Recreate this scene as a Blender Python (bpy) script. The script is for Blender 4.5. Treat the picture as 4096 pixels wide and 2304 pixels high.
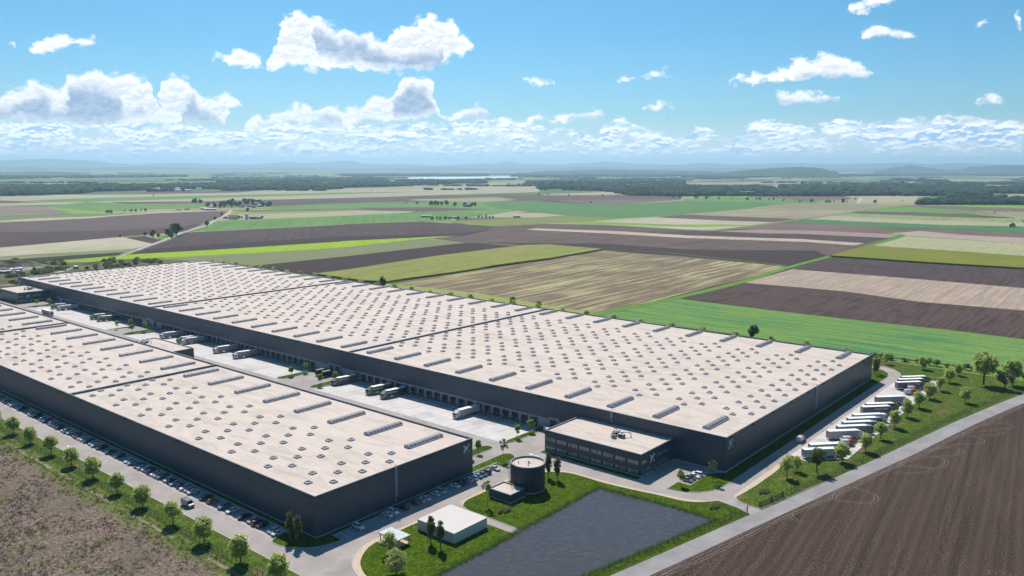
import bpy, bmesh, math, random
from mathutils import Vector, Matrix, geometry, noise
R = math.radians
random.seed(7)
sc = bpy.context.scene
for o in list(bpy.data.objects): bpy.data.objects.remove(o)

# ------------------------------------------------------------------ camera
FW = Vector((0.76061332, 0.63221162, -0.1475664)); RT = Vector((0.63948391, -0.76880071, 0.0024073)); UP = Vector((0.11192723, 0.09619736, 0.98904922))
cam = bpy.data.cameras.new('camera'); co = bpy.data.objects.new('camera', cam); sc.collection.objects.link(co)
co.matrix_world = Matrix(((RT.x, UP.x, -FW.x, 0), (RT.y, UP.y, -FW.y, 0), (RT.z, UP.z, -FW.z, 117.0), (0, 0, 0, 1)))
cam.sensor_width = 36; cam.lens = 36 * 3270 / 4096; cam.clip_start = 1; cam.clip_end = 250000
sc.camera = co
sc.view_settings.view_transform = 'Standard'; sc.view_settings.look = 'None'; sc.view_settings.gamma = 1
sc.view_settings.exposure = 0.3

# ------------------------------------------------------------------ sun + sky
SUN_EL, SUN_AZ = R(48.3), R(51.5)          # azimuth from +X towards +Y
sd = Vector((math.cos(SUN_EL) * math.cos(SUN_AZ), math.cos(SUN_EL) * math.sin(SUN_AZ), math.sin(SUN_EL)))
sl = bpy.data.lights.new('sun', 'SUN'); sl.energy = 4.6; sl.angle = R(0.53); sl.color = (1.0, 0.94, 0.89)
so = bpy.data.objects.new('sun', sl); sc.collection.objects.link(so)
so.rotation_euler = sd.to_track_quat('Z', 'Y').to_euler(); so.location = (0, 0, 400)

W = bpy.data.worlds.new('World'); sc.world = W; W.use_nodes = True
nt = W.node_tree; nt.nodes.clear()
class NT:
    def __init__(s, t): s.t = t; s.N = t.nodes; s.L = t.links
    def n(s, ty, **k):
        x = s.N.new(ty)
        for a, b in k.items(): setattr(x, a, b)
        return x
    def con(s, v, sock):
        if isinstance(v, bpy.types.NodeSocket): s.L.new(v, sock)
        elif v is not None: sock.default_value = v
    def m(s, op, a, b=None, c=None, clamp=False):
        x = s.n('ShaderNodeMath', operation=op, use_clamp=clamp)
        for i, v in enumerate((a, b, c)): s.con(v, x.inputs[i])
        return x.outputs[0]
    def v(s, op, a, b=None, c=None):
        x = s.n('ShaderNodeVectorMath', operation=op)
        for i, v in enumerate((a, b, c)):
            if v is not None: s.con(v, x.inputs[i])
        return x.outputs[1] if op in ('DOT_PRODUCT', 'LENGTH') else x.outputs[0]
    def ss(s, x, a, b, o0=0.0, o1=1.0):
        k = s.n('ShaderNodeMapRange', interpolation_type='SMOOTHSTEP')
        s.con(x, k.inputs[0]); s.con(a, k.inputs[1]); s.con(b, k.inputs[2]); k.inputs[3].default_value = o0; k.inputs[4].default_value = o1
        return k.outputs[0]
    def noise(s, vec, scale, detail=4, rough=0.55, dist=0.0):
        k = s.n('ShaderNodeTexNoise'); s.con(vec, k.inputs['Vector']); k.inputs['Scale'].default_value = scale; k.inputs['Detail'].default_value = detail
        k.inputs['Roughness'].default_value = rough; k.inputs['Distortion'].default_value = dist
        return k.outputs['Fac']
    def mix(s, f, a, b, bt='MIX'):
        k = s.n('ShaderNodeMix', data_type='RGBA', blend_type=bt)
        s.con(f, k.inputs[0]); s.con(a if isinstance(a, bpy.types.NodeSocket) else (*a[:3], 1), k.inputs[6]); s.con(b if isinstance(b, bpy.types.NodeSocket) else (*b[:3], 1), k.inputs[7])
        return k.outputs[2]
    def xyz(s, x, y, z):
        k = s.n('ShaderNodeCombineXYZ'); s.con(x, k.inputs[0]); s.con(y, k.inputs[1]); s.con(z, k.inputs[2]); return k.outputs[0]
w = NT(nt)
sky = w.n('ShaderNodeTexSky', sky_type='NISHITA', sun_disc=False); sky.sun_elevation = SUN_EL; sky.sun_rotation = R(90) - SUN_AZ
sky.altitude = 200; sky.air_density = 1.0; sky.dust_density = 0.6; sky.ozone_density = 1.6
tc = w.n('ShaderNodeTexCoord'); sep = w.n('ShaderNodeSeparateXYZ'); nv = w.v('NORMALIZE', tc.outputs['Generated']); w.L.new(nv, sep.inputs[0])
AZC = math.atan2(FW.y, FW.x)
def azel(X, y):      # sky chart units (5152 wide) -> azimuth right of the view heading, elevation, both degrees
    d = FW + RT * ((X / 1.2578 - 2048) / 3270) + UP * ((1152 - y / 1.2578) / 3270)
    d.normalize(); return math.degrees(AZC - math.atan2(d.y, d.x)), math.degrees(math.asin(d.z))
# azimuth in degrees right of heading, elevation in degrees
ca, sa = math.cos(AZC), math.sin(AZC)
rx = w.m('ADD', w.m('MULTIPLY', sep.outputs[0], ca), w.m('MULTIPLY', sep.outputs[1], sa))
ry = w.m('SUBTRACT', w.m('MULTIPLY', sep.outputs[0], sa), w.m('MULTIPLY', sep.outputs[1], ca))
AZ = w.m('MULTIPLY', w.m('ARCTAN2', ry, rx), 180 / math.pi)
EL = w.m('MULTIPLY', w.m('ARCSINE', sep.outputs[2]), 180 / math.pi)
P2 = w.xyz(AZ, EL, 0.0)
# elevation shrinks towards the horizon, so do the puffs
fs = w.m('DIVIDE', 6.0, w.m('ADD', w.m('MAXIMUM', EL, 0.0), 3.2))
PV2 = w.xyz(AZ, w.m('MULTIPLY', EL, 1.35), 3.0)
n1 = w.noise(PV2, 0.55, 5, 0.55); n2 = w.noise(w.v('ADD', PV2, (31.0, 7.0, 0.0)), 0.55, 5, 0.55)
nf = w.noise(PV2, 2.2, 6, 0.6)
def voro(vec, sc_, det=3.0, rough=0.5):
    k = w.n('ShaderNodeTexVoronoi', feature='F1'); w.con(vec, k.inputs['Vector']); k.inputs['Scale'].default_value = sc_; k.inputs['Detail'].default_value = det; k.inputs['Roughness'].default_value = rough; k.inputs['Lacunarity'].default_value = 2.1
    return k.outputs['Distance']
wv = w.v('ADD', PV2, w.xyz(w.m('MULTIPLY', w.m('SUBTRACT', nf, 0.5), 0.35), w.m('MULTIPLY', w.m('SUBTRACT', n1, 0.5), 0.3), 0.0))
v1 = voro(wv, 0.95, 3.0, 0.5); v1u = voro(w.v('ADD', wv, (-0.03, 0.16, 0.0)), 0.95, 2.0, 0.5)
n1c = w.m('SUBTRACT', n1, 0.5); n2c = w.m('SUBTRACT', n2, 0.5); nfc = w.m('SUBTRACT', nf, 0.5)
AZw = w.m('ADD', AZ, w.m('MULTIPLY', n1c, 1.7)); ELw = w.m('ADD', EL, w.m('MULTIPLY', n2c, 0.9))
AZ0, AZ1, ELM = -36.0, 36.0, 14.0
S = w.m('DIVIDE', w.m('SUBTRACT', AZw, AZ0), AZ1 - AZ0, clamp=True)
def curve(pts, outside):
    k = w.n('ShaderNodeFloatCurve'); w.L.new(S, k.inputs[1])
    c = k.mapping.curves[0]; P = []
    for seg in pts:
        q = [azel(*p) for p in seg]; q = [((a - AZ0) / (AZ1 - AZ0), min(max(e / ELM, 0), 1)) for a, e in q]
        P += [(q[0][0] - .0012, outside)] + q + [(q[-1][0] + .0012, outside)]
    P = sorted([(x, y) for x, y in P if 0.001 < x < .999]); P = [(0, outside)] + P + [(1, outside)]
    c.points[0].location = P[0]; c.points[1].location = P[-1]
    for p in P[1:-1]: c.points.new(*p)
    for p in c.points: p.handle_type = 'VECTOR'
    k.mapping.update()
    return w.m('MULTIPLY', k.outputs[0], ELM)
def layer(segs, full=False):     # segs: (top points, bottom points)
    t = curve([s[0] for s in segs], 0.0); b = curve([s[1] for s in segs], 1.0)
    a_ = w.m('SUBTRACT', t, ELw); c_ = w.m('SUBTRACT', ELw, b); d_ = w.m('MINIMUM', a_, c_)
    return (d_, a_) if full else d_
def r2(pts): return [(x + 2576, y) for x, y in pts]
L1 = [([(20, 205), (60, 192), (110, 200)], [(20, 235), (110, 225)]),
 ([(130, 235), (200, 190), (240, 170), (330, 165), (380, 195), (450, 180), (505, 215)], [(130, 250), (180, 285), (270, 290), (300, 268), (380, 255), (505, 235)]),
 ([(1055, 285), (1110, 262), (1160, 245), (1200, 230), (1260, 236), (1310, 270), (1330, 320)], [(1055, 300), (1120, 300), (1150, 340), (1200, 352), (1290, 354), (1330, 340)]),
 ([(1338, 345), (1370, 250), (1392, 150), (1410, 95), (1460, 60), (1500, 28), (1540, 60), (1600, 72), (1640, 100), (1700, 128), (1760, 150), (1830, 165), (1900, 190), (1960, 165), (2010, 130), (2060, 110), (2100, 75), (2150, 42), (2200, 85), (2262, 92), (2295, 150), (2335, 165), (2375, 225)],
  [(1338, 360), (1400, 348), (1500, 354), (1600, 362), (1700, 364), (1850, 367), (1950, 374), (2100, 366), (2200, 352), (2250, 310), (2330, 295), (2375, 260)]),
 (r2([(45, 400), (90, 370), (130, 378), (215, 405)]), r2([(45, 415), (130, 440), (215, 418)])),
 (r2([(510, 400), (600, 383), (650, 368), (715, 343), (760, 360), (835, 388)]), r2([(510, 416), (600, 412), (730, 405), (835, 396)])),
 (r2([(1065, 410), (1110, 365), (1160, 365), (1180, 380)]), r2([(1065, 424), (1120, 424), (1180, 395)])),
 (r2([(1190, 390), (1230, 350), (1300, 355), (1360, 335), (1400, 288), (1450, 272), (1520, 285), (1600, 256), (1680, 268), (1740, 303), (1800, 310), (1838, 350)]), r2([(1190, 418), (1300, 432), (1440, 414), (1560, 404), (1740, 398), (1838, 372)])),
 (r2([(2320, 500), (2360, 465), (2440, 450), (2480, 455), (2500, 500)]), r2([(2320, 518), (2400, 524), (2500, 514)]))]
L0 = [(r2([(1690, 20), (1760, 0), (1945, -60)]), r2([(1690, 64), (1780, 76), (1850, 48), (1900, 52), (1948, 20)])), (r2([(2498, 100), (2530, 40), (2570, 0)]), r2([(2498, 105), (2540, 135), (2570, 160)])),
 (r2([(2335, 130), (2380, 88), (2412, 130)]), r2([(2335, 142), (2412, 144)])), ([(-60, 90), (0, 95), (12, 115)], [(-60, 150), (0, 130), (12, 122)])]
L2 = [([(-90, 500), (0, 490), (40, 440), (130, 436), (170, 405), (205, 390), (240, 412), (300, 445), (320, 430), (335, 375), (420, 358), (480, 342), (540, 362), (640, 368), (700, 388), (760, 393), (792, 430), (800, 520), (815, 540), (822, 390), (870, 362), (920, 380), (950, 430), (1000, 468), (1060, 492), (1130, 463), (1180, 488), (1218, 535)],
  [(-90, 625), (0, 622), (200, 628), (400, 645), (760, 640), (1130, 645), (1140, 560), (1218, 548)]),
 ([(1240, 628), (1280, 540), (1310, 545), (1330, 580), (1400, 538), (1500, 518), (1600, 535), (1650, 508), (1690, 508), (1730, 545), (1800, 525), (1850, 485), (1900, 463), (1990, 468), (2010, 385), (2060, 365), (2150, 372), (2190, 400), (2200, 560), (2260, 580), (2330, 528), (2400, 516), (2460, 540), (2488, 590)],
  [(1240, 640), (1400, 645), (1700, 652), (1900, 624), (2200, 610), (2300, 607), (2488, 602)]),
 (r2([(80, 600), (130, 548), (170, 560), (200, 583), (250, 565), (350, 560), (410, 538), (450, 558), (492, 575)]), r2([(80, 612), (300, 622), (492, 602)])),
 (r2([(640, 538), (690, 515), (740, 508), (800, 522), (850, 542)]), r2([(640, 550), (850, 550)])),
 (r2([(1290, 510), (1330, 462), (1420, 438), (1500, 452), (1560, 464), (1655, 492)]), r2([(1290, 522), (1450, 526), (1655, 502)])),
 (r2([(1755, 185), (1800, 130), (1850, 110), (1900, 118), (1960, 143), (2090, 176)]), r2([(1755, 205), (1860, 200), (2090, 188)])),
 (r2([(2100, 590), (2150, 560), (2200, 546), (2260, 565), (2375, 590)]), r2([(2100, 614), (2375, 616)]))]
L3 = [([(-90, 600), (0, 605), (700, 600), (1100, 640), (1200, 650), (1300, 600), (1700, 620), (2300, 600), (2576, 590), (2640, 600), (2880, 640), (3000, 690), (3050, 610), (3130, 578), (3200, 620), (3330, 640), (3380, 690), (3520, 630), (3680, 690), (3780, 620), (3830, 580), (3980, 620), (4180, 610), (4270, 600), (4480, 600), (4700, 590), (4980, 600), (5150, 600)],
  [(-90, 800), (1200, 800), (2576, 790), (3900, 790), (5150, 790)])]
G1 = [([(1560, 160), (1620, 125), (1700, 175), (1800, 190), (1900, 235), (2050, 268), (2130, 245), (2235, 235)], [(1560, 270), (1700, 308), (1850, 330), (1950, 352), (2235, 362)]),
 (r2([(1400, 380), (1500, 365), (1640, 362), (1780, 372)]), r2([(1400, 398), (1780, 398)])), (r2([(1810, 182), (1980, 178)]), r2([(1810, 198), (1980, 192)]))]
G2 = [([(-80, 535), (60, 540), (150, 480), (200, 440), (240, 470), (290, 560), (325, 520), (350, 430), (400, 420), (520, 425), (620, 470), (640, 560), (720, 540), (760, 580)], [(-80, 615), (300, 618), (350, 640), (560, 640), (640, 590), (760, 588)]),
 ([(905, 550), (960, 460), (1020, 545), (1100, 580), (1110, 600)], [(905, 645), (1110, 645)]),
 ([(1300, 630), (1360, 610), (1430, 640)], [(1300, 690), (1430, 690)]), ([(1560, 600), (1640, 570), (1740, 590)], [(1560, 635), (1740, 635)]), ([(1780, 600), (1830, 585), (1900, 600)], [(1780, 665), (1900, 665)]),
 ([(1960, 540), (2010, 470), (2060, 425), (2130, 425), (2180, 480), (2190, 540)], [(1960, 590), (2190, 592)]), ([(2330, 575), (2420, 550), (2480, 570)], [(2330, 602), (2480, 602)]),
 (r2([(280, 600), (380, 585), (480, 590)]), r2([(280, 618), (480, 614)])), (r2([(1300, 505), (1450, 500), (1620, 502)]), r2([(1300, 520), (1620, 516)])), (r2([(2140, 598), (2350, 598)]), r2([(2140, 612), (2350, 614)]))]
bil = w.m('MULTIPLY', w.m('SUBTRACT', 0.93, v1), 0.62)       # rounded billows
(dA, tA), (dB, tB), (dC, tC) = layer(L1, True), layer(L0, True), layer(L2, True)
d1 = w.m('MAXIMUM', w.m('MAXIMUM', dA, dB), dC)
fine = w.m('MULTIPLY', nfc, 0.45)
a1 = w.ss(w.m('ADD', w.m('ADD', d1, bil), fine), -0.02, 0.42)
# shade: creases between billows, and the body well below the lit rim
crease = w.ss(w.m('SUBTRACT', v1, v1u), -0.02, 0.16)
deep = w.ss(w.m('ADD', d1, w.m('MULTIPLY', n1c, 0.8)), 0.25, 1.0)
G = w.m('ADD', w.m('MAXIMUM', layer(G1), layer(G2)), w.m('ADD', w.m('MULTIPLY', bil, 0.8), w.m('MULTIPLY', nfc, 0.9)))
g = w.ss(G, -0.45, 0.80)
gmod = w.m('MAXIMUM', w.m('MULTIPLY', g, w.m('ADD', w.m('MULTIPLY', crease, 0.14), 0.80)), w.m('MULTIPLY', deep, w.m('ADD', w.m('MULTIPLY', crease, 0.26), 0.10)), clamp=True)
# banked small clouds near the horizon
d3 = layer(L3)
pb = w.v('ADD', w.v('MULTIPLY', P2, (0.82, 1.9, 1.0)), w.xyz(w.m('MULTIPLY', nfc, 0.4), w.m('MULTIPLY', n1c, 0.5), 0.0)); nb = w.noise(pb, 0.42, 3, 0.5)
vb = voro(pb, 1.15, 3.0, 0.55); vbu = voro(w.v('ADD', pb, (-0.04, 0.26, 0.0)), 1.15, 2.0, 0.55)
D3 = w.m('ADD', w.m('ADD', w.m('MULTIPLY', w.m('SUBTRACT', nb, 0.5), 2.6), w.m('MULTIPLY', w.m('SUBTRACT', 0.98, vb), 1.0)), w.m('MULTIPLY', nfc, 0.5))
a3 = w.m('MULTIPLY', w.ss(w.m('ADD', d3, w.m('MULTIPLY', bil, 0.7)), 0.0, 0.3), w.ss(D3, w.ss(EL, 0.4, 3.8, -0.42, -0.72), w.ss(EL, 0.4, 3.8, 0.12, -0.22)), clamp=True)
veil = w.m('MAXIMUM', w.m('MULTIPLY', w.ss(d3, -0.1, 1.0), 0.7), w.ss(EL, 0.4, 3.6, 0.93, 0.0))
g3 = w.m('MULTIPLY', w.ss(w.m('ADD', w.m('SUBTRACT', vb, vbu), w.m('MULTIPLY', n2c, 0.9)), -0.10, 0.20), w.ss(D3, -0.4, 0.2, 0.2, 1.0))
skyc = w.n('ShaderNodeHueSaturation'); skyc.inputs['Saturation'].default_value = 1.0; skyc.inputs['Value'].default_value = 1.0; w.L.new(sky.outputs[0], skyc.inputs['Color'])
bg0 = w.n('ShaderNodeBackground'); w.L.new(w.mix(1.0, skyc.outputs[0], w.mix(w.ss(EL, 0.0, 10.0), (0.54, 0.82, 1.04), (0.34, 0.785, 1.02)), 'MULTIPLY'), bg0.inputs[0]); bg0.inputs[1].default_value = 0.079
ccol = w.mix(gmod, (1.0, 1.01, 1.02), (0.24, 0.37, 0.57)); ccol3 = w.mix(g3, (0.98, 1.0, 1.02), (0.30, 0.50, 0.78))
bg1 = w.n('ShaderNodeBackground'); w.L.new(ccol, bg1.inputs[0]); bg1.inputs[1].default_value = 0.92
bg3 = w.n('ShaderNodeBackground'); w.L.new(ccol3, bg3.inputs[0]); bg3.inputs[1].default_value = 1.05
bgv = w.n('ShaderNodeBackground'); bgv.inputs[0].default_value = (0.72, 0.90, 1.02, 1); bgv.inputs[1].default_value = 0.8
def mixs(f, a, b):
    k = w.n('ShaderNodeMixShader'); w.L.new(f, k.inputs[0]); w.L.new(a.outputs[0], k.inputs[1]); w.L.new(b.outputs[0], k.inputs[2]); return k
m0 = mixs(veil, bg0, bgv); m1 = mixs(a3, m0, bg3); m2 = mixs(a1, m1, bg1)
out = w.n('ShaderNodeOutputWorld'); w.L.new(m2.outputs[0], out.inputs[0])

# ------------------------------------------------------------------ materials
def s2l(c): return tuple(((v / 255) / 12.92 if v / 255 <= 0.04045 else ((v / 255 + 0.055) / 1.055) ** 2.4) for v in c)
def newmat(name):
    m = bpy.data.materials.new(name); m.use_nodes = True; t = NT(m.node_tree)
    b = t.N['Principled BSDF']; pos = t.n('ShaderNodeNewGeometry').outputs['Position']
    return m, t, b, pos
def bump(t, b, h, strength, dist):
    k = t.n('ShaderNodeBump'); k.inputs['Strength'].default_value = strength; k.inputs['Distance'].default_value = dist
    t.L.new(h, k.inputs['Height']); t.L.new(k.outputs[0], b.inputs['Normal'])
def simple(name, col, rough=0.6, metal=0.0, var=0.12, scale=0.6, spec=0.4):
    m, t, b, pos = newmat(name)
    f = t.noise(pos, scale, 5, 0.6)
    lo = tuple(max(c * (1 - var), 0) for c in col); hi = tuple(min(c * (1 + var), 1) for c in col)
    t.L.new(t.mix(t.ss(f, 0.3, 0.7), lo, hi), b.inputs['Base Color'])
    b.inputs['Roughness'].default_value = rough; b.inputs['Metallic'].default_value = metal; b.inputs['Specular IOR Level'].default_value = spec
    return m
def stripe(t, coord, period, width):      # 1 on a thin line every period
    fr = t.m('FRACT', t.m('DIVIDE', coord, period)); d = t.m('ABSOLUTE', t.m('SUBTRACT', fr, 0.5))
    return t.m('GREATER_THAN', d, 0.5 - width / period / 2)
def panel(name, col, hz=1.15, vt=5.7, dark=0.55, rough=0.42):
    m, t, b, pos = newmat(name); s = t.n('ShaderNodeSeparateXYZ'); t.L.new(pos, s.inputs[0])
    along = t.m('ADD', s.outputs[0], s.outputs[1])
    row = t.m('FLOOR', t.m('DIVIDE', s.outputs[2], hz)); sh = t.m('MULTIPLY', t.m('MODULO', row, 2.0), vt * .5)
    ln = t.m('MAXIMUM', stripe(t, s.outputs[2], hz, 0.05), stripe(t, along, vt, 0.07))
    cell = t.xyz(t.m('FLOOR', t.m('DIVIDE', along, vt)), row, 0.0); wn = t.n('ShaderNodeTexWhiteNoise', noise_dimensions='3D'); t.L.new(cell, wn.inputs['Vector'])
    c = t.mix(wn.outputs['Value'], tuple(v * .93 for v in col), tuple(v * 1.07 for v in col))
    c = t.mix(t.ss(t.noise(pos, 0.12, 4), 0.3, 0.7, 0.0, 0.25), c, tuple(v * 1.25 for v in col))
    c = t.mix(t.m('MULTIPLY', ln, dark), c, tuple(v * 0.3 for v in col))
    t.L.new(c, b.inputs['Base Color']); b.inputs['Roughness'].default_value = rough; b.inputs['Specular IOR Level'].default_value = 0.35
    return m
def roofmat():
    m, t, b, pos = newmat('roof_membrane'); s = t.n('ShaderNodeSeparateXYZ'); t.L.new(pos, s.inputs[0])
    row = t.m('FLOOR', t.m('DIVIDE', s.outputs[0], 2.05)); wn = t.n('ShaderNodeTexWhiteNoise', noise_dimensions='1D'); t.L.new(row, wn.inputs['W'])
    yy = t.m('ADD', s.outputs[1], t.m('MULTIPLY', wn.outputs['Value'], 9.0))
    ln = t.m('MAXIMUM', stripe(t, s.outputs[0], 2.05, 0.10), stripe(t, yy, 9.0, 0.12))
    cell = t.xyz(row, t.m('FLOOR', t.m('DIVIDE', yy, 9.0)), 0.0); w2 = t.n('ShaderNodeTexWhiteNoise', noise_dimensions='3D'); t.L.new(cell, w2.inputs['Vector'])
    base = (0.60, 0.50, 0.415)
    c = t.mix(w2.outputs['Value'], tuple(v * .965 for v in base), tuple(v * 1.03 for v in base))
    st = t.v('MULTIPLY', pos, (0.22, 0.055, 1.0)); f = t.noise(st, 1.0, 7, 0.68, 0.6)
    c = t.mix(t.ss(f, 0.44, 0.70, 0.0, 0.6), c, (0.33, 0.295, 0.26))
    f2 = t.noise(pos, 0.018, 4, 0.6); c = t.mix(t.ss(f2, 0.35, 0.7, 0.0, 0.22), c, (0.64, 0.57, 0.50))
    c = t.mix(t.m('MULTIPLY', ln, 0.6), c, (0.30, 0.27, 0.24))
    t.L.new(c, b.inputs['Base Color']); b.inputs['Roughness'].default_value = 0.8; b.inputs['Specular IOR Level'].default_value = 0.2
    return m
def ground2(name, c1, c2, c3=None, scale=0.25, rough=0.95, bs=0.0, fine=3.0, mixr=(0.35, 0.65)):
    m, t, b, pos = newmat(name); f = t.noise(pos, scale, 8, 0.62, 0.3); g = t.noise(pos, fine, 4, 0.7)
    c = t.mix(t.ss(f, *mixr), c1, c2)
    if c3: c = t.mix(t.ss(t.noise(pos, scale * .35, 6, 0.65), 0.54, 0.66), c, c3)
    c = t.mix(0.75 if 'lawn' in name else 0.35, c, t.mix(t.ss(g, 0.3, 0.7), (0.14, 0.14, 0.14), (0.82, 0.82, 0.82)) if 'lawn' in name else t.mix(g, (0.1, 0.1, 0.1), (0.9, 0.9, 0.9)), 'OVERLAY')
    t.L.new(c, b.inputs['Base Color']); b.inputs['Roughness'].default_value = rough; b.inputs['Specular IOR Level'].default_value = 0.05
    if bs: bump(t, b, g, bs, 0.5)
    return m
M = {}
M['roof'] = roofmat()
M['wall'] = panel('dark_panel_wall', (0.048, 0.068, 0.092))
M['concrete'] = panel('concrete_panel_wall', (0.36, 0.355, 0.36), 50, 5.68, 0.5, 0.8)
M['coping'] = simple('coping_metal', (0.15, 0.175, 0.185), 0.5)
M['lampbox'] = simple('lamp_housing', (0.03, 0.035, 0.045), 0.9, 0, .1, 1, .05)
M['plinth'] = simple('plinth_concrete', (0.42, 0.41, 0.40), 0.8)
M['trimin'] = simple('parapet_lining', (0.16, 0.17, 0.185), 0.6)
M['asphalt'] = ground2('asphalt', (0.335, 0.30, 0.27), (0.40, 0.36, 0.33), (0.295, 0.265, 0.245), 0.09, 0.9, 0.0, 6.0)
M['lane'] = ground2('country_asphalt', (0.26, 0.245, 0.235), (0.33, 0.31, 0.30), None, 0.09, 0.9, 0.0, 6.0)
M['concyard'] = ground2('yard_concrete', (0.53, 0.495, 0.455), (0.62, 0.58, 0.54), (0.45, 0.42, 0.39), 0.12, 0.85, 0.0, 6.0)
M['paver'] = ground2('paving_stones', (0.32, 0.305, 0.29), (0.42, 0.40, 0.38), None, 0.8, 0.9, 0.0, 5.0)
M['gravel'] = ground2('beige_paving', (0.50, 0.40, 0.29), (0.62, 0.51, 0.38), None, 1.4, 0.95, 0.2, 4.0)
M['lawn'] = ground2('lawn_grass', (0.042, 0.080, 0.003), (0.072, 0.120, 0.006), (0.034, 0.064, 0.003), 0.4, 0.95, 0.6, 1.1)
M['rough'] = ground2('rough_lawn', (0.052, 0.095, 0.010), (0.090, 0.130, 0.018), (0.15, 0.115, 0.055), 0.25, 0.95, 0.6, 0.9)
M['white'] = simple('white_marking', (0.78, 0.78, 0.76), 0.7, 0, .05, 2)
M['kerb'] = simple('kerb_stone', (0.42, 0.39, 0.36), 0.8)
M['render'] = simple('white_render', (0.60, 0.55, 0.50), 0.9, 0, .03, .3, .15)
M['black'] = simple('black_rubber', (0.012, 0.012, 0.014), 0.75)
M['dark'] = simple('dark_metal', (0.035, 0.038, 0.042), 0.5)
M['door'] = simple('dock_door_blue_grey', (0.04, 0.055, 0.07), 0.4)
M['grey'] = simple('grey_metal', (0.30, 0.31, 0.33), 0.5)
M['alu'] = simple('light_metal', (0.55, 0.55, 0.55), 0.4, .3)
M['curb'] = simple('skylight_curb', (0.50, 0.50, 0.53), 0.8, 0, .05, 1, .1)
M['cap'] = simple('skylight_rim', (0.70, 0.68, 0.66), 0.8, 0, .05, 1, .1)
M['yellow'] = simple('yellow_paint', (0.75, 0.48, 0.04), 0.5)
M['rust'] = simple('rusty_metal', (0.30, 0.16, 0.09), 0.8)
def glassy(name, col, rough=0.08, spec=0.8):
    m, t, b, pos = newmat(name); f = t.noise(pos, 0.35, 2)
    t.L.new(t.mix(f, tuple(c * .8 for c in col), tuple(c * 1.2 for c in col)), b.inputs['Base Color'])
    b.inputs['Roughness'].default_value = rough; b.inputs['Specular IOR Level'].default_value = spec; return m
M['dome'] = glassy('dome_glazing', (0.085, 0.085, 0.095), 0.5, 0.15)
M['barrel'] = glassy('barrel_glazing', (0.17, 0.17, 0.19), 0.5, 0.2)
M['glass'] = glassy('window_glass', (0.02, 0.025, 0.03), 0.05, 0.9)
def office_glass():
    m, t, b, pos = newmat('office_glass'); s = t.n('ShaderNodeSeparateXYZ'); t.L.new(pos, s.inputs[0])
    cell = t.xyz(t.m('FLOOR', t.m('DIVIDE', t.m('ADD', s.outputs[0], s.outputs[1]), 1.15)), t.m('FLOOR', t.m('DIVIDE', s.outputs[2], 3.0)), 0.0)
    wn = t.n('ShaderNodeTexWhiteNoise', noise_dimensions='3D'); t.L.new(cell, wn.inputs['Vector'])
    t.L.new(t.mix(wn.outputs['Value'], (0.16, 0.20, 0.18), (0.34, 0.36, 0.32)), b.inputs['Base Color'])     # blinds behind the panes
    b.inputs['Roughness'].default_value = 0.12; b.inputs['Specular IOR Level'].default_value = 0.8; return m
M['oglass'] = office_glass()
def paintmat():
    m, t, b, pos = newmat('vehicle_paint'); oi = t.n('ShaderNodeObjectInfo')
    f = t.noise(pos, 1.5, 3); t.L.new(t.mix(t.m('MULTIPLY', f, 0.12), oi.outputs['Color'], (0.3, 0.28, 0.26)), b.inputs['Base Color'])
    b.inputs['Roughness'].default_value = 0.28; b.inputs['Specular IOR Level'].default_value = 0.55; b.inputs['Coat Weight'].default_value = 0.3
    return m
M['paint'] = paintmat()
def tarp():
    m, t, b, pos = newmat('trailer_curtain'); oi = t.n('ShaderNodeObjectInfo')
    tcd = t.n('ShaderNodeTexCoord'); s = t.n('ShaderNodeSeparateXYZ'); t.L.new(tcd.outputs['Object'], s.inputs[0])
    ln = t.m('SINE', t.m('MULTIPLY', s.outputs[0], 2 * math.pi / 1.36)); f = t.noise(tcd.outputs['Object'], 1.0, 4)
    t.L.new(t.mix(t.m('MULTIPLY', f, 0.25), oi.outputs['Color'], (0.2, 0.2, 0.2)), b.inputs['Base Color']); b.inputs['Roughness'].default_value = 0.6
    bump(t, b, t.m('ADD', ln, f), 0.15, 0.1); return m
M['tarp'] = tarp()
M['tyre'] = simple('tyre', (0.02, 0.02, 0.022), 0.85); M['rim'] = simple('wheel_rim', (0.45, 0.45, 0.47), 0.35, .5)
M['lampc'] = simple('clear_lamp', (0.75, 0.77, 0.8), 0.2, 0, .02); M['lampr'] = simple('red_lamp', (0.45, 0.02, 0.02), 0.3, 0, .02)
M['leaf'] = None
def leafmat(name, c1, c2, tr=0.35):
    m = bpy.data.materials.new(name); m.use_nodes = True; t = NT(m.node_tree); b = t.N['Principled BSDF']; pos = t.n('ShaderNodeNewGeometry').outputs['Position']
    f = t.noise(pos, 0.9, 5, 0.7); c = t.mix(t.ss(f, 0.32, 0.68), c1, c2)
    t.L.new(c, b.inputs['Base Color']); b.inputs['Roughness'].default_value = 0.6; b.inputs['Specular IOR Level'].default_value = 0.25
    tl = t.n('ShaderNodeBsdfTranslucent'); t.L.new(c, tl.inputs[0]); mx = t.n('ShaderNodeMixShader'); mx.inputs[0].default_value = tr
    t.L.new(b.outputs[0], mx.inputs[1]); t.L.new(tl.outputs[0], mx.inputs[2]); t.L.new(mx.outputs[0], t.N['Material Output'].inputs[0]); return m
M['leaf'] = leafmat('leaves_mid', (0.27, 0.36, 0.07), (0.72, 0.78, 0.30), .58)
M['leaf_fresh'] = leafmat('leaves_fresh', (0.15, 0.29, 0.035), (0.38, 0.58, 0.10), .55)
M['leaf_light'] = leafmat('leaves_pale', (0.30, 0.34, 0.09), (0.60, 0.62, 0.26), .45)
M['leaf_dark'] = leafmat('leaves_dark', (0.08, 0.11, 0.035), (0.27, 0.29, 0.13), .4)
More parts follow.
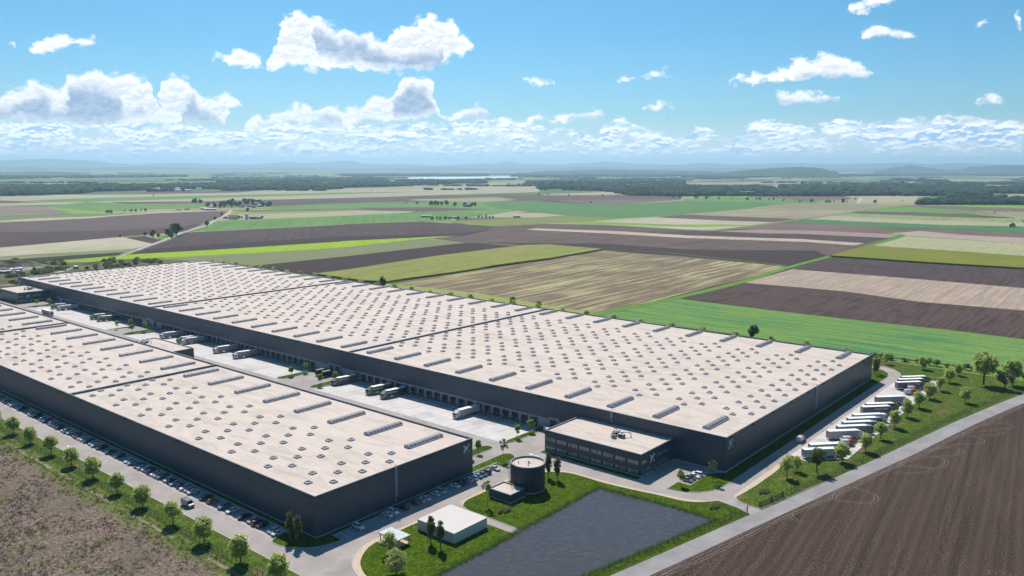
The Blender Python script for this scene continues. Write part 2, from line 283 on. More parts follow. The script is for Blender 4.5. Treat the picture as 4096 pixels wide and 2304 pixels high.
M['leaf_far'] = leafmat('leaves_far', (0.06, 0.10, 0.025), (0.17, 0.23, 0.05), .4)
M['bark'] = simple('bark', (0.13, 0.105, 0.08), 0.9)
M['reed'] = leafmat('reed_blades', (0.07, 0.16, 0.02), (0.19, 0.31, 0.05))
M['dry'] = leafmat('dry_grass', (0.28, 0.25, 0.17), (0.45, 0.43, 0.28), .2); M['lav'] = leafmat('purple_flowers', (0.10, 0.07, 0.13), (0.22, 0.17, 0.22), .1)

# ------------------------------------------------------------------ mesh builder
class MB:
    def __init__(s): s.v = []; s.f = []; s.mi = []; s.ms = []
    def mat(s, m):
        m = M[m] if isinstance(m, str) else m
        if m not in s.ms: s.ms.append(m)
        return s.ms.index(m)
    def add(s, vs, fs, m):
        k = s.mat(m); o = len(s.v); s.v += [tuple(x) for x in vs]; s.f += [tuple(i + o for i in f) for f in fs]; s.mi += [k] * len(fs)
    def box(s, x0, y0, z0, x1, y1, z1, m, nobottom=False):
        if x0 > x1: x0, x1 = x1, x0
        if y0 > y1: y0, y1 = y1, y0
        fs = [(4, 5, 6, 7), (0, 1, 5, 4), (1, 2, 6, 5), (2, 3, 7, 6), (3, 0, 4, 7)]
        if not nobottom: fs.append((3, 2, 1, 0))
        s.add([(x0, y0, z0), (x1, y0, z0), (x1, y1, z0), (x0, y1, z0), (x0, y0, z1), (x1, y0, z1), (x1, y1, z1), (x0, y1, z1)], fs, m)
    def cyl(s, c, r, axis, h, m, n=12, r2=None, caps=True):
        r2 = r if r2 is None else r2; a = Vector(axis).normalized(); u = a.orthogonal().normalized(); w_ = a.cross(u); c = Vector(c)
        vs = []
        for k in range(n):
            d = u * math.cos(2 * math.pi * k / n) + w_ * math.sin(2 * math.pi * k / n); vs += [c + d * r, c + a * h + d * r2]
        fs = [(2 * k, 2 * ((k + 1) % n), 2 * ((k + 1) % n) + 1, 2 * k + 1) for k in range(n)]
        if caps: fs += [tuple(2 * k for k in range(n))[::-1], tuple(2 * k + 1 for k in range(n))]
        s.add(vs, fs, m)
    def tube(s, pts, r, m, n=6):
        for a, b in zip(pts, pts[1:]):
            a, b = Vector(a), Vector(b); s.cyl(a, r, b - a, (b - a).length, m, n)
    def prism(s, poly, z0, z1, m, mside=None, holes=(), bottom=False):
        rings = [[Vector((x, y, 0)) for x, y in poly]] + [[Vector((x, y, 0)) for x, y in h] for h in holes]
        tris = geometry.tessellate_polygon(rings); flat = [p for r_ in rings for p in r_]
        def up(t):
            a, b, c = (flat[i] for i in t); return t if (b - a).cross(c - a).z > 0 else t[::-1]
        s.add([(p.x, p.y, z1) for p in flat], [up(t) for t in tris], m)
        if z0 is None: return
        k = 0
        for ring in rings:
            n = len(ring); area = sum(ring[i].x * ring[(i + 1) % n].y - ring[(i + 1) % n].x * ring[i].y for i in range(n))
            vs = [(p.x, p.y, z0) for p in ring] + [(p.x, p.y, z1) for p in ring]
            fs = [(i, (i + 1) % n, n + (i + 1) % n, n + i) for i in range(n)]
            if (area < 0) != (k > 0): fs = [f[::-1] for f in fs]
            s.add(vs, fs, mside or m); k += 1
    def ribbon(s, pts, wd, z, m, closed=False, h=None):
        P = [Vector((x, y)) for x, y in pts]; n = len(P); L_, R_ = [], []
        for i in range(n):
            a = P[i - 1] if (i > 0 or closed) else P[i]; b = P[(i + 1) % n] if (i < n - 1 or closed) else P[i]
            d = (b - a).normalized(); q = Vector((-d.y, d.x)) * wd / 2; L_.append(P[i] + q); R_.append(P[i] - q)
        vs = [(p.x, p.y, z) for p in L_] + [(p.x, p.y, z) for p in R_]
        e = n if closed else n - 1
        s.add(vs, [(n + i, n + (i + 1) % n, (i + 1) % n, i) for i in range(e)], m)
        if h:
            for side, sg in ((L_, 1), (R_, -1)):
                vs = [(p.x, p.y, z) for p in side] + [(p.x, p.y, z - h) for p in side]
                fs = [((i + 1) % n, i, n + i, n + (i + 1) % n) for i in range(e)]
                s.add(vs, fs if sg > 0 else [f[::-1] for f in fs], m)
    def build(s, name, parent=None, loc=None, rz=0.0, smooth=False):
        me = bpy.data.meshes.new(name); me.from_pydata(s.v, [], s.f)
        for m in s.ms: me.materials.append(m)
        me.polygons.foreach_set('material_index', s.mi)
        if smooth: me.polygons.foreach_set('use_smooth', [True] * len(s.f))
        me.update(); o = bpy.data.objects.new(name, me); sc.collection.objects.link(o)
        if parent: o.parent = parent
        if loc: o.location = loc
        o.rotation_euler.z = rz
        return o
def tag(o, label=None, cat=None, group=None, kind=None):
    if label: o['label'] = label
    if cat: o['category'] = cat
    if group: o['group'] = group
    if kind: o['kind'] = kind
    return o
def empty(name, loc, rz=0.0):
    o = bpy.data.objects.new(name, None); sc.collection.objects.link(o); o.location = loc; o.rotation_euler.z = rz; o.empty_display_size = 0.5; return o
def kids(o): return [c for c in bpy.data.objects if c.parent == o]
def snap(o):      # remember a thing's tree once, so copying stays quick
    return (o, [snap(c) for c in kids(o)])
def copy_tree(t, parent=None):
    o, ch = t; c = o.copy(); sc.collection.objects.link(c)
    if parent: c.parent = parent
    return c, [copy_tree(k, c) for k in ch]
def struct(o): o['kind'] = 'structure'; return o
def sub(o, name):  # direct part by name from a copied (obj, children) tuple
    return [c for c in o[1] if c[0].name.split('.')[0] == name]
def curve_pts(pts, step=4):      # catmull-rom through points
    o = []
    n = len(pts)
    for i in range(n - 1):
        p0, p1, p2, p3 = (Vector(pts[max(i - 1, 0)]), Vector(pts[i]), Vector(pts[i + 1]), Vector(pts[min(i + 2, n - 1)]))
        for k in range(step):
            t = k / step; o.append(tuple(0.5 * ((2 * p1) + (p2 - p0) * t + (2 * p0 - 5 * p1 + 4 * p2 - p3) * t * t + (3 * p1 - p0 - 3 * p2 + p3) * t ** 3)))
    o.append(tuple(pts[-1])); return o

FIELDS=[('pale_field',(160,163,118),(176,158,140),0.3,30,0.0,[(1153.1,3479.3),(1578.0,3310.9),(2465.8,3095.0),(3197.6,3213.3),(4312.4,3688.9),(3658.2,2835.3),(2960.3,2301.9),(1908.1,2396.2),(871.6,2636.9)]),('ploughed_field',(132,112,100),(110,92,84),0.3,20,0.0,[(1009.9,3050.7),(1061.6,2789.0),(932.5,2819.0)]),('pale_field',(192,178,160),(160,163,118),0.2,20,0.0,[(1155.3,3194.2),(1332.0,3192.6),(1497.9,3220.0),(1394.6,3413.8),(1333.6,3434.5)]),('green_field',(124,154,80),(98,138,74),0.3,20,0.0,[(1072.5,2983.8),(1234.1,3023.3),(2306.6,2895.6),(2698.0,2711.6),(2156.6,2707.6),(1159.0,2741.4),(1064.4,2786.0)]),('ploughed_field',(132,112,100),(110,92,84),0.3,20,0.0,[(1192.8,2676.3),(1548.1,2413.2),(1892.5,2376.7),(2431.7,2352.0),(2321.6,2051.7),(1947.9,2047.7),(1638.0,2057.7),(1395.6,2067.4),(1325.8,2394.6),(1167.3,2487.2)]),('green_field',(98,138,74),(124,154,80),0.3,20,0.0,[(1159.0,2741.4),(1171.3,2495.7),(1356.1,2362.0),(1202.3,2109.3),(1046.3,2156.3),(970.9,2114.7),(939.6,2149.2),(845.8,2078.6),(944.0,2500.9)]),('ploughed_field',(152,130,118),(176,158,140),0.3,20,0.0,[(871.6,2636.9),(944.0,2500.9),(843.7,2080.9),(697.8,2116.5)]),('green_field',(124,154,80),(146,176,52),0.3,20,0.0,[(941.5,2503.6),(932.7,2111.4),(854.2,2069.3),(845.8,2078.6)]),('green_field',(98,138,74),(136,138,96),0.3,16,0.0,[(690.5,2094.7),(853.7,2053.5),(1025.5,1982.5),(617.8,1877.2)]),('pale_field',(160,163,118),(192,178,160),0.3,16,0.0,[(733.0,1961.4),(827.6,1942.5),(1029.9,2004.4),(1169.1,1934.2),(1005.5,1944.0),(804.4,1881.9),(625.1,1899.2),(637.2,1935.3)]),('ploughed_field',(152,130,118),(132,112,100),0.3,16,0.0,[(1201.6,1936.8),(1434.5,1802.7),(1678.4,1473.7),(1406.5,1527.3),(1234.5,1552.1),(1155.5,1911.8)]),('green_field',(98,138,74),(124,154,80),0.3,16,0.0,[(1389.0,2051.1),(1638.0,2057.7),(1747.0,1995.1),(2006.2,1802.0),(2199.4,1715.6),(2120.3,1469.7),(2323.9,1317.5),(1677.2,1434.7),(1680.8,1471.0),(1457.1,1831.0),(1306.7,1942.4)]),('ploughed_field',(110,92,84),(132,112,100),0.3,16,0.0,[(1486.9,1798.5),(1655.8,1691.7),(1678.4,1473.7),(1461.4,1556.7),(1426.2,1614.0)]),('pale_field',(160,163,118),(176,158,140),0.3,16,0.0,[(1083.1,1775.4),(1155.7,1803.9),(1382.8,1738.0),(1479.2,1555.7),(1411.0,1522.4),(1231.2,1548.0),(1056.0,1601.9),(969.6,1642.9)]),('green_field',(146,176,52),(124,154,80),0.3,16,0.0,[(1133.5,1863.5),(1382.8,1738.0),(1373.3,1672.1),(1117.8,1745.1),(1081.0,1777.7)]),('ploughed_field',(110,92,84),(132,112,100),0.35,14,0.0,[(2184.9,2196.3),(2597.2,2295.2),(2608.9,2055.6),(2943.5,1794.4),(2963.8,1575.8),(2637.3,1410.1),(2158.8,1362.6),(2115.7,1461.5),(2216.3,1728.8),(2006.2,1802.0),(1970.7,2071.7)]),('green_field',(124,154,80),(176,158,140),0.3,16,0.0,[(1975.1,2116.3),(2372.5,2056.1),(2212.4,1813.5),(2000.3,1779.2),(1945.2,2019.0)]),('ploughed_field',(86,70,64),(110,92,84),0.35,14,0.0,[(2187.0,1728.8),(2271.2,1702.0),(2118.5,1458.4),(2033.3,1473.1)]),('ploughed_field',(132,112,100),(152,130,118),0.35,14,0.0,[(2368.3,1630.6),(2713.6,1451.0),(2416.8,1390.5),(2146.7,1350.1),(2118.5,1458.4),(2271.2,1702.0)]),('green_field',(124,154,80),(98,138,74),0.3,14,0.0,[(2725.8,1448.9),(2928.6,1421.4),(3036.8,1173.5),(2787.0,1048.8),(2793.8,862.2),(2611.0,1016.8),(2380.9,1265.0)]),('ploughed_field',(152,130,118),(132,112,100),0.3,14,0.0,[(3235.3,1411.6),(3423.4,1104.9),(3232.5,1003.6),(3027.7,953.3),(2947.2,1090.1),(3021.4,1323.3)]),('pale_field',(176,158,140),(160,163,118),0.3,14,0.0,[(3253.8,980.9),(3532.6,843.5),(2989.3,724.8),(2778.2,836.5)]),('pale_field',(192,178,160),(160,163,118),0.3,14,0.0,[(3689.6,617.1),(3781.5,520.0),(3929.1,265.4),(3613.9,243.3),(3533.6,590.6)]),('green_field',(94,132,76),(98,138,74),0.25,12,0.0,[(1991.5,1788.7),(2182.7,1702.5),(2105.4,1459.4),(2146.7,1350.1),(2560.3,1360.7),(2616.9,1010.4),(2384.2,1001.2),(2151.6,952.3),(1810.2,960.8),(1791.5,950.8),(1588.7,1001.9),(1576.5,1141.8),(1682.9,1379.4),(1692.6,1447.9)]),('green_field',(96,138,72),(124,154,80),0.25,12,0.0,[(741.9,1367.9),(939.5,1597.6),(1221.4,1535.7),(1411.0,1522.4),(1673.2,1469.2),(1672.9,1371.1),(1587.8,1344.9),(1385.6,1285.7),(1242.4,1233.7),(1222.0,1269.2),(1050.8,1321.9),(1038.9,1307.0),(874.9,1324.4)]),('pale_field',(176,158,140),(160,163,118),0.25,12,0.0,[(1372.8,1278.0),(1578.8,1337.3),(1635.1,1275.1),(1593.6,1154.1),(1476.4,1162.9)]),('meadow',(136,138,96),(132,142,66),0.35,12,0.0,[(1242.4,1233.7),(1406.5,1183.6),(1576.5,1141.8),(1590.7,999.7),(1451.0,987.9),(1335.2,1020.4),(1210.2,1048.9),(1222.5,1123.5)]),('green_field',(146,176,52),(98,138,74),0.3,12,0.0,[(1247.6,1215.3),(1245.4,1174.6),(1234.7,1064.8),(1205.0,1054.7),(1216.9,1118.4)]),('pale_field',(160,163,118),(192,178,160),0.35,10,0.0,[(1335.2,1020.4),(1451.0,987.9),(1680.1,958.5),(1720.9,913.1),(1680.3,891.5),(1696.5,687.3),(1533.1,685.2),(1394.1,680.7),(1385.0,734.1),(1392.9,909.5)]),('green_field',(146,176,52),(124,154,80),0.4,10,0.0,[(1345.1,1021.0),(1454.8,983.7),(1489.5,812.5),(1560.7,737.7),(1575.3,687.3),(1534.8,688.7),(1454.3,736.8),(1399.3,913.7)]),('ploughed_field',(110,92,84),(132,112,100),0.35,10,0.0,[(1673.6,958.2),(1811.3,961.4),(1810.2,960.8),(1834.8,691.3),(1696.5,687.3),(1668.4,788.9),(1671.7,887.0)]),('pale_field',(160,163,118),(152,130,118),0.4,10,0.0,[(1815.2,963.5),(2165.1,958.3),(2243.0,694.2),(2026.2,673.0),(1846.9,699.0)]),('pale_field',(152,130,118),(136,138,96),0.4,10,0.0,[(2368.2,994.4),(2611.0,1016.8),(2682.4,939.7),(2664.0,697.2),(2332.0,683.6),(2295.1,847.5),(2296.2,956.0)]),('ploughed_field',(132,112,100),(152,130,118),0.3,10,0.0,[(2664.0,697.2),(2750.2,666.2),(2746.7,375.1),(2735.1,181.6),(2578.2,170.6),(2557.1,348.6),(2502.8,456.5)]),('green_field',(146,176,52),(124,154,80),0.3,10,0.0,[(2753.0,663.1),(2956.3,404.5),(3092.6,206.7),(2821.0,187.6),(2764.5,377.6)]),('green_field',(96,146,66),(124,154,80),0.3,10,0.0,[(2320.3,676.7),(2647.3,690.9),(2495.3,455.1),(2387.5,381.3),(2313.0,481.0)]),('ploughed_field',(110,92,84),(132,112,100),0.3,10,0.0,[(2156.4,680.2),(2277.4,694.6),(2320.2,464.3),(2233.0,312.8),(2151.1,418.6)]),('green_field',(124,154,80),(160,163,118),0.4,10,0.0,[(2013.0,671.8),(2156.4,680.2),(2151.1,418.6),(2198.2,307.7),(2017.2,273.0),(1972.5,517.0)]),('pale_field',(176,158,140),(160,163,118),0.3,10,0.0,[(1871.4,671.6),(2013.0,671.8),(1972.5,517.0),(2026.8,274.3),(1908.4,257.7),(1846.8,382.3),(1828.1,558.9)]),('green_field',(84,132,76),(76,132,78),0.3,9,0.0,[(1740.7,675.8),(1842.9,682.3),(1837.1,561.7),(1846.8,382.3),(1899.8,256.5),(1954.9,106.1),(1746.7,93.7),(1729.3,232.7),(1748.0,354.5),(1708.9,471.4)]),('ploughed_field',(110,92,84),(132,112,100),0.45,9,0.0,[(937.8,946.8),(997.1,940.7),(1206.6,1042.3),(1329.0,1015.6),(1386.6,905.4),(1385.0,734.1),(1391.2,679.2),(1740.7,675.8),(1708.9,471.4),(1748.0,354.5),(1534.6,409.2),(1436.9,386.8),(1099.3,366.3),(953.5,364.2),(971.3,513.5),(960.7,632.0),(957.4,741.2),(917.1,851.3)]),('ploughed_field',(152,130,118),(132,112,100),0.35,9,0.0,[(1461.0,678.0),(1478.6,618.7),(1498.4,503.0),(1528.3,416.3),(1601.4,409.1),(1705.1,470.3),(1736.4,674.2)]),('pale_field',(160,140,124),(152,130,118),0.3,9,0.0,[(1391.1,670.0),(1478.6,618.7),(1523.2,511.4),(1528.9,390.3),(1442.6,384.2),(1431.4,526.1),(1395.8,583.7)]),('ploughed_field',(94,82,78),(110,92,84),0.3,9,0.0,[(1376.8,663.1),(1395.8,583.7),(1431.4,526.1),(1442.6,384.2),(1321.9,386.3),(1280.9,491.3),(1247.3,660.7),(1274.1,774.8)]),('pale_field',(178,158,140),(192,178,160),0.25,9,0.0,[(1181.7,949.3),(1218.7,956.5),(1265.9,797.8),(1269.1,672.3),(1264.2,669.7),(1325.9,486.9),(1318.3,387.1),(1269.6,387.8),(1278.9,458.9),(1219.3,645.7),(1210.1,789.8)]),('ploughed_field',(84,70,64),(86,70,64),0.45,6,0.0,[(937.1,828.4),(1049.0,684.3),(1046.6,553.6),(1152.9,403.8),(1097.6,368.3),(953.5,364.2),(971.3,513.5),(960.7,632.0),(954.2,738.7)]),('ploughed_field',(152,130,118),(132,112,100),0.35,8,0.0,[(1642.8,385.6),(1736.7,352.2),(1725.8,232.2),(1729.9,92.7),(1578.3,83.6),(1595.7,213.9),(1594.0,308.0)]),('pale_field',(166,148,132),(176,158,140),0.3,8,0.0,[(1539.2,412.7),(1642.8,385.6),(1594.0,308.0),(1595.7,213.9),(1578.3,83.6),(1462.8,76.7),(1473.4,196.8),(1508.4,372.2)]),('pale_field',(170,166,128),(160,163,118),0.25,8,0.0,[(1265.6,367.6),(1503.1,378.2),(1470.8,196.5),(1439.4,75.3),(1231.8,62.9),(1252.5,165.9)]),('ploughed_field',(118,102,100),(132,112,100),0.3,7,0.0,[(613.5,1864.3),(804.4,1881.9),(1006.8,1959.7),(1161.1,1933.6),(1184.2,1955.9),(981.8,1663.5),(855.5,1524.1),(742.6,1376.0),(624.2,1356.4),(428.3,1310.1),(380.1,1314.1),(545.6,1871.9)]),('ploughed_field',(96,82,80),(110,92,84),0.3,7,0.0,[(525.1,1599.9),(643.8,1510.1),(775.0,1481.6),(848.5,1531.9),(872.3,1533.6),(742.6,1376.0),(624.2,1356.4),(428.3,1310.1),(374.0,1293.8),(470.6,1619.1)]),('ploughed_field',(110,92,84),(132,112,100),0.3,7,0.0,[(804.4,1881.9),(853.6,1913.7),(1009.6,1965.1),(931.9,1864.4),(871.4,1835.6)]),('ploughed_field',(92,78,76),(110,92,84),0.4,7,0.0,[(648.9,1242.8),(732.9,1356.0),(1038.9,1307.0),(1046.0,1315.9),(1213.2,1260.1),(1211.4,1113.3),(1206.6,1042.3),(997.1,940.7),(808.8,1018.6),(804.5,1013.3),(623.6,1043.4),(502.5,1076.5)]),('ploughed_field',(74,62,62),(86,70,64),0.4,6,0.0,[(548.1,1121.6),(608.7,1124.6),(865.7,1089.9),(1040.7,981.7),(1170.4,1011.0),(997.1,940.7),(808.8,1018.6),(804.5,1013.3),(623.6,1043.4),(502.5,1076.5)]),('pale_field',(160,163,118),(192,178,160),0.5,9,0.0,[(425.5,1301.7),(619.5,1346.3),(595.4,1192.5),(540.3,1144.4),(382.6,1173.2),(340.4,1180.3),(374.0,1293.8)]),('ploughed_field',(86,70,64),(110,92,84),0.3,7,0.0,[(621.4,1336.5),(654.7,1341.3),(637.3,1266.8),(642.2,1246.8),(595.4,1192.5)]),('meadow',(146,176,52),(98,138,74),0.3,5,0.0,[(641.0,1269.8),(678.5,1334.2),(684.9,1311.0),(647.6,1255.0)]),('meadow',(140,150,100),(136,138,96),0.3,7,0.0,[(379.2,1163.0),(466.5,1155.9),(541.6,1143.1),(510.7,1105.2),(367.2,1127.3),(329.3,1143.1),(337.4,1170.4)]),('ploughed_field',(78,66,68),(86,70,64),0.35,6,0.0,[(367.2,1127.3),(458.4,1119.8),(511.7,1109.3),(490.2,1078.2),(398.7,1073.7),(353.0,1084.8),(315.9,1097.9),(329.3,1143.1)]),('green_field',(140,180,30),(146,176,52),0.3,7,0.0,[(396.5,1072.0),(431.0,1069.3),(489.3,1074.4),(458.0,1031.5),(437.9,1011.6),(422.4,1033.6)]),('green_field',(146,180,34),(160,186,44),0.3,7,0.0,[(458.0,1031.5),(501.7,1074.9),(623.6,1043.4),(804.5,1013.3),(808.8,1018.6),(929.7,978.6),(1008.4,955.9),(927.3,951.4),(745.1,938.8),(634.6,963.0),(514.8,1002.3)]),('meadow',(128,136,92),(136,138,96),0.3,7,0.0,[(514.8,1002.3),(634.6,963.0),(745.1,938.8),(923.9,947.9),(920.3,854.3),(668.1,842.4),(536.8,842.8),(531.5,920.6),(496.2,983.0)]),('ploughed_field',(78,66,66),(86,70,64),0.35,6,0.0,[(536.8,842.8),(668.1,842.4),(917.1,851.3),(933.9,752.6),(741.3,746.4),(574.3,724.9),(546.0,706.4),(534.7,762.0)]),('stubble_field',(170,162,116),(116,100,82),0.6,6.5,0.0,[(542.8,613.8),(570.7,616.2),(745.3,617.7),(957.6,630.0),(947.1,361.7),(918.3,356.7),(575.4,356.0),(529.1,359.3),(536.1,395.4),(542.9,477.7)]),('meadow',(160,158,112),(150,170,60),0.3,8,0.0,[(534.0,613.2),(543.6,612.8),(555.6,504.5),(539.0,362.4),(527.1,359.1),(523.4,460.6),(522.8,554.4)]),('green_field',(76,132,84),(120,152,76),0.6,5,0.0,[(528.5,360.0),(572.8,354.4),(649.5,347.2),(644.6,260.1),(644.9,195.4),(648.8,129.9),(646.3,81.0),(639.3,19.5),(521.5,13.9),(534.2,65.3),(533.5,98.0),(529.5,146.0),(533.8,244.0),(533.2,286.5),(525.2,344.8)]),('ploughed_field',(80,64,60),(112,92,84),0.6,2.2,0.0,[(652.4,346.1),(782.9,345.7),(789.9,247.2),(770.7,177.4),(779.3,99.6),(786.6,18.2),(637.9,12.7),(646.8,81.1),(649.3,130.0),(645.4,195.6),(645.2,260.4)]),('stubble_field',(176,156,136),(156,140,124),0.5,4,0.0,[(782.9,345.7),(923.4,347.8),(928.0,228.6),(925.4,120.1),(917.4,23.0),(786.6,18.2),(779.3,99.6),(770.7,177.4),(789.9,247.2)]),('ploughed_field',(86,70,68),(106,90,86),0.5,3,0.0,[(923.4,347.8),(1080.8,359.8),(1084.2,252.9),(1094.9,143.8),(1092.6,29.5),(917.4,23.0),(925.4,120.1),(928.0,228.6)])]
CORN=[('maize_crop',(128,138,62),(150,150,80),[(585.8,720.5),(739.1,744.2),(929.5,751.6),(961.9,729.8),(958.5,631.7),(816.1,619.0),(715.8,622.4),(679.0,616.3),(636.9,615.2),(564.2,616.7),(544.0,615.1),(533.0,638.8),(533.9,718.7)]),('maize_crop',(146,138,44),(120,130,50),[(1087.9,362.4),(1265.6,367.6),(1260.7,258.3),(1248.8,165.4),(1231.8,62.9),(1076.2,53.6),(1101.6,144.7),(1090.2,236.8)])]
ROADS=[('country_lane',7,(190,186,176),[(458.0,1031.5),(505.2,1085.9),(585.8,1181.5),(654.5,1261.8),(744.9,1373.4),(846.7,1479.0),(940.4,1609.5),(1044.2,1739.9),(1124.9,1855.4),(1195.3,1963.3)]),('grass_track',9,(100,140,50),[(527.6,359.4),(650.7,349.2),(781.1,347.8),(942.7,358.5),(1093.6,362.4),(1269.9,368.9),(1509.0,379.7),(1534.6,409.2),(1601.4,409.1),(1748.0,354.5),(1899.8,256.5)]),('grass_track',7,(120,150,70),[(1322.9,1011.0),(1380.3,901.3),(1391.2,679.2),(1740.7,675.8),(2156.4,680.2),(2327.3,678.8),(2656.3,693.3)]),('country_lane',6,(180,180,170),[(2403.5,381.0),(2254.1,326.6),(2133.2,283.1)]),('farm_track',4,(180,170,150),[(735.1,1362.3),(874.9,1324.4),(1038.9,1307.0),(1048.4,1318.9),(1216.1,1263.1)]),('farm_track',5,(160,150,130),[(457.5,1032.3),(503.2,1086.2),(539.1,1126.2)]),('dirt_track',5,(170,160,145),[(347.8,1069.1),(362.6,1074.5)]),('dirt_track',6,(175,165,150),[(362.0,946.8),(370.1,955.0),(386.1,973.2),(395.1,977.1),(399.8,979.4)]),('country_lane',9,(190,190,190),[(2752.0,836.8),(3255.6,979.1)]),('grass_track',6,(100,120,60),[(541.6,612.4),(958.5,631.7),(951.4,366.6)])]
LAKE=[(5184.2,5802.1),(5974.1,6195.9),(6632.6,6053.0),(7477.8,6110.8),(6522.7,5347.8),(5880.4,5196.1),(5153.8,5311.6)]
LAKE2=[(4572.7,3204.7),(4837.4,2951.1),(4560.2,2831.4),(4372.9,3012.8)]
WOODS=[(28,17,[(2895.2,1597.3),(3144.0,1377.2),(3324.6,1145.2),(3558.4,984.7),(3680.6,770.5),(3917.6,437.2),(6114.1,687.8),(5598.3,927.2),(5802.8,1335.5),(5963.3,1664.0),(5489.0,1692.7),(4866.5,1828.1),(4471.2,1882.6),(4198.3,2318.0)]),(24,17,[(3247.6,2517.0),(3309.6,2202.6),(2859.6,1749.4),(2924.3,1554.7),(4323.8,2300.9),(3899.4,2595.6),(3956.2,3117.6)]),(18,14,[(2782.1,670.2),(2996.9,437.4),(3078.0,272.4),(3476.9,309.0),(3260.9,556.5),(3027.9,713.5)]),(32,18,[(1055.0,3446.7),(1270.5,3458.4),(1559.6,3445.6),(1711.0,3588.7),(1936.2,3549.4),(2618.6,3286.4),(3237.8,4062.3),(2379.5,4658.8),(1873.3,4850.4),(1522.1,4958.6)]),(32,18,[(2758.3,3461.5),(3015.6,3474.0),(4174.9,3701.2),(4837.1,4288.2),(4388.2,4551.8),(3479.5,4365.2)]),(45,20,[(3519.5,4443.4),(3936.2,4420.1),(4683.9,5259.1),(4397.8,5515.9)]),(40,20,[(4054.5,3269.8),(4069.4,3154.2),(4794.4,2551.8),(6015.6,3202.9),(5128.7,3718.3),(4588.5,3676.2)]),(60,22,[(7221.8,3845.9),(7517.6,3367.6),(8484.2,3725.9),(10128.2,3205.7),(11340.0,3590.2),(8520.6,4538.3)]),(45,20,[(7356.1,2001.7),(7034.9,1678.2),(6952.6,1472.2),(7747.6,1641.5),(8171.7,2166.4)]),(45,20,[(6176.9,1234.5),(6233.8,863.5),(7054.9,978.5),(6661.5,1229.8)]),(70,24,[(2562.3,7696.8),(3179.1,7755.3),(4346.2,7951.3),(4785.7,8754.0),(3016.3,9055.5)]),(70,24,[(2903.9,4914.9),(3918.0,4914.6),(4708.1,5904.7),(3388.4,5622.4)]),(70,24,[(5822.5,7301.1),(7477.1,6607.0),(8650.7,7643.9),(6746.2,8458.5)]),(80,26,[(6971.1,5771.9),(8939.5,4761.7),(10957.9,3894.4),(13488.6,1879.5),(16002.0,2231.4),(8179.9,6772.8)])]
FARTREES=[(696.0,1314.3,20.5,11.6),(679.4,1309.3,13.9,7.1),(653.1,1248.7,12.1,4.2),(649.2,1301.2,12.3,6.1),(654.6,1295.1,6.7,3.0),(655.4,1340.5,7.1,3.1),(613.2,1338.3,6.0,2.2),(834.0,1456.2,12.0,4.6),(950.0,1624.8,7.4,3.4),(1038.8,1745.8,7.7,3.7),(1171.9,1848.0,10.1,5.1),(1516.5,3017.7,8.0,3.0),(1754.6,1838.9,7.7,6.5),(2142.0,1459.5,8.3,3.3),(1763.2,1895.6,4.9,2.1),(1255.9,1270.2,8.0,5.2),(1395.9,1216.5,5.4,2.7),(2524.0,2947.3,6.1,2.5),(3812.4,3117.3,14.2,11.1),(3835.2,3094.9,12.6,8.7),(3809.0,3029.5,14.0,8.6),(3982.0,3340.2,12.4,5.9),(2621.9,2042.0,8.5,3.2),(2648.7,2013.9,8.0,3.8),(2669.9,1927.0,7.9,3.7),(2715.3,1795.4,7.8,4.2),(2721.6,1727.6,7.7,5.2),(2759.3,1687.9,7.2,4.6),(2750.1,1503.7,5.9,6.0),(2732.8,1466.8,7.3,6.9),(2706.6,1346.6,12.7,7.1),(2727.0,1307.9,9.9,3.8),(2782.2,1283.2,8.6,2.9),(2743.3,1207.3,9.2,7.0),(2765.3,1183.8,10.6,3.7),(2772.7,1175.9,10.6,5.6),(2774.1,1141.9,8.3,3.2),(2806.7,1139.5,9.2,4.2),(2754.8,1083.3,7.6,5.0),(2738.0,980.4,12.3,6.6),(2758.8,885.7,15.1,6.9),(2779.8,793.0,13.2,6.0),(3005.1,768.4,4.5,2.7),(3352.6,1074.2,10.4,6.3),(3044.3,935.5,8.0,4.7),(2402.2,391.2,4.1,2.0),(2758.3,1414.3,8.2,10.7)]
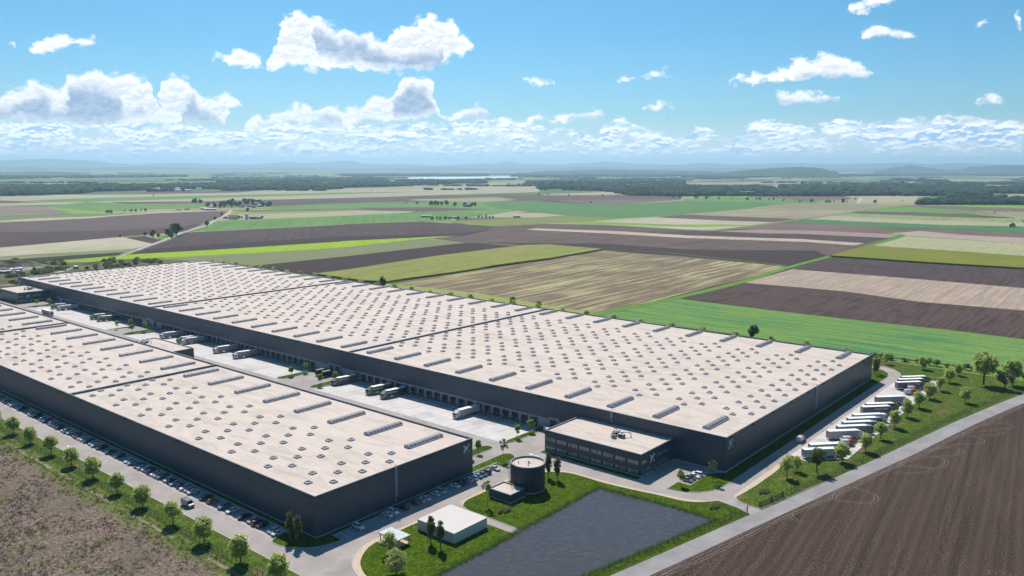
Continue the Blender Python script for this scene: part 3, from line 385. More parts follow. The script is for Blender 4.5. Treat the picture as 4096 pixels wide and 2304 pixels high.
CLUSTER=[(1264.9,2072.6,11.6,3.9,0),(1209.6,2065.6,13.7,6.3,0),(1321.9,2141.3,13.5,6.4,0),(1390.1,2192.0,13.9,6.5,0),(1463.2,2308.7,12.5,5.7,0),(1423.4,2255.4,12.8,5.3,0),(1321.9,2171.7,14.6,6.8,0),(1357.5,2400.4,10.3,4.6,0),(1460.4,2246.7,11.1,4.8,0),(1375.6,2293.2,10.1,4.7,0),(1229.8,2144.3,10.3,4.3,0),(1394.0,2301.2,12.8,4.3,0),(1315.4,2118.2,9.6,3.8,0),(1327.5,2388.1,14.4,4.9,0),(1306.1,2189.8,12.2,5.8,0),(1302.4,2232.4,11.4,3.7,0),(1345.0,2044.0,10.3,4.5,0),(1459.9,2319.2,14.8,6.8,0),(1318.9,2164.2,12.9,4.3,0),(1327.2,2397.6,9.3,3.6,0),(1364.5,2231.7,8.7,3.0,0),(1457.6,2229.5,11.3,4.0,0),(1347.4,2229.0,13.3,5.7,0),(1300.0,2096.5,12.2,4.6,0),(1245.6,2161.9,13.5,5.3,0),(1336.8,2170.1,11.1,3.6,0),(1329.3,2217.1,11.2,4.0,0),(1316.5,2187.3,10.0,3.6,0),(1331.5,2168.3,10.5,5.1,0),(1394.1,2168.7,11.1,5.3,0),(1365.5,2038.6,8.7,3.4,0),(1298.3,2185.3,14.3,7.0,0),(1446.6,2273.5,14.3,5.4,0),(1331.2,2212.9,12.9,4.8,0),(1410.8,2305.8,14.8,7.3,0),(1361.9,2064.6,12.5,5.7,0),(1511.6,2341.5,9.5,4.1,0),(1336.0,2391.3,11.0,5.1,0),(1389.2,2203.5,14.2,4.8,0),(1353.6,2219.5,14.2,5.1,0),(1358.1,2039.7,12.1,5.6,0),(1344.3,2408.8,13.0,4.4,0),(1341.0,2369.5,9.3,3.6,0),(1351.0,2383.8,10.7,3.6,0),(1341.1,2401.9,14.8,5.8,0),(1369.7,2247.7,8.9,4.3,0),(1458.4,2272.9,14.1,6.5,0),(1216.7,2050.2,12.6,6.1,0),(1312.7,2191.2,9.5,4.5,0),(1334.3,2140.5,14.1,5.2,0),(1345.0,2254.4,10.5,4.4,0),(1345.2,2213.6,11.9,4.9,0),(1374.3,2256.0,13.5,6.7,0),(1367.7,2082.2,14.4,6.0,0),(1348.6,2219.6,14.6,6.0,0),(1357.2,2248.4,9.3,4.3,0),(1486.1,2274.0,11.3,4.8,0),(1378.9,2061.4,14.4,5.6,0),(1337.2,2368.3,14.2,4.8,0),(1381.1,2058.8,12.7,4.8,0),(1449.9,2227.5,11.9,5.4,0),(1240.7,2069.2,14.7,5.1,0),(1044.2,1589.6,7.5,2.5,1),(1004.3,1618.4,7.1,2.6,1),(1033.4,1594.2,5.5,2.4,1),(983.4,1632.7,5.0,1.9,1),(1041.0,1598.9,6.8,2.8,1),(977.5,1636.4,4.2,1.5,1),(1039.0,1598.1,6.9,2.7,1),(983.9,1636.2,4.4,2.2,1),(1044.0,1591.4,5.2,1.8,1),(977.6,1630.2,5.8,2.5,1),(1006.4,1622.7,5.2,2.5,1),(1006.7,1612.8,6.2,2.8,1),(1733.1,1659.6,12.2,4.4,2),(1733.8,1657.0,13.0,5.7,2),(1775.9,1732.6,13.5,6.4,2),(1747.1,1754.3,12.1,5.1,2),(1749.2,1607.6,10.6,3.5,2),(1752.7,1728.8,10.8,4.5,2),(1752.2,1633.0,10.0,4.0,2),(1743.1,1761.3,9.5,4.4,2),(1728.7,1751.5,12.7,4.6,2),(1743.8,1754.2,8.8,4.1,2),(1791.3,1640.5,10.9,3.9,2),(1752.6,1596.3,9.5,4.2,2),(1803.7,1643.4,11.5,4.2,2),(1745.1,1630.4,12.7,5.9,2),(1739.3,1733.4,13.0,5.7,2),(1759.9,1765.3,13.7,5.2,2),(1787.2,1809.9,10.8,5.1,2),(1763.5,1743.5,9.7,4.2,2),(1808.5,1765.5,13.6,6.4,2),(1771.6,1798.4,9.4,4.6,2),(1736.5,1765.2,9.0,3.3,2),(1752.1,1635.2,10.1,4.3,2),(1282.2,1281.2,4.4,1.8,3),(1364.8,1231.7,6.8,3.0,3),(1318.5,1252.1,5.8,2.3,3),(1305.1,1238.9,7.3,3.6,3),(1310.5,1244.5,5.0,2.1,3),(1284.7,1272.2,6.4,2.8,3),(1384.2,1227.0,7.5,2.6,3),(1283.3,1256.4,5.0,1.8,3),(1377.6,1233.6,5.3,2.1,3),(1288.5,1287.7,7.0,2.4,3),(1310.9,1246.1,6.4,3.1,3),(1280.9,1255.9,7.2,3.3,3),(1300.0,1273.9,6.2,2.7,3),(1382.3,1214.6,5.4,2.7,3),(1307.5,1277.3,4.4,1.5,3),(1300.0,1274.0,7.2,3.2,3),(1313.7,1258.0,4.7,1.9,3),(1374.6,1231.0,5.6,2.2,3),(1307.8,1277.5,4.7,1.7,3),(1277.2,1266.8,7.3,3.2,3),(1309.7,1241.7,7.3,2.6,3),(1309.0,1249.6,4.3,1.5,3),(1320.0,1229.3,7.3,3.0,3),(1292.5,1253.2,6.8,2.4,3),(2777.6,936.2,4.9,2.2,4),(2683.1,1000.1,7.7,3.1,4),(2729.0,966.8,5.1,1.7,4),(2808.1,887.9,5.6,2.4,4),(2752.4,930.6,5.0,2.0,4),(2791.7,940.3,7.2,2.6,4),(2767.4,945.4,7.7,3.8,4),(2736.7,981.6,7.0,2.9,4),(2741.2,931.5,6.8,3.2,4),(2793.2,897.9,8.7,3.0,4),(2794.0,945.2,8.1,3.8,4),(2807.5,931.1,8.1,2.8,4),(2754.5,987.2,6.7,3.2,4),(2755.2,924.5,6.9,3.2,4),(2813.2,903.5,6.5,2.1,4),(2709.1,1002.7,5.2,2.1,4),(907.3,2040.7,8.6,4.0,5),(912.9,2037.9,5.2,1.8,5),(917.8,2040.1,6.9,2.3,5),(1007.5,2050.0,7.3,3.0,5),(1006.8,2072.9,5.4,2.7,5),(917.9,2040.1,6.9,3.0,5),(918.0,2053.6,7.4,2.5,5),(906.8,2044.0,7.0,2.8,5),(967.2,2048.7,5.5,2.1,5),(963.7,2070.6,5.6,2.3,5),(1014.2,2066.1,7.0,3.5,5),(981.4,2047.9,7.7,3.8,5),(989.9,2066.7,5.5,2.7,5),(977.3,2060.5,7.3,2.7,5),(1866.0,268.4,6.8,2.6,6),(1889.3,275.0,7.5,2.4,6),(1858.7,273.4,7.1,3.1,6),(1885.0,273.4,7.4,2.9,6)]
CNAMES=['the village grove','the red roofed farm hedge','the brick farmhouse grove','the hedge by the white modern house','the hedgerow before the right wood','the scrub line left of the village','the bushes at the right picture edge']
HOUSES=[(990.7,1619.4,20,12,9,(225,225,222),(170,40,50),'red roofed farmhouse with white walls beside the country lane'),(1023.6,1596.2,14,10,7,(210,150,140),(200,170,165),'pink farm barn beside a silo near the lane'),(1036.6,1595.6,18,11,6,(225,225,222),(185,170,170),'long pale farm barn right of the silo'),(1152.9,1990.3,30,10,5,(150,150,155),(225,225,222),'long white roofed farm shed at the left end of the village trees'),(1161.0,2040.5,16,10,5,(150,150,155),(225,225,222),'short white roofed shed at the village edge'),(1408.5,2175.3,22,10,6,(225,225,222),(150,150,155),'white barn behind the village trees'),(1328.5,2082.3,14,10,6,(225,225,222),(150,80,70),'small white house among the village trees'),(1343.7,2054.4,14,10,6,(225,225,222),(190,190,190),'pale roofed house at the right end of the village'),(1291.6,2066.3,12,9,7,(170,200,225),(90,70,68),'narrow pale blue house in the village trees'),(1298.2,2015.4,12,9,6,(190,170,150),(90,70,68),'brown roofed house at the front of the village'),(1097.5,2051.1,12,6,3,(150,150,155),(225,225,222),'low white greenhouse in the field left of the village'),(1121.8,2053.7,12,6,3,(150,150,155),(160,60,50),'low red roofed shed in the field left of the village'),(1318.4,1353.1,24,12,7,(225,225,222),(235,235,235),'white flat roofed modern house in the green field'),(1330.3,1289.5,9,7,3,(190,150,120),(170,100,70),'small orange garden shed behind the long hedge'),(1344.2,1288.3,9,7,3,(225,225,222),(200,200,200),'small white shed behind the long hedge'),(1454.1,1194.9,16,6,5,(225,225,222),(230,230,230),'white building on the narrow plot past the long hedge'),(1744.2,1618.2,22,10,7,(150,100,90),(90,70,68),'dark brick farmhouse between two clumps of trees'),(1892.1,3538.3,26,14,9,(225,225,222),(215,215,215),'white barn at the front edge of the left wood'),(1934.5,3522.9,26,14,9,(225,225,222),(215,215,215),'pale long barn right of the wood edge barn'),(2084.9,3697.3,26,14,9,(225,225,222),(215,215,215),'grey house in the left wood'),(1909.0,3752.9,26,14,9,(225,225,222),(190,90,70),'red roofed house in the left wood'),(2160.4,3496.8,26,14,9,(225,225,222),(215,215,215),'white house near the wood edge behind the village'),(2428.4,3545.8,26,14,9,(225,225,222),(190,90,70),'red roofed house in the middle of the far wood'),(2535.4,3506.5,26,14,9,(225,225,222),(215,215,215),'white roofed house at the right of the far wood'),(4134.4,1406.4,22,13,9,(225,225,222),(200,200,200),'white house in a gap of the right wood'),(4153.4,1386.9,22,13,9,(225,225,222),(150,70,70),'second white house in a gap of the right wood,red roofed'),(4169.5,1277.8,22,13,9,(225,225,222),(150,70,70),'red roofed long house in the right wood'),(4086.2,1302.8,22,13,9,(225,225,222),(200,200,200),'grey house in the right wood clearing')]
SHEDS=[(324.6,984.0),(329.4,984.6),(336.4,1000.3),(341.6,999.8),(345.5,1001.7),(335.3,977.7),(392.9,971.9),(322.2,988.5)]
QUARRY=[(328.9,1145.2),(358.3,1100.5),(396.5,1072.6),(428.8,1024.5),(458.5,1028.9),(483.7,999.8),(494.1,952.5),(475.0,904.2),(422.2,890.2),(352.9,894.8),(302.1,878.7),(251.5,883.4)]
MOUND=(360.9,1050.9)

# ------------------------------------------------------------------ ground, far to near
def baseground():
    m, t, b, pos = newmat('countryside'); q = t.v('MULTIPLY', pos, (0.0011, 0.0038, 0.0)); k = t.n('ShaderNodeVectorRotate', rotation_type='Z_AXIS'); t.L.new(q, k.inputs[0]); k.inputs['Angle'].default_value = 0.35
    vo = t.n('ShaderNodeTexVoronoi', distance='CHEBYCHEV'); t.L.new(k.outputs[0], vo.inputs['Vector']); vo.inputs['Scale'].default_value = 0.9; vo.inputs['Randomness'].default_value = 0.75
    cr = t.n('ShaderNodeValToRGB'); cr.color_ramp.interpolation = 'CONSTANT'; s = t.n('ShaderNodeSeparateColor'); t.L.new(vo.outputs['Color'], s.inputs[0]); t.L.new(s.outputs[0], cr.inputs[0])
    cols = [(0, (104, 128, 66)), (.18, (170, 164, 120)), (.36, (122, 106, 98)), (.5, (128, 160, 72)), (.64, (186, 172, 140)), (.78, (96, 82, 76)), (.9, (92, 136, 62))]
    e = cr.color_ramp.elements; e[0].position = 0; e[0].color = (*s2l(cols[0][1]), 1); e[1].position = cols[1][0]; e[1].color = (*s2l(cols[1][1]), 1)
    for p_, c_ in cols[2:]: x = e.new(p_); x.color = (*s2l(c_), 1)
    f = t.noise(pos, 0.004, 6, 0.6); c = t.mix(t.ss(f, 0.35, 0.7, 0.0, 0.35), cr.outputs[0], (0.10, 0.13, 0.045)); c = t.mix(1.0, c, (0.82, 0.82, 0.82), 'MULTIPLY')
    t.L.new(c, b.inputs['Base Color']); b.inputs['Roughness'].default_value = 1; b.inputs['Specular IOR Level'].default_value = 0.05; return m
M['country'] = baseground()
def ringrect(b, o, i, z, m, cuts=1):   # outer and inner rect as (x0,y0,x1,y1)
    for r_ in ((o[0], o[1], o[2], i[1]), (o[0], i[3], o[2], o[3]), (o[0], i[1], i[0], i[3]), (i[2], i[1], o[2], i[3])):
        b.add([(r_[0], r_[1], z), (r_[2], r_[1], z), (r_[2], r_[3], z), (r_[0], r_[3], z)], [(0, 1, 2, 3)], m)
SLOT = (255.9, 218.0, 290.0, 736.0)
b = MB(); ringrect(b, (-400, -400, 1500, 2000), SLOT, -0.06, 'country'); ringrect(b, (-4000, -4000, 9000, 9000), (-400, -400, 1500, 2000), -0.1, 'country'); ringrect(b, (-60000, -60000, 60000, 60000), (-4000, -4000, 9000, 9000), -0.5, 'country')
struct(b.build('ground'))
def fieldmat(name, c1, c2, amp, wd, ang):
    m, t, b, pos = newmat(name); k = t.n('ShaderNodeVectorRotate', rotation_type='Z_AXIS'); t.L.new(pos, k.inputs[0]); k.inputs['Angle'].default_value = -ang
    q = t.v('MULTIPLY', k.outputs[0], (1 / (wd * 22), 1 / wd, 0.0)); f = t.noise(q, 1.0, 5, 0.65, 0.2)
    q2 = t.v('MULTIPLY', k.outputs[0], (1 / (wd * 3), 3 / wd, 0.0)); g = t.noise(q2, 1.0, 3, 0.7)
    big = t.noise(pos, 0.35 / wd / 4, 4, 0.6)
    tram = t.n('ShaderNodeSeparateXYZ'); t.L.new(k.outputs[0], tram.inputs[0])
    mixf = t.m('ADD', t.m('MULTIPLY', t.ss(f, 0.40, 0.60), amp * 1.9), t.m('MULTIPLY', t.ss(big, 0.35, 0.7), 0.55), clamp=True)
    kk = {'ploughed_field': .62, 'stubble_field': .98, 'pale_field': .92}.get(name, .82); c = t.mix(mixf, tuple(v * kk for v in s2l(c1)), tuple(v * kk for v in s2l(c2)))
    c = t.mix(t.m('MULTIPLY', stripe(t, tram.outputs[1], 24.0 if wd < 12 else 48.0, 1.5), 0.3), c, tuple(v * .35 for v in s2l(c1)))
    c = t.mix(0.55, c, t.mix(g, (0.12, 0.12, 0.12), (0.88, 0.88, 0.88)), 'OVERLAY')
    cl_ = t.noise(pos, 1.4 if wd < 8 else .5, 3, 0.75); c = t.mix(0.4 if wd < 8 else .15, c, t.mix(t.ss(cl_, .3, .7), (0.1, 0.1, 0.1), (0.9, 0.9, 0.9)), 'OVERLAY')
    t.L.new(c, b.inputs['Base Color']); b.inputs['Roughness'].default_value = 1; b.inputs['Specular IOR Level'].default_value = 0.08; return m
for i, (nm, c1, c2, amp, wd, h, pts) in enumerate(FIELDS):
    e = Vector(pts[1]) - Vector(pts[0]) if nm not in ('stubble_field',) else Vector((1, 0.03))
    if i == len(FIELDS) - 4: e = Vector((0.02, 1.0))
    ang = math.atan2(e.y, e.x); z = 0.02 + 0.006 * i
    b = MB(); b.prism(pts, None, z, fieldmat(nm, c1, c2, amp, wd, ang)); struct(b.build(nm))
for k, (nm, c1, c2, pts) in enumerate(CORN):
    b = MB(); b.prism(pts, 0.0, 2.6 - k * .4, fieldmat(nm, c1, c2, .6, 6, 0.15 if k == 0 else 1.75)); o = b.build(nm)
    tag(o, ('green maize crop standing tall with a dark shaded front edge behind the long warehouse', 'yellowish maize crop standing tall right of the diagonal grass track')[k], 'crop', kind='stuff')
tm = {}
for k, (nm, wd, c, pts) in enumerate(ROADS):
    b = MB(); b.ribbon(curve_pts(pts, 3), wd, 0.55 + 0.01 * k, tm.setdefault(c, simple('track_surface', tuple(v * .85 for v in s2l(c)), .95, 0, .15, .1, .1))); struct(b.build(nm))
def water(name, c1, c2, sc_, st, rough=0.08):
    m, t, b, pos = newmat(name); k = t.n('ShaderNodeVectorRotate', rotation_type='Z_AXIS'); t.L.new(pos, k.inputs[0]); k.inputs['Angle'].default_value = -0.68
    q = t.v('MULTIPLY', k.outputs[0], (1.0, 0.40, 1.0)); f = t.noise(q, sc_, 2, 0.5, 0.5); big = t.noise(pos, 0.05, 3)
    ripple_sheen = t.m('MULTIPLY', t.ss(t.noise(t.v('MULTIPLY', k.outputs[0], (1.0, 0.38, 1.0)), sc_ * 1.3, 3, 0.55, 0.8), 0.50, 0.60), t.ss(big, .3, .6, .45, 1.0))
    t.L.new(t.mix(ripple_sheen, c1, c2), b.inputs['Base Color']); b.inputs['Roughness'].default_value = rough; b.inputs['Specular IOR Level'].default_value = 0.4  # lighter ripple reflections are painted into the water's base colour
    bump(t, b, f, 1.0, st); return m
M['water'] = water('pond_water', (0.058, 0.050, 0.045), (0.080, 0.069, 0.060), 0.75, 0.10, 0.07)
M['lake'] = glassy('lake_water', (0.5, 0.6, 0.7), 0.3, 1.0)
for p in (LAKE, LAKE2):
    b = MB(); b.prism(p, None, 0.9, 'lake'); struct(b.build('lake'))

# hills: ridges with real slopes, far beyond the plain
def hillmat(name, c1, c2):
    return ground2(name, c1, c2, None, 0.0012, 1.0, 0, .006)
M['hill'] = hillmat('wooded_hills', (0.03, 0.05, 0.02), (0.07, 0.10, 0.035)); M['hillf'] = hillmat('hill_fields', (0.20, 0.19, 0.10), (0.12, 0.16, 0.06))
def skydir(px, py):      # photo column -> horizontal unit vector
    d = FW + RT * ((px - 2048) / 3270) + UP * ((1152 - py) / 3270); h = Vector((d.x, d.y)); return h.normalized(), d.z / h.length
def ridge(name, prof, D, depth, mat, rough_, n=260):
    b = MB(); cols = []
    x0, x1 = prof[0][0], prof[-1][0]
    for i in range(n + 1):
        x = x0 + (x1 - x0) * i / n; j = max(k for k in range(len(prof)) if prof[k][0] <= x); j = min(j, len(prof) - 2)
        a, c = prof[j], prof[j + 1]; t = (x - a[0]) / (c[0] - a[0]); t = t * t * (3 - 2 * t); y = a[1] + (c[1] - a[1]) * t
        h, sl_ = skydir(x, y); H_ = max(117 + sl_ * D + rough_ * (noise.noise(Vector((x * .03, D, 0))) + .5 * noise.noise(Vector((x * .11, D, 5)))), 0)
        cols.append((h, H_))
    K = 9; vs = []
    for h, H_ in cols:
        for k in range(K):
            u = (k / (K - 1)) * 2 - 1; d = D + u * depth; z = H_ * (math.cos(u * math.pi) * .5 + .5) ** (.8)
            if 0 < k < K - 1: z *= 1 + .12 * noise.noise(Vector((h.x * D * .0006, h.y * D * .0006, k * 1.3)))
            vs.append((h.x * d, h.y * d, z - (2 if k in (0, K - 1) else 0)))
    fs = [(i * K + k, i * K + k + 1, (i + 1) * K + k + 1, (i + 1) * K + k) for i in range(n) for k in range(K - 1)]
    b.add(vs, fs, mat); return struct(b.build(name, smooth=True))
o_ = 1.59
def ov(p): return [(x * o_, y * o_) for x, y in p]
ridge('far_hills', ov([(-500, 408), (-100, 408), (0, 403), (60, 401), (130, 399), (200, 402), (240, 404), (290, 411), (330, 413), (450, 410), (560, 412), (640, 413), (700, 408), (730, 407), (760, 412), (850, 406), (880, 405), (920, 413), (1000, 413), (1100, 416), (1180, 413), (1240, 411), (1280, 405), (1330, 413), (1400, 414), (1480, 410), (1520, 406), (1600, 412), (1700, 414), (1760, 409), (1850, 413), (1900, 412), (2000, 410), (2100, 413), (2200, 411), (2280, 410), (2330, 414), (2420, 411), (2576, 414), (3000, 413)]), 33000, 5000, 'hill', 14)
ridge('middle_hills', ov([(-500, 424), (0, 420), (200, 422), (400, 420), (560, 424), (700, 421), (900, 424), (1100, 421), (1300, 424), (1500, 420), (1700, 424), (1900, 422), (2100, 425), (2300, 424), (2576, 425), (3000, 424)]), 24000, 3500, 'hill', 14)
ridge('wooded_hill', ov([(-400, 436), (-100, 434), (0, 433), (100, 431), (170, 432), (230, 437)]), 13500, 1800, 'hill', 5, 80)
ridge('wooded_hill', ov([(1830, 432), (1900, 426), (1960, 421), (2010, 419), (2060, 422), (2095, 430), (2110, 433)]), 10500, 1100, 'hill', 5, 80)
ridge('wooded_hill', ov([(2200, 430), (2260, 420), (2290, 415), (2330, 420), (2380, 428)]), 17000, 1400, 'hill', 5, 80)
ridge('wooded_hill', ov([(2380, 430), (2460, 418), (2520, 414), (2600, 415), (2700, 424)]), 17500, 1400, 'hill', 5, 80)
ridge('wooded_hill', ov([(1300, 434), (1400, 430), (1500, 427), (1600, 428), (1740, 430), (1850, 434)]), 13000, 1500, 'hill', 4, 80)

# ------------------------------------------------------------------ site surfaces
YARDS = [(218.3, 349.6), (383.6, 562.2), (592.4, 734.2)]
outer = [(131.2, 870), (131.2, 112), (150, 60), (262.5, 60), (262.5, 104), (300, 100), (507, 104), (507, 870)]
b = MB(); b.prism(outer, None, 0.0, 'asphalt', holes=[[(255.9, a), (284.0, a), (284.0, c), (255.9, c)] for a, c in YARDS]); struct(b.build('site_road'))
for a, c in YARDS:
    b = MB(); b.add([(255.9, a, 0), (285, a, -1.3), (255.9, c, 0), (285, c, -1.3)], [(0, 1, 3, 2)], 'concyard')
    for y, s_ in ((a, 1), (c, -1)): b.add([(255.9, y, 0), (285, y, -1.3), (285, y, 0)], [(0, 1, 2)], 'plinth')
    struct(b.build('loading_yard'))
def yz(x): return -1.3 * (x - 255.9) / 29.1
b = MB()
for a, c, y0 in ((218.3, 349.6, 225.1), (383.6, 562.2, 389.9), (592.4, 734.2, 599.5)):
    y = y0 + 0.75; 
    while y < c - 1:
        if y > a + 1.5:
            for xa, xb in ((256.4, 281.0),):
                b.add([(xa, y - .11, yz(xa) + .02), (xb, y - .11, yz(xb) + .02), (xb, y + .11, yz(xb) + .02), (xa, y + .11, yz(xa) + .02)], [(0, 1, 2, 3)], 'white')
        y += 5.68
def arrow(b, x, y, dy, L_=6.0, z=0.012):
    s = 1 if dy > 0 else -1
    b.add([(x - .18, y, z), (x + .18, y, z), (x + .18, y + s * L_ * .6, z), (x - .18, y + s * L_ * .6, z)], [(0, 1, 2, 3) if s > 0 else (3, 2, 1, 0)], 'white')
    b.add([(x - .6, y + s * L_ * .6, z), (x + .6, y + s * L_ * .6, z), (x, y + s * L_, z)], [(0, 1, 2) if s > 0 else (2, 1, 0)], 'white')
arrow(b, 134.6, 225.7, -1); arrow(b, 134.7, 355.8, -1); arrow(b, 252.6, 195.4, 1)
# parking bays: paving and lines
pv = MB(); pv.add([(140, 215.5, .006), (146.3, 214.8, .006), (146.3, 470, .006), (140, 470, .006)], [(0, 1, 2, 3)], 'paver')
pv.add([(153, 197.2, .006), (234, 197.2, .006), (234, 202, .006), (153, 202, .006)], [(0, 1, 2, 3)], 'paver')
struct(pv.build('parking_paving'))
b.add([(139.6, 215.5, .007), (140, 215.5, .007), (140, 470, .007), (139.6, 470, .007)], [(0, 1, 2, 3)], 'kerb')
y = 216.2
while y < 470: b.add([(140.1, y - .06, .014), (146.2, y - .06, .014), (146.2, y + .06, .014), (140.1, y + .06, .014)], [(0, 1, 2, 3)], 'white'); y += 2.52
x = 155.9
while x < 233: b.add([(x - .06, 197.3, .014), (x + .06, 197.3, .014), (x + .06, 202, .014), (x - .06, 202, .014)], [(0, 1, 2, 3)], 'white'); x += 2.52
b.add([(153, 201.9, .014), (233.9, 201.9, .014), (233.9, 202.02, .014), (153, 202.02, .014)], [(0, 1, 2, 3)], 'white')
struct(b.build('road_markings'))
b = MB(); b.prism([(320.5, 117.6), (317.4, 110.2), (331, 98.3), (491, 98.3), (487, 101), (481.3, 117.6)], None, 0.008, 'concyard'); struct(b.build('truck_park_paving'))
# beige paving strips
G1a = curve_pts([(206, 189.7), (222, 190.0), (232, 189.2), (242.0, 184.6), (245.8, 180.0), (247.6, 174.1), (247.8, 161.0), (249.3, 148.0), (251.3, 135.5), (252.6, 129.0), (255.3, 123.4), (258.3, 119.4)])
G1b = curve_pts([(206, 188.0), (222, 188.0), (230.5, 187.2), (240.2, 183.2), (244.1, 178.8), (246.0, 173.2), (246.0, 160.0), (247.3, 148.0), (248.9, 139.0), (249.8, 130.5), (252.2, 124.8), (258.2, 119.3)])
G2a = curve_pts([(206, 189.7), (201.2, 189.5), (198.3, 187.9), (196.6, 185.4)]); G2b = curve_pts([(206, 188.0), (201.8, 187.9), (199.0, 187.0), (196.6, 185.4)])
G3a = curve_pts([(188, 189.6), (175, 189.7), (165.0, 189.9), (158.5, 189.9), (153.7, 188.6), (148.4, 185.2), (144.6, 181.4), (141.6, 175.2), (140.2, 166), (140.4, 150), (142, 140)])
G3b = curve_pts([(188, 187.9), (175, 187.9), (165.0, 187.9), (161.1, 187.7), (155.0, 186.4), (149.2, 182.8), (145.6, 178.6), (143.1, 173.0), (141.9, 165), (142.1, 150), (144, 140)])
G4a = [(307, 117.6), (300, 117.4), (267.6, 117.4), (265.6, 117.0)]; G4b = [(308, 116.2), (303, 115.2), (296, 114.9), (280.3, 115.0), (270.0, 115.6), (265.0, 116.1)]
b = MB()
for A, B in ((G1a, G1b), (G2a, G2b), (G3a, G3b)): b.prism(A + B[::-1], None, 0.012, 'gravel')
b.prism(G4a + G4b[::-1], None, 0.012, 'gravel')
b.prism([(159.5, 179.2), (165.7, 179.2), (165.7, 187.4), (159.5, 187.4)], None, 0.135, 'gravel')
struct(b.build('beige_path'))
b = MB(); b.prism([(191.3, 169.5), (191.3, 159.6), (195.1, 159.6), (195.1, 184.5), (191.3, 184.5)], None, 0.012, 'asphalt'); struct(b.build('service_path'))
POND = [(241.3, 158.8), (242.0, 147.5), (243.0, 131.2), (243.2, 112.8), (235.8, 114.0), (184.9, 124.6), (160, 130.0), (120, 138.5), (120, 157.8), (156.4, 158.0), (178.7, 157.6), (204.5, 158.2)]
b = MB(); b.prism(POND, None, 0.03, 'water'); struct(b.build('pond'))
# west bank lawn (white building side), pond lawn and banks around the water
def lawn(name, poly, m='lawn', z=0.12, kerb=True, holes=()):
    b = MB(); b.prism(poly, -0.05, z, m, 'kerb', holes); o = struct(b.build(name))
    if kerb: k = MB(); k.ribbon(poly, 0.24, z + .012, 'kerb', True, .14); struct(k.build('kerb'))
    return o
lawn('lawn', G3b[:-1] + [(141.9, 158.2), (156.4, 158.0), (178.7, 157.6), (191.3, 157.9), (191.3, 187.9)], kerb=False)
lawn('lawn', [(195.1, 158.0)] + [(204.5, 158.2), (241.3, 158.8), (242.0, 147.5), (243.0, 131.2), (243.2, 112.8), (256.0, 109.6), (257.2, 112.0)] + G1b[::-1][:-1] + G2b + [(195.1, 181.5)], kerb=False)
lawn('lawn', [(120, 138.5), (160, 130.0), (184.9, 124.6), (235.8, 114.0), (243.2, 112.8), (256.0, 109.6), (254.8, 106.7), (253.7, 106.3), (190, 119.3), (118, 134.5)], kerb=False)
k = MB(); k.ribbon(G3a, .28, .1, 'kerb', h=.12); k.ribbon(G1a, .28, .05, 'kerb', h=.06); k.ribbon(G2a, .28, .1, 'kerb', h=.12); k.ribbon([(196.6, 185.4), (195.3, 181.5), (195.1, 160)], .28, .14, 'kerb', h=.16); k.ribbon([(258.2, 119.3), (257.2, 112.0), (256.0, 109.6), (254.8, 106.7)], .28, .14, 'kerb', h=.16); struct(k.build('kerb'))
isl = curve_pts([(153.1, 197.0), (148.6, 197.6), (145.3, 199.0), (142.0, 201.9), (140.2, 204.1), (138.7, 207.0), (138.0, 210.0), (138.1, 212.4), (139.0, 213.7), (140.3, 214.2)], 3)
lawn('lawn_island', isl + [(146.6, 214.6), (146.6, 480), (148.6, 480), (148.6, 203.8), (236, 203.8), (236, 202.1), (153.1, 202.0)])
lawn('lawn_island', [(222, 204.2), (222, 208.2), (245.0, 208.7)] + curve_pts([(245.0, 208.7), (247.0, 207.6), (247.6, 205.6), (246.2, 203.0), (243.5, 201.3), (234.2, 197.3)], 3)[1:] + [(234.1, 202.0), (236.2, 202.15), (236.2, 204.2)])
lawn('lawn_island', [(222, 216.2), (222, 221.6), (245, 221.6)] + curve_pts([(245, 221.6), (248.0, 220.9), (249.3, 219.0), (248.4, 216.8), (246.0, 216.1)], 3)[1:])
lawn('lawn_island', [(259.4, 218.1), (284.6, 218.1), (284.6, 217.0), (280.5, 214.9), (259.6, 214.5), (257.6, 215.3), (257.4, 217.2)])
lawn('lawn_strip', [(256.6, 198.2), (259.7, 198.2), (259.7, 152.0), (256.6, 151.7)])
isl = curve_pts([(277.0, 123.7), (269.6, 124.1), (265.3, 125.3), (261.8, 127.5), (259.3, 130.2), (257.4, 133.2), (256.6, 136.0), (256.2, 138.9)], 3)
lawn('lawn_island', isl + [(264.6, 138.9), (264.7, 133.9), (279.7, 133.9), (284.8, 129.3), (469.8, 129.3), (469.8, 144), (486, 144)] + curve_pts([(486, 144), (492.0, 141), (495.3, 136.9), (494.8, 131.4), (490.0, 126.6), (484.1, 124.4), (477, 123.7)], 3)[1:])
lawn('lawn_island', [(257.2, 384.0), (258.3, 384.6), (284.6, 383.3), (284.6, 380.6), (264.1, 378.1), (257.7, 379.4), (256.6, 381.5)][::-1])
lawn('lawn_island', [(256.8, 354.0), (259.5, 355.6), (271.7, 355.6), (273.5, 352.8), (284.6, 352.0), (284.6, 350.0), (260.3, 349.9), (257.3, 351.3)][::-1])
lawn('lawn_island', [(257.3, 592.0), (262, 592.2), (284.6, 592.1), (284.6, 588.6), (266, 588.0), (258.3, 590.2)][::-1])
lawn('lawn_island', [(256.6, 567.4), (262, 570.8), (276, 570.6), (283.6, 567.0), (284.6, 562.6), (257.9, 562.6)][::-1])
lawn('lawn_island', [(257.0, 736.5), (258.0, 739.3), (262, 740.4), (276.2, 740.2), (277, 735.6), (257.6, 734.8)][::-1])
lawn('lawn_strip', [(256.3, 764), (259.6, 764), (259.6, 801), (256.3, 801)][::-1])
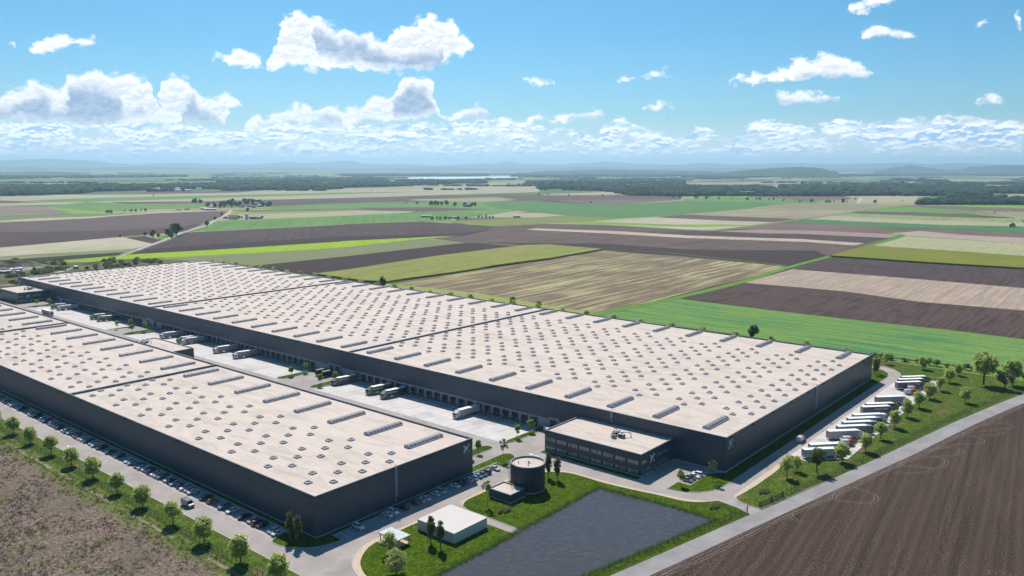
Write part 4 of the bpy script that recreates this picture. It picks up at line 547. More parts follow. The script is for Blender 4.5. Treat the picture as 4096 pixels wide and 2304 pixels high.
# big right lawn between truck park and fence
RL = [(308.2, 116.6), (320.3, 117.4), (317.2, 110.1), (330.9, 98.1), (491.3, 98.1), (487.3, 101.2), (481.6, 117.8), (486.5, 118.4), (493.5, 120.6), (500.7, 126.0), (504.0, 132.0), (501.0, 140.5), (492, 148), (486, 152), (486, 870), (516, 870), (519.3, 142.6), (518.4, 108.5), (517.5, 62.8), (517.5, 52.5),
      (500.3, 57.2), (491.5, 59.3), (450, 68.8), (411.9, 76.6), (375, 83.2), (341.6, 89.2), (304.8, 95.9), (262.3, 104.7)]
lawn('meadow_lawn', RL + curve_pts([(262.3, 104.9), (261.4, 106.5), (261.4, 109.3), (262.2, 112.4), (263.4, 114.7), (265.0, 116.1)], 3)[1:] + G4b[::-1][1:-1], 'rough', kerb=False)
k = MB(); k.ribbon(RL[:18], .26, .13, 'kerb', h=.15); k.ribbon([(304.8, 95.9), (262.3, 104.7)] + curve_pts([(262.3, 104.9), (261.4, 106.5), (261.4, 109.3), (262.2, 112.4), (263.4, 114.7), (265.0, 116.1)], 3)[1:], .26, .13, 'kerb', h=.15); k.ribbon([(131.0, 480), (131.0, 120)], .26, .13, 'kerb', h=.15); struct(k.build('kerb'))
lawn('meadow_lawn', [(131.0, 480), (131.0, 186), (131.0, 120), (120.0, 120), (122.0, 186), (122.8, 240), (123.4, 480)], 'rough', kerb=False)
# country road outside the fence and the brown field beyond it
b = MB(); RU = [(120, 133.8), (189.6, 119.2), (253.7, 105.9), (261.5, 104.3), (304.8, 95.4), (341.6, 88.7), (411.9, 76.1), (491.5, 58.7), (560, 42), (700, 5)]
RLo = [(120, 126), (196.2, 110.6), (232.9, 103.4), (293.1, 91.4), (349.8, 79.8), (393.4, 72.0), (430.4, 64.9), (470.0, 56.0), (560, 34), (700, -3)]
b.prism(curve_pts(RU, 3) + curve_pts(RLo, 3)[::-1], None, 0.06, 'lane'); struct(b.build('country_road'))
def plough():
    m, t, b, pos = newmat('ploughed_soil'); k = t.n('ShaderNodeVectorRotate', rotation_type='Z_AXIS'); t.L.new(pos, k.inputs[0]); k.inputs['Angle'].default_value = -0.12
    q = t.v('MULTIPLY', k.outputs[0], (0.012, 0.34, 0.0)); f = t.noise(q, 1.0, 3, 0.6, 0.15); g = t.noise(t.v('MULTIPLY', k.outputs[0], (1.0, 1.5, 1.0)), 1.0, 5, 0.78)
    q3 = t.v('MULTIPLY', k.outputs[0], (0.004, 0.10, 0.0)); h = t.noise(q3, 1.0, 2, 0.6); sx = t.n('ShaderNodeSeparateXYZ'); t.L.new(k.outputs[0], sx.inputs[0])
    fur = t.m('SINE', t.m('ADD', t.m('MULTIPLY', sx.outputs[1], 2 * math.pi / 3.4), t.m('MULTIPLY', t.noise(pos, 0.05, 2), 3.0)))
    c = t.mix(t.ss(g, 0.28, 0.72), (0.020, 0.013, 0.009), (0.165, 0.117, 0.088)); c = t.mix(t.ss(f, 0.36, 0.64, 0, .45), c, (0.028, 0.019, 0.015)); c = t.mix(t.ss(h, .40, .60, 0, .5), c, (0.085, 0.060, 0.047))
    c = t.mix(t.ss(fur, 0.0, 1.0, 0, .2), c, (0.034, 0.024, 0.020))
    c = t.mix(t.m('MULTIPLY', t.ss(t.noise(pos, 0.02, 5, 0.65), 0.60, 0.70, 0.0, 0.55), t.ss(g, .4, .6)), c, (0.22, 0.115, 0.07))
    c = t.mix(t.ss(g, 0.64, 0.74, 0, .6), c, (0.36, 0.30, 0.25))
    t.L.new(c, b.inputs['Base Color']); b.inputs['Roughness'].default_value = 1; b.inputs['Specular IOR Level'].default_value = 0.05; bump(t, b, t.m('ADD', t.m('MULTIPLY', fur, .2), g), 0.8, 0.35); return m
M['plough'] = plough()
b = MB(); b.prism(curve_pts(RLo, 3) + [(700, -300), (120, -300)], None, 0.03, 'plough'); struct(b.build('bare_field'))
M['track'] = ground2('tyre_track_soil', (0.25, 0.20, 0.165), (0.12, 0.09, 0.072), None, 1.2, 1.0, 0, 5)
b = MB()
def offs(pts, d):
    o = []
    for i in range(len(pts)):
        a = Vector(pts[max(i - 1, 0)]); c = Vector(pts[min(i + 1, len(pts) - 1)]); t = (c - a).normalized(); o.append((pts[i][0] - t.y * d, pts[i][1] + t.x * d))
    return o
ti = 0
def wob(pts, a_, f_, ph): return [(x + a_ * math.sin(f_ * x + ph), y + a_ * math.cos(f_ * x * 1.3 + ph)) for x, y in pts]
for line in (wob(offs(curve_pts(RLo, 10), -1.0), .25, .11, 0), wob(offs(curve_pts(RLo, 10), -2.6), .5, .07, 2)):
    for d in (-.5, .5): b.ribbon(offs(line, d), 0.28, 0.05 + .004 * ti, 'track'); ti += 1
for lp in [[(286.3,88.8),(293.5,89.8),(300.6,87.2),(301.2,82.6),(299.5,78.8),(295.7,76.8),(291.6,77.4),(288.2,81.0),(285.1,88.4)],[(322.7,84.0),(332.1,81.6),(339.7,76.1),(342.7,71.4),(340.7,69.2),(335.6,69.7),(329.4,76.0),(326.8,80.2)],[(337.0,80.4),(348.7,78.3),(356.6,72.6),(355.6,67.8),(351.0,66.1),(344.2,67.3),(340.0,71.2),(337.9,77.1)],[(353.2,77.9),(364.6,74.4),(372.7,70.0),(372.9,65.9),(369.7,64.5),(363.3,66.0),(357.2,70.7),(351.2,75.4)],[(373.3,73.2),(385.4,71.0),(394.3,67.5),(394.0,62.2),(389.9,60.2),(384.9,62.1),(378.7,68.1),(361.0,76.1)],[(391.6,70.7),(401.4,66.2),(410.5,59.8),(409.6,56.4),(404.2,57.1),(396.2,65.2)],[(406.8,67.2),(418.6,63.9),(425.7,58.5),(423.9,54.4),(418.6,54.7),(412.7,60.1)],[(263.9,95.9),(260.5,93.2),(259.5,89.6)]]:
    for d in (-.75, .55): b.ribbon(offs(curve_pts(lp, 5), d), 0.26, 0.05 + .004 * ti, 'track'); ti += 1
struct(b.build('tyre_tracks'))
# scrub land outside the left fence
def scrub():
    m, t, b, pos = newmat('dry_scrub'); f = t.noise(pos, 0.16, 7, 0.66, 0.5); g = t.noise(pos, 1.1, 6, 0.75, 0.3); k = t.n('ShaderNodeSeparateXYZ'); t.L.new(pos, k.inputs[0])
    g = t.noise(t.v('MULTIPLY', pos, (1.0, 0.6, 1.0)), 1.0, 6, 0.78, 0.3); c = t.mix(t.ss(g, 0.3, 0.68), (0.040, 0.029, 0.023), (0.34, 0.25, 0.195)); edge = t.ss(t.m('ADD', k.outputs[0], t.m('MULTIPLY', f, 14)), 119.0, 126.5)
    c = t.mix(t.ss(t.noise(pos, 0.07, 6, 0.7, 0.4), 0.48, 0.60, 0, .65), c, t.mix(g, (0.05, 0.05, 0.03), (0.24, 0.20, 0.14)))
    gr = t.mix(t.ss(g, .3, .7), (0.05, 0.08, 0.015), (0.19, 0.24, 0.05)); c = t.mix(t.m('MAXIMUM', edge, t.ss(f, 0.55, 0.64, 0, .7)), c, gr)
    pa = t.m('MULTIPLY', t.ss(t.m('ABSOLUTE', t.m('SUBTRACT', t.m('ADD', k.outputs[0], t.m('MULTIPLY', f, 3)), 121.2)), 0.9, 0.3), t.ss(t.noise(pos, 0.08, 3), .42, .56)); c = t.mix(pa, c, (0.36, 0.25, 0.20))
    t.L.new(c, b.inputs['Base Color']); b.inputs['Roughness'].default_value = 1; b.inputs['Specular IOR Level'].default_value = 0.1; bump(t, b, g, 1.0, 0.6); return m
M['scrub'] = scrub()
b = MB(); b.prism([(123.6, 480), (123.2, 240), (122.4, 186), (120.4, 135), (-200, 135), (-200, 480)][::-1], None, 0.03, 'scrub'); struct(b.build('scrubland'))
M['quarry'] = ground2('quarry_ground', (0.06, 0.075, 0.03), (0.16, 0.14, 0.08), (0.40, 0.35, 0.30), 0.03, 1.0, 0.4, 0.5)
b = MB(); b.prism(QUARRY, None, 0.5, 'quarry'); struct(b.build('rough_ground'))

# ------------------------------------------------------------------ buildings
CAMP = Vector((0, 0, 117))
def proj(p):
    d = Vector(p) - CAMP; w_ = d.dot(FW)
    if w_ < 1: return (-9999, -9999, 1)
    return (2048 + 3270 * d.dot(RT) / w_, 1152 - 3270 * d.dot(UP) / w_, w_)
def inframe(p, mg=60):
    x, y, w_ = proj(p); return -mg < x < 4096 + mg and -mg < y < 2304 + mg
def text_part(body, size, mat, name, parent, origin, udir, vdir, shear=0.0, weight=0.0, depth=0.06, align='LEFT'):
    cu = bpy.data.curves.new(name, 'FONT'); cu.body = body; cu.size = size; cu.extrude = depth / 2; cu.shear = shear; cu.offset = weight; cu.resolution_u = 2; cu.align_x = align
    t = bpy.data.objects.new(name, cu); sc.collection.objects.link(t); dg = bpy.context.evaluated_depsgraph_get(); dg.update()
    me = bpy.data.meshes.new_from_object(t.evaluated_get(dg)); bpy.data.objects.remove(t); bpy.data.curves.remove(cu)
    u = Vector(udir); v = Vector(vdir); n = u.cross(v); o = Vector(origin)
    for q in me.vertices: c = q.co.copy(); q.co = o + u * c.x + v * c.y + n * c.z
    me.materials.clear(); me.materials.append(M[mat]); me.name = name
    ob = bpy.data.objects.new(name, me); sc.collection.objects.link(ob)
    if parent: ob.parent = parent
    return ob
def logo(parent, o, udir, s=3.0):      # bracketed p3 mark, o = lower left corner, s = size
    u = Vector(udir); v = Vector((0, 0, 1)); n = u.cross(v); b = MB(); o = Vector(o) + n * 0.02
    def bar(x0, y0, x1, y1):
        P = [o + u * x + v * y + n * d for d in (0, .1) for x, y in ((x0 * s, y0 * s), (x1 * s, y0 * s), (x1 * s, y1 * s), (x0 * s, y1 * s))]
        b.add(P, [(4, 5, 6, 7), (0, 1, 5, 4), (1, 2, 6, 5), (2, 3, 7, 6), (3, 0, 4, 7)], 'white')
    t, l = .085, .24
    for fx in (0, 1):
        for fy in (0, 1):
            if (fx, fy) == (1, 1): l2 = .26
            else: l2 = l
            x0 = 0 if fx == 0 else 1 - l2; bar(x0, (1 - t) if fy else 0, x0 + l2, 1 if fy else t)
            xx = 0 if fx == 0 else 1 - t; bar(xx, (1 - l2) if fy else t, xx + t, (1 - t) if fy else l2)
    lg = b.build('logo_sign', parent)
    text_part('p', s * .86, 'white', 'logo_letter', lg, o + u * (s * .17) + v * (s * .36) + n * .03, u, v, 0, .03 * s)
    text_part('3', s * .5, 'white', 'logo_letter', lg, o + u * (s * .56) + v * (s * .47) + n * .03, u, v, 0, .024 * s)
    return lg
def ladder(parent, p, n, z0, z1, name='cage_ladder'):      # caged ladder on a wall, n = outward normal
    b = MB(); p = Vector(p); n = Vector(n); u = Vector((-n.y, n.x, 0)); H_ = z1 - z0
    for s in (-.3, .3): b.tube([p + u * s + n * .25 + Vector((0, 0, z0)), p + u * s + n * .25 + Vector((0, 0, z1 + 1.1))], .05, 'alu', 4)
    z = z0 + .4
    while z < z1 + .8: b.tube([p - u * .3 + n * .25 + Vector((0, 0, z)), p + u * .3 + n * .25 + Vector((0, 0, z))], .03, 'alu', 4); z += .45
    z = z0 + 2.2; hoops = []
    while z < z1 + 1.1:
        h = [p + u * (.3 * math.cos(a) * 1.4) + n * (.25 + .75 * math.sin(a)) + Vector((0, 0, z)) for a in [k * math.pi / 6 for k in range(7)]]; b.tube(h, .035, 'alu', 4); hoops.append(h); z += .8
    for k in (1, 3, 5): b.tube([hoops[0][k], hoops[-1][k]], .03, 'alu', 4)
    b.tube([p + u * .5 + n * .1 + Vector((0, 0, z1 + 1.1)), p + u * .5 - n * 1.3 + Vector((0, 0, z1 + 1.1)), p + u * .5 - n * 1.3 + Vector((0, 0, z1))], .04, 'alu', 4)
    b.tube([p - u * .5 + n * .1 + Vector((0, 0, z1 + 1.1)), p - u * .5 - n * 1.3 + Vector((0, 0, z1 + 1.1)), p - u * .5 - n * 1.3 + Vector((0, 0, z1))], .04, 'alu', 4)
    return b.build(name, parent)
# skylight meshes built once, at the origin
def barrel_meshes():
    b = MB(); L_, W_, hc, ha = 17.7, 3.3, .5, .8; N = 8
    b.box(0, -W_ / 2, 0, L_, W_ / 2, hc, 'curb', True); b.box(-.06, -W_ / 2 - .06, hc - .12, L_ + .06, W_ / 2 + .06, hc + .02, 'cap')
    arc = [(-(W_ / 2 - .12) * math.cos(math.pi * k / N), hc + .02 + ha * math.sin(math.pi * k / N)) for k in range(N + 1)]
    for x, fl in ((.1, False), (L_ - .1, True)):
        f = list(range(N + 1)); b.add([(x, y, z) for y, z in arc], [tuple(f if fl else f[::-1])], 'curb')
    for k in range(10):
        x = .1 + (L_ - .2) * k / 9; x0, x1 = x - .09, x + .09
        vs = [(xx, y * 1.02, hc + (z - hc) * 1.05) for y, z in arc for xx in (x0, x1)]
        b.add(vs, [(2 * i, 2 * i + 1, 2 * i + 3, 2 * i + 2) for i in range(N)], 'cap')
    for k in (1, 4, 7):
        x0 = .1 + (L_ - .2) * k / 9; x1 = .1 + (L_ - .2) * (k + 1) / 9; y, z = arc[3]; b.box(x0, y - .05, z, x1, y + .05, z + .06, 'cap')
    g = MB(); vs = [(xx, y, z) for y, z in arc for xx in (.1, L_ - .1)]; g.add(vs, [(2 * i, 2 * i + 1, 2 * i + 3, 2 * i + 2) for i in range(N)], 'barrel')
    return b, g
def dome_mb(b, x=0, y=0, z=0, g=None):
    g = g or b; r_ = 1.06
    b.box(x - r_, y - r_, z, x + r_, y + r_, z + .42, 'curb', True); 
    for q in ((-r_ - .04, -r_ - .04, r_ + .04, -r_ + .2), (-r_ - .04, r_ - .2, r_ + .04, r_ + .04), (-r_ - .04, -r_ + .2, -r_ + .2, r_ - .2), (r_ - .2, -r_ + .2, r_ + .04, r_ - .2)): b.box(x + q[0], y + q[1], z + .36, x + q[2], y + q[3], z + .52, 'cap')
    a = .86; P = []
    for s, h in ((1, .5), (.8, .66), (.45, .78)):
        P += [(x + sx * a * s, y + sy * a * s, z + h) for sx, sy in ((-1, -1), (1, -1), (1, 1), (-1, 1))]
    fs = [(4 * l + i, 4 * l + (i + 1) % 4, 4 * l + 4 + (i + 1) % 4, 4 * l + 4 + i) for l in range(2) for i in range(4)] + [(8, 9, 10, 11)]
    g.add(P, fs, 'dome')
def shell(root, x0, y0, x1, y1, h, zb=-1.5, roofz=None, plinth=True, cop=.3):
    roofz = roofz or h - .75; t = .35
    b = MB()
    for q in ((x0, y0, x0 + t, y1), (x1 - t, y0, x1, y1), (x0 + t, y0, x1 - t, y0 + t), (x0 + t, y1 - t, x1 - t, y1)): b.box(q[0], q[1], zb, q[2], q[3], h - .05, 'wall')
    b.build('wall', root)
    r_ = MB(); r_.add([(x0 + t, y0 + t, roofz), (x1 - t, y0 + t, roofz), (x1 - t, y1 - t, roofz), (x0 + t, y1 - t, roofz)], [(0, 1, 2, 3)], 'roof'); r_.build('roof', root)
    c = MB()
    for q in ((x0 - .04, y0 - .04, x0 + t + .03, y1 + .04), (x1 - t - .03, y0 - .04, x1 + .04, y1 + .04), (x0 + t + .03, y0 - .04, x1 - t - .03, y0 + t + .03), (x0 + t + .03, y1 - t - .03, x1 - t - .03, y1 + .04)): c.box(q[0], q[1], h - .2, q[2], q[3], h, 'coping')
    for q in ((x0 + t + .005, y0 + t, x0 + t + .03, y1 - t), (x1 - t - .03, y0 + t, x1 - t - .005, y1 - t)): c.box(q[0], q[1], roofz, q[2], q[3], h - .21, 'trimin')
    for q in ((x0 + t + .03, y0 + t + .005, x1 - t - .03, y0 + t + .03), (x0 + t + .03, y1 - t - .03, x1 - t - .03, y1 - t - .005)): c.box(q[0], q[1], roofz, q[2], q[3], h - .21, 'trimin')
    c.build('parapet', root)
    if plinth:
        p = MB(); p.ribbon([(x0 - .02, y0 - .02), (x1 + .02, y0 - .02), (x1 + .02, y1 + .02), (x0 - .02, y1 + .02)], .1, .5, 'plinth', True, .8); p.build('plinth', root)
def flood(root, p, n):
    b = MB(); u = Vector((-n[1], n[0], 0)); p = Vector(p); n = Vector(n)
    for s in (-.55, .55):
        c = p + u * s + n * .35; e = Vector((abs(u.x) * .3 + abs(n.x) * .22, abs(u.y) * .3 + abs(n.y) * .22, .16)); b.box(*(c - e), *(c + e), 'lampbox')
        b.tube([p + u * s, c], .05, 'dark', 4)
    b.build('floodlight', root)
BZ = 13.35
def skylights(root, X0, ybars, xbars, rows, limit):
    bm_, gm_ = barrel_meshes(); B0 = None
    for y in ybars:
        for x in xbars:
            if not inframe((x + 10, y, 13.4), 250): continue
            if B0 is None: bo = bm_.build('barrel_skylight', root, (x, y, BZ)); go = gm_.build('glazing', bo); B0 = (bo, go)
            else:
                bo = B0[0].copy(); sc.collection.objects.link(bo); bo.parent = root; bo.location = (x, y, BZ); go = B0[1].copy(); sc.collection.objects.link(go); go.parent = bo
    pts = sorted([p for p in rows if inframe((p[0], p[1], 13.5), 80)], key=lambda p: proj((p[0], p[1], 13.5))[2])
    D0 = None
    for x, y in pts[:limit]:
        if D0 is None:
            b = MB(); g = MB(); dome_mb(b, g=g); do = b.build('dome_skylight', root, (x, y, BZ)); gl = g.build('dome', do); D0 = (do, gl)
        else:
            do = D0[0].copy(); sc.collection.objects.link(do); do.parent = root; do.location = (x, y, BZ); gl = D0[1].copy(); sc.collection.objects.link(gl); gl.parent = do
    if pts[limit:]:
        b = MB()
        for x, y in pts[limit:]: dome_mb(b, x, y, BZ)
        o = b.build('dome_skylight', root); o['kind'] = 'stuff'
# --- big warehouse
w1 = empty('warehouse', (0, 0, 0)); tag(w1, 'largest dark blue warehouse with a beige roof and a long row of loading docks', 'warehouse')
X0, X1, Y0, Y1 = 285.0, 469.6, 129.5, 833.6
shell(w1, X0, Y0, X1, Y1, 14.1)
for y in (356.1, 581.8):
    b = MB(); b.box(X0 + .38, y - .3, BZ, X1 - .38, y + .3, 14.25, 'trimin'); b.box(X0 + .36, y - .38, 14.25, X1 - .36, y + .38, 14.33, 'coping'); b.build('fire_wall', w1)
rows = []
for k in range(31):
    yb = 135.9 + 22.79 * k
    rows += [(322.0 + 12.4 * i, yb) for i in range(10)] + [(316.4 + 12.4 * i, yb + 5.75) for i in range(11)] + [(322.6 + 12.4 * i, yb + 11.5) for i in range(10)]
rows = [p for p in rows if p[1] < Y1 - 3 and all(abs(p[1] - f) > 1.8 for f in (356.1, 581.8))]
skylights(w1, X0, [141.5 + 22.79 * k for k in range(31)], (291.6, 448.8), rows, 99)
b = MB()
for a, c in ((207.0, 362.6), (374.3, 578.4), (589.6, 742.6)): b.box(284.9, a, -1.5, 285.0, c, 4.15, 'concrete')
for a, c in ((209.4, 215.3), (362.6, 374.3), (578.4, 589.6), (742.6, 748.3)):
    b.box(284.88, a, -1.5, 285.0, c, 5.1, 'concrete')
b.build('loading_wall', w1)
def gate(y0, y1, z1):
    g = MB(); g.box(284.80, y0, 0.02, 284.87, y1, z1, 'door')
    for k in range(1, 7): g.box(284.785, y0, z1 * k / 7 - .02, 284.80, y1, z1 * k / 7 + .02, 'dark')
    g.build('roller_door', w1)
    for y in (y0 - .35, y1 + .35):
        p = MB(); p.cyl((283.9, y, 0), .16, (0, 0, 1), 1.1, 'yellow', 8); p.build('bollard', w1)
for q in ((210.5, 214.2, 4.0), (369.6, 373.0, 4.0), (363.8, 367.4, 4.0), (574.2, 577.6, 4.0), (584.6, 588.6, 3.8), (743.4, 747.0, 4.0)): gate(*q)
for y in (374.8, 361.6, 581.2, 748.6): p = MB(); p.box(284.80, y, 0.02, 284.87, y + 1.0, 2.1, 'door'); p.build('door', w1)
# dock shelters
b = MB()
for s in (-1, 1):
    b.box(-.62, s * 1.8, -.35, 0, s * 1.12, 3.4, 'black'); b.box(-.66, s * 1.86, -.35, -.5, s * 1.8, 3.46, 'grey'); b.box(-.64, s * 1.36, .25, -.62, s * 1.2, 1.35, 'white')
b.box(-.62, -1.12, 2.35, 0, 1.12, 3.4, 'black'); b.box(-.70, -1.8, 3.4, 0, 1.8, 3.48, 'grey'); b.box(-.60, -1.12, 1.6, -.58, 1.12, 2.35, 'black')
b.box(-.42, -1.45, -.55, 0, 1.45, -.02, 'dark')
for s in (-1, 1): b.box(-.5, s * 1.35, -.75, -.05, s * 1.0, -.2, 'black')
d_ = MB(); d_.box(-.1, -1.12, 0, -.04, 1.12, 1.62, 'door'); d_.box(-.12, -.5, .95, -.1, .5, 1.1, 'glass')
YD = [225.1 + 5.68 * k - 1.8 for k in range(23)] + [389.9 + 5.652 * k - 1.8 for k in range(32)] + [599.5 + 5.667 * k - 1.8 for k in range(25)]
D0 = None
for y in YD:
    if D0 is None: do = b.build('dock_shelter', w1, (284.9, y, 0)); dd = d_.build('dock_door', do); D0 = (do, dd)
    else:
        do = D0[0].copy(); sc.collection.objects.link(do); do.parent = w1; do.location = (284.9, y, 0); dd = D0[1].copy(); sc.collection.objects.link(dd); dd.parent = do
y = 139.4
while y < 800: flood(w1, (284.98, y, 13.6), (-1, 0, 0)); y += 20.2
for x in (288.5, 308.9, 329.3, 349.7, 370.1, 390.5, 410.9, 431.3, 451.7): flood(w1, (x, 129.48, 13.6), (0, -1, 0))
ladder(w1, (285, 181.5, 0), (-1, 0, 0), 9.2, 14.1); ladder(w1, (381.5, 129.5, 0), (0, -1, 0), 1.6, 14.1); ladder(w1, (285, 795, 0), (-1, 0, 0), 9.2, 14.1)
logo(w1, (287.0, 129.46, 9.0), (1, 0, 0), 3.3); logo(w1, (284.96, 830.3, 8.6), (0, -1, 0), 3.3)
p = MB(); p.box(372.6, 129.4, 0.1, 373.6, 129.46, 2.2, 'door'); p.build('door', w1)
# --- front warehouse
w2 = empty('warehouse', (0, 0, 0)); tag(w2, 'nearer dark blue warehouse whose corner points at the viewer, parked cars along two sides', 'warehouse')
shell(w2, 148.5, 203.9, 221.9, 833, 14.1)
for y in (384.9, 565.6, 746.5):
    b = MB(); b.box(148.88, y - .3, BZ, 221.52, y + .3, 14.25, 'trimin'); b.box(148.86, y - .38, 14.25, 221.54, y + .38, 14.33, 'coping'); b.build('fire_wall', w2)
rows = []
for k in range(27):
    yb = 210.1 + 22.84 * k + .3
    rows += [(160.9 + 12.3 * i, yb) for i in range(3)] + [(155.1 + 12.2 * i, yb + 5.8) for i in range(4)] + [(161.2 + 12.25 * i, yb + 11.6) for i in range(3)]
rows = [p for p in rows if all(abs(p[1] - f) > 1.8 for f in (384.9, 565.6, 746.5))]
skylights(w2, 148.5, [216.3 + 22.84 * k for k in range(27)], (199.3,), rows, 99)
for y in (206.8, 226.9, 247.4, 268.2, 289.0, 309.8, 330.5, 351.4, 372.0, 392.7, 413.4, 434.1, 454.8): flood(w2, (148.48, y, 13.55), (-1, 0, 0))
for x in (150.3, 173.4, 196.9, 220.3): flood(w2, (x, 203.88, 13.6), (0, -1, 0))
for y in (288.7, 362.3, 435.4): p = MB(); p.box(148.36, y - .5, .1, 148.4, y + .5, 2.3, 'door'); p.build('door', w2)
ladder(w2, (182.3, 203.9, 0), (0, -1, 0), 1.4, 14.1); logo(w2, (216.8, 203.86, 9.2), (1, 0, 0), 3.0)
# office annex behind the front warehouse
an = empty('office_annex', (234, 475, 0)); tag(an, 'low dark annex with a flat beige roof behind the front warehouse by the middle yard', 'annex')
an.location = (0, 0, 0); shell(an, 222.0, 452.0, 246.1, 498.0, 9.0, -.1, 8.5, False)
def windows(root, n, c0, positions, w_, z0, z1, fixed, npan=4):
    for c, zz0, zz1, ww, k in positions:
        f = MB(); g = MB()
        def bx(bb, u0, u1, a, b_, d0, d1, m):
            if n[0]: bb.box(fixed + n[0] * d0, u0, a, fixed + n[0] * d1, u1, b_, m)
            else: bb.box(u0, fixed + n[1] * d0, a, u1, fixed + n[1] * d1, b_, m)
        u0, u1 = c - ww / 2, c + ww / 2
        bx(f, u0 - .08, u1 + .08, zz0 - .1, zz0, 0, .1, 'dark'); bx(f, u0 - .08, u1 + .08, zz1, zz1 + .1, 0, .1, 'dark')
        for i in range(k + 1): uu = u0 + ww * i / k; bx(f, uu - .07, uu + .07, zz0, zz1, 0, .09, 'dark')
        fo = f.build('window', root); bx(g, u0, u1, zz0, zz1, .01, .03, 'oglass'); g.build('pane', fo)
windows(an, (0, -1), 0, [(228 + 0, 4.4, 6.0, 4.6, 4), (238.5, 4.4, 6.0, 4.6, 4)], 0, 0, 0, 452.0); logo(an, (231.6, 451.96, 4.0), (1, 0, 0), 2.8)
# office block
of = empty('office_block', (0, 0, 0)); tag(of, 'two storey dark office block with window bands near the pond', 'office building')
shell(of, 259.8, 152.0, 284.95, 198.0, 9.0, -.1, 8.5, False)
P_ = [(195.05 - 5.64 * k, a, c, 4.7, 4) for k in range(8) for a, c in ((4.55, 6.15), (0.95, 2.45))]
windows(of, (-1, 0), 0, P_, 0, 0, 0, 259.8)
windows(of, (0, -1), 0, [(262.0, 4.8, 6.2, 3.6, 4), (263.9, 1.1, 2.6, 7.2, 8), (273.9, 4.9, 6.2, 3.7, 4), (278.2, 4.9, 6.2, 3.4, 4), (273.9, 1.2, 2.7, 3.7, 4), (278.2, 1.2, 2.7, 3.4, 4)], 0, 0, 0, 152.0)
p = MB(); p.box(268.9, 151.9, .1, 270.5, 151.97, 2.6, 'oglass'); p.box(269.65, 151.86, .1, 269.75, 151.9, 2.6, 'dark'); p.box(268.8, 151.86, 2.6, 270.6, 151.97, 2.75, 'dark'); p.build('entrance_door', of)
p = MB(); p.ribbon([(268.6, 151.97), (259.77, 151.97), (259.77, 198.03)], .1, .5, 'plinth', h=.6); p.ribbon([(270.8, 151.97), (282.9, 151.97)], .1, .5, 'plinth', h=.6); p.build('plinth', of)
logo(of, (266.4, 151.96, 3.9), (1, 0, 0), 3.1)
for y in (196.3, 175.5, 153.6): flood(of, (259.78, y, 8.6), (-1, 0, 0))
flood(of, (261.2, 151.98, 8.6), (0, -1, 0))
# far office block
fo = empty('office_block', (0, 0, 0)); tag(fo, 'two storey dark office block at the far left end of the largest warehouse', 'office building')
shell(fo, 259.8, 763.5, 284.95, 809.5, 9.0, -.1, 8.5, False)
windows(fo, (-1, 0), 0, [(765.4 + 2.9 + 5.64 * k, a, c, 4.7, 4) for k in range(8) for a, c in ((4.55, 6.15), (0.95, 2.45))], 0, 0, 0, 259.8)
windows(fo, (0, -1), 0, [(262.2, 4.7, 6.1, 3.6, 4), (262.2, 1.0, 2.5, 3.6, 4), (266.2, 1.0, 2.5, 3.6, 4), (274.5, 4.7, 6.1, 6.0, 6), (278.5, 1.0, 2.4, 6.0, 6)], 0, 0, 0, 763.5)
p = MB(); p.box(269.0, 763.4, .1, 271.0, 763.47, 2.5, 'oglass'); p.build('entrance_door', fo); logo(fo, (266.4, 763.46, 3.9), (1, 0, 0), 3.1)
# rooftop plant
def hvac(x, y, z, label):
    r_ = empty('rooftop_plant', (x, y, z)); tag(r_, label, 'air conditioning plant', 'rooftop plant')
    for bx in ((-.2, -1.4, 1.6, 1.0, 1.6), (2.6, 1.2, 4.2, 3.2, 1.5), (.4, 2.6, 1.9, 4.0, 2.0), (-2.6, .9, -1.7, 2.3, 1.4)):
        b = MB(); b.box(bx[0], bx[1], .25, bx[2], bx[3], bx[4], 'alu'); b.box(bx[0] - .03, bx[1] + .2, .4, bx[0], bx[3] - .2, bx[4] - .25, 'black'); b.box(bx[0] + .2, bx[1] - .03, .4, bx[2] - .2, bx[1], bx[4] - .25, 'black')
        for xx in (bx[0] + .1, bx[2] - .2): b.box(xx, bx[1] + .1, 0, xx + .1, bx[3] - .1, .25, 'dark')
        h = b.build('housing', r_); g = MB(); g.cyl(((bx[0] + bx[2]) / 2, (bx[1] + bx[3]) / 2, bx[4]), .42, (0, 0, 1), .15, 'dark', 12); g.build('fan', h)
    for P in ([(-2.2, 2.9, 0), (-2.2, 2.9, 1.5), (-1.6, 2.7, 1.9), (.6, 1.4, 1.9)], [(1.0, .6, 1.8), (2.2, -.6, 1.9), (3.4, -2.2, 1.9), (3.8, -2.6, 1.4), (3.8, -2.6, 0)], [(1.2, 3.2, 1.9), (1.2, 1.6, 2.2), (2.8, 1.6, 1.9)]):
        b = MB(); b.tube(P, .24, 'alu', 8); b.build('duct', r_)
    b = MB()
    for q in ((.9, 2.2, 2.1), (-.6, 2.4, 1.2)): b.cyl(q, .14, (0, 0, 1), .8, simple('blue_pump', (.03, .09, .25), .5) if 'blue_pump' not in bpy.data.materials else bpy.data.materials['blue_pump'], 8)
    b.build('pump', r_)
    return r_
hvac(272.6, 169.5, 8.5, 'cluster of air handling units and bent ducts on the near office roof'); hvac(274, 779.5, 8.5, 'cluster of air handling units and ducts on the far left office roof')
hvac(232.5, 487, 8.5, 'air handling units on the annex roof, half behind the front warehouse roof edge')
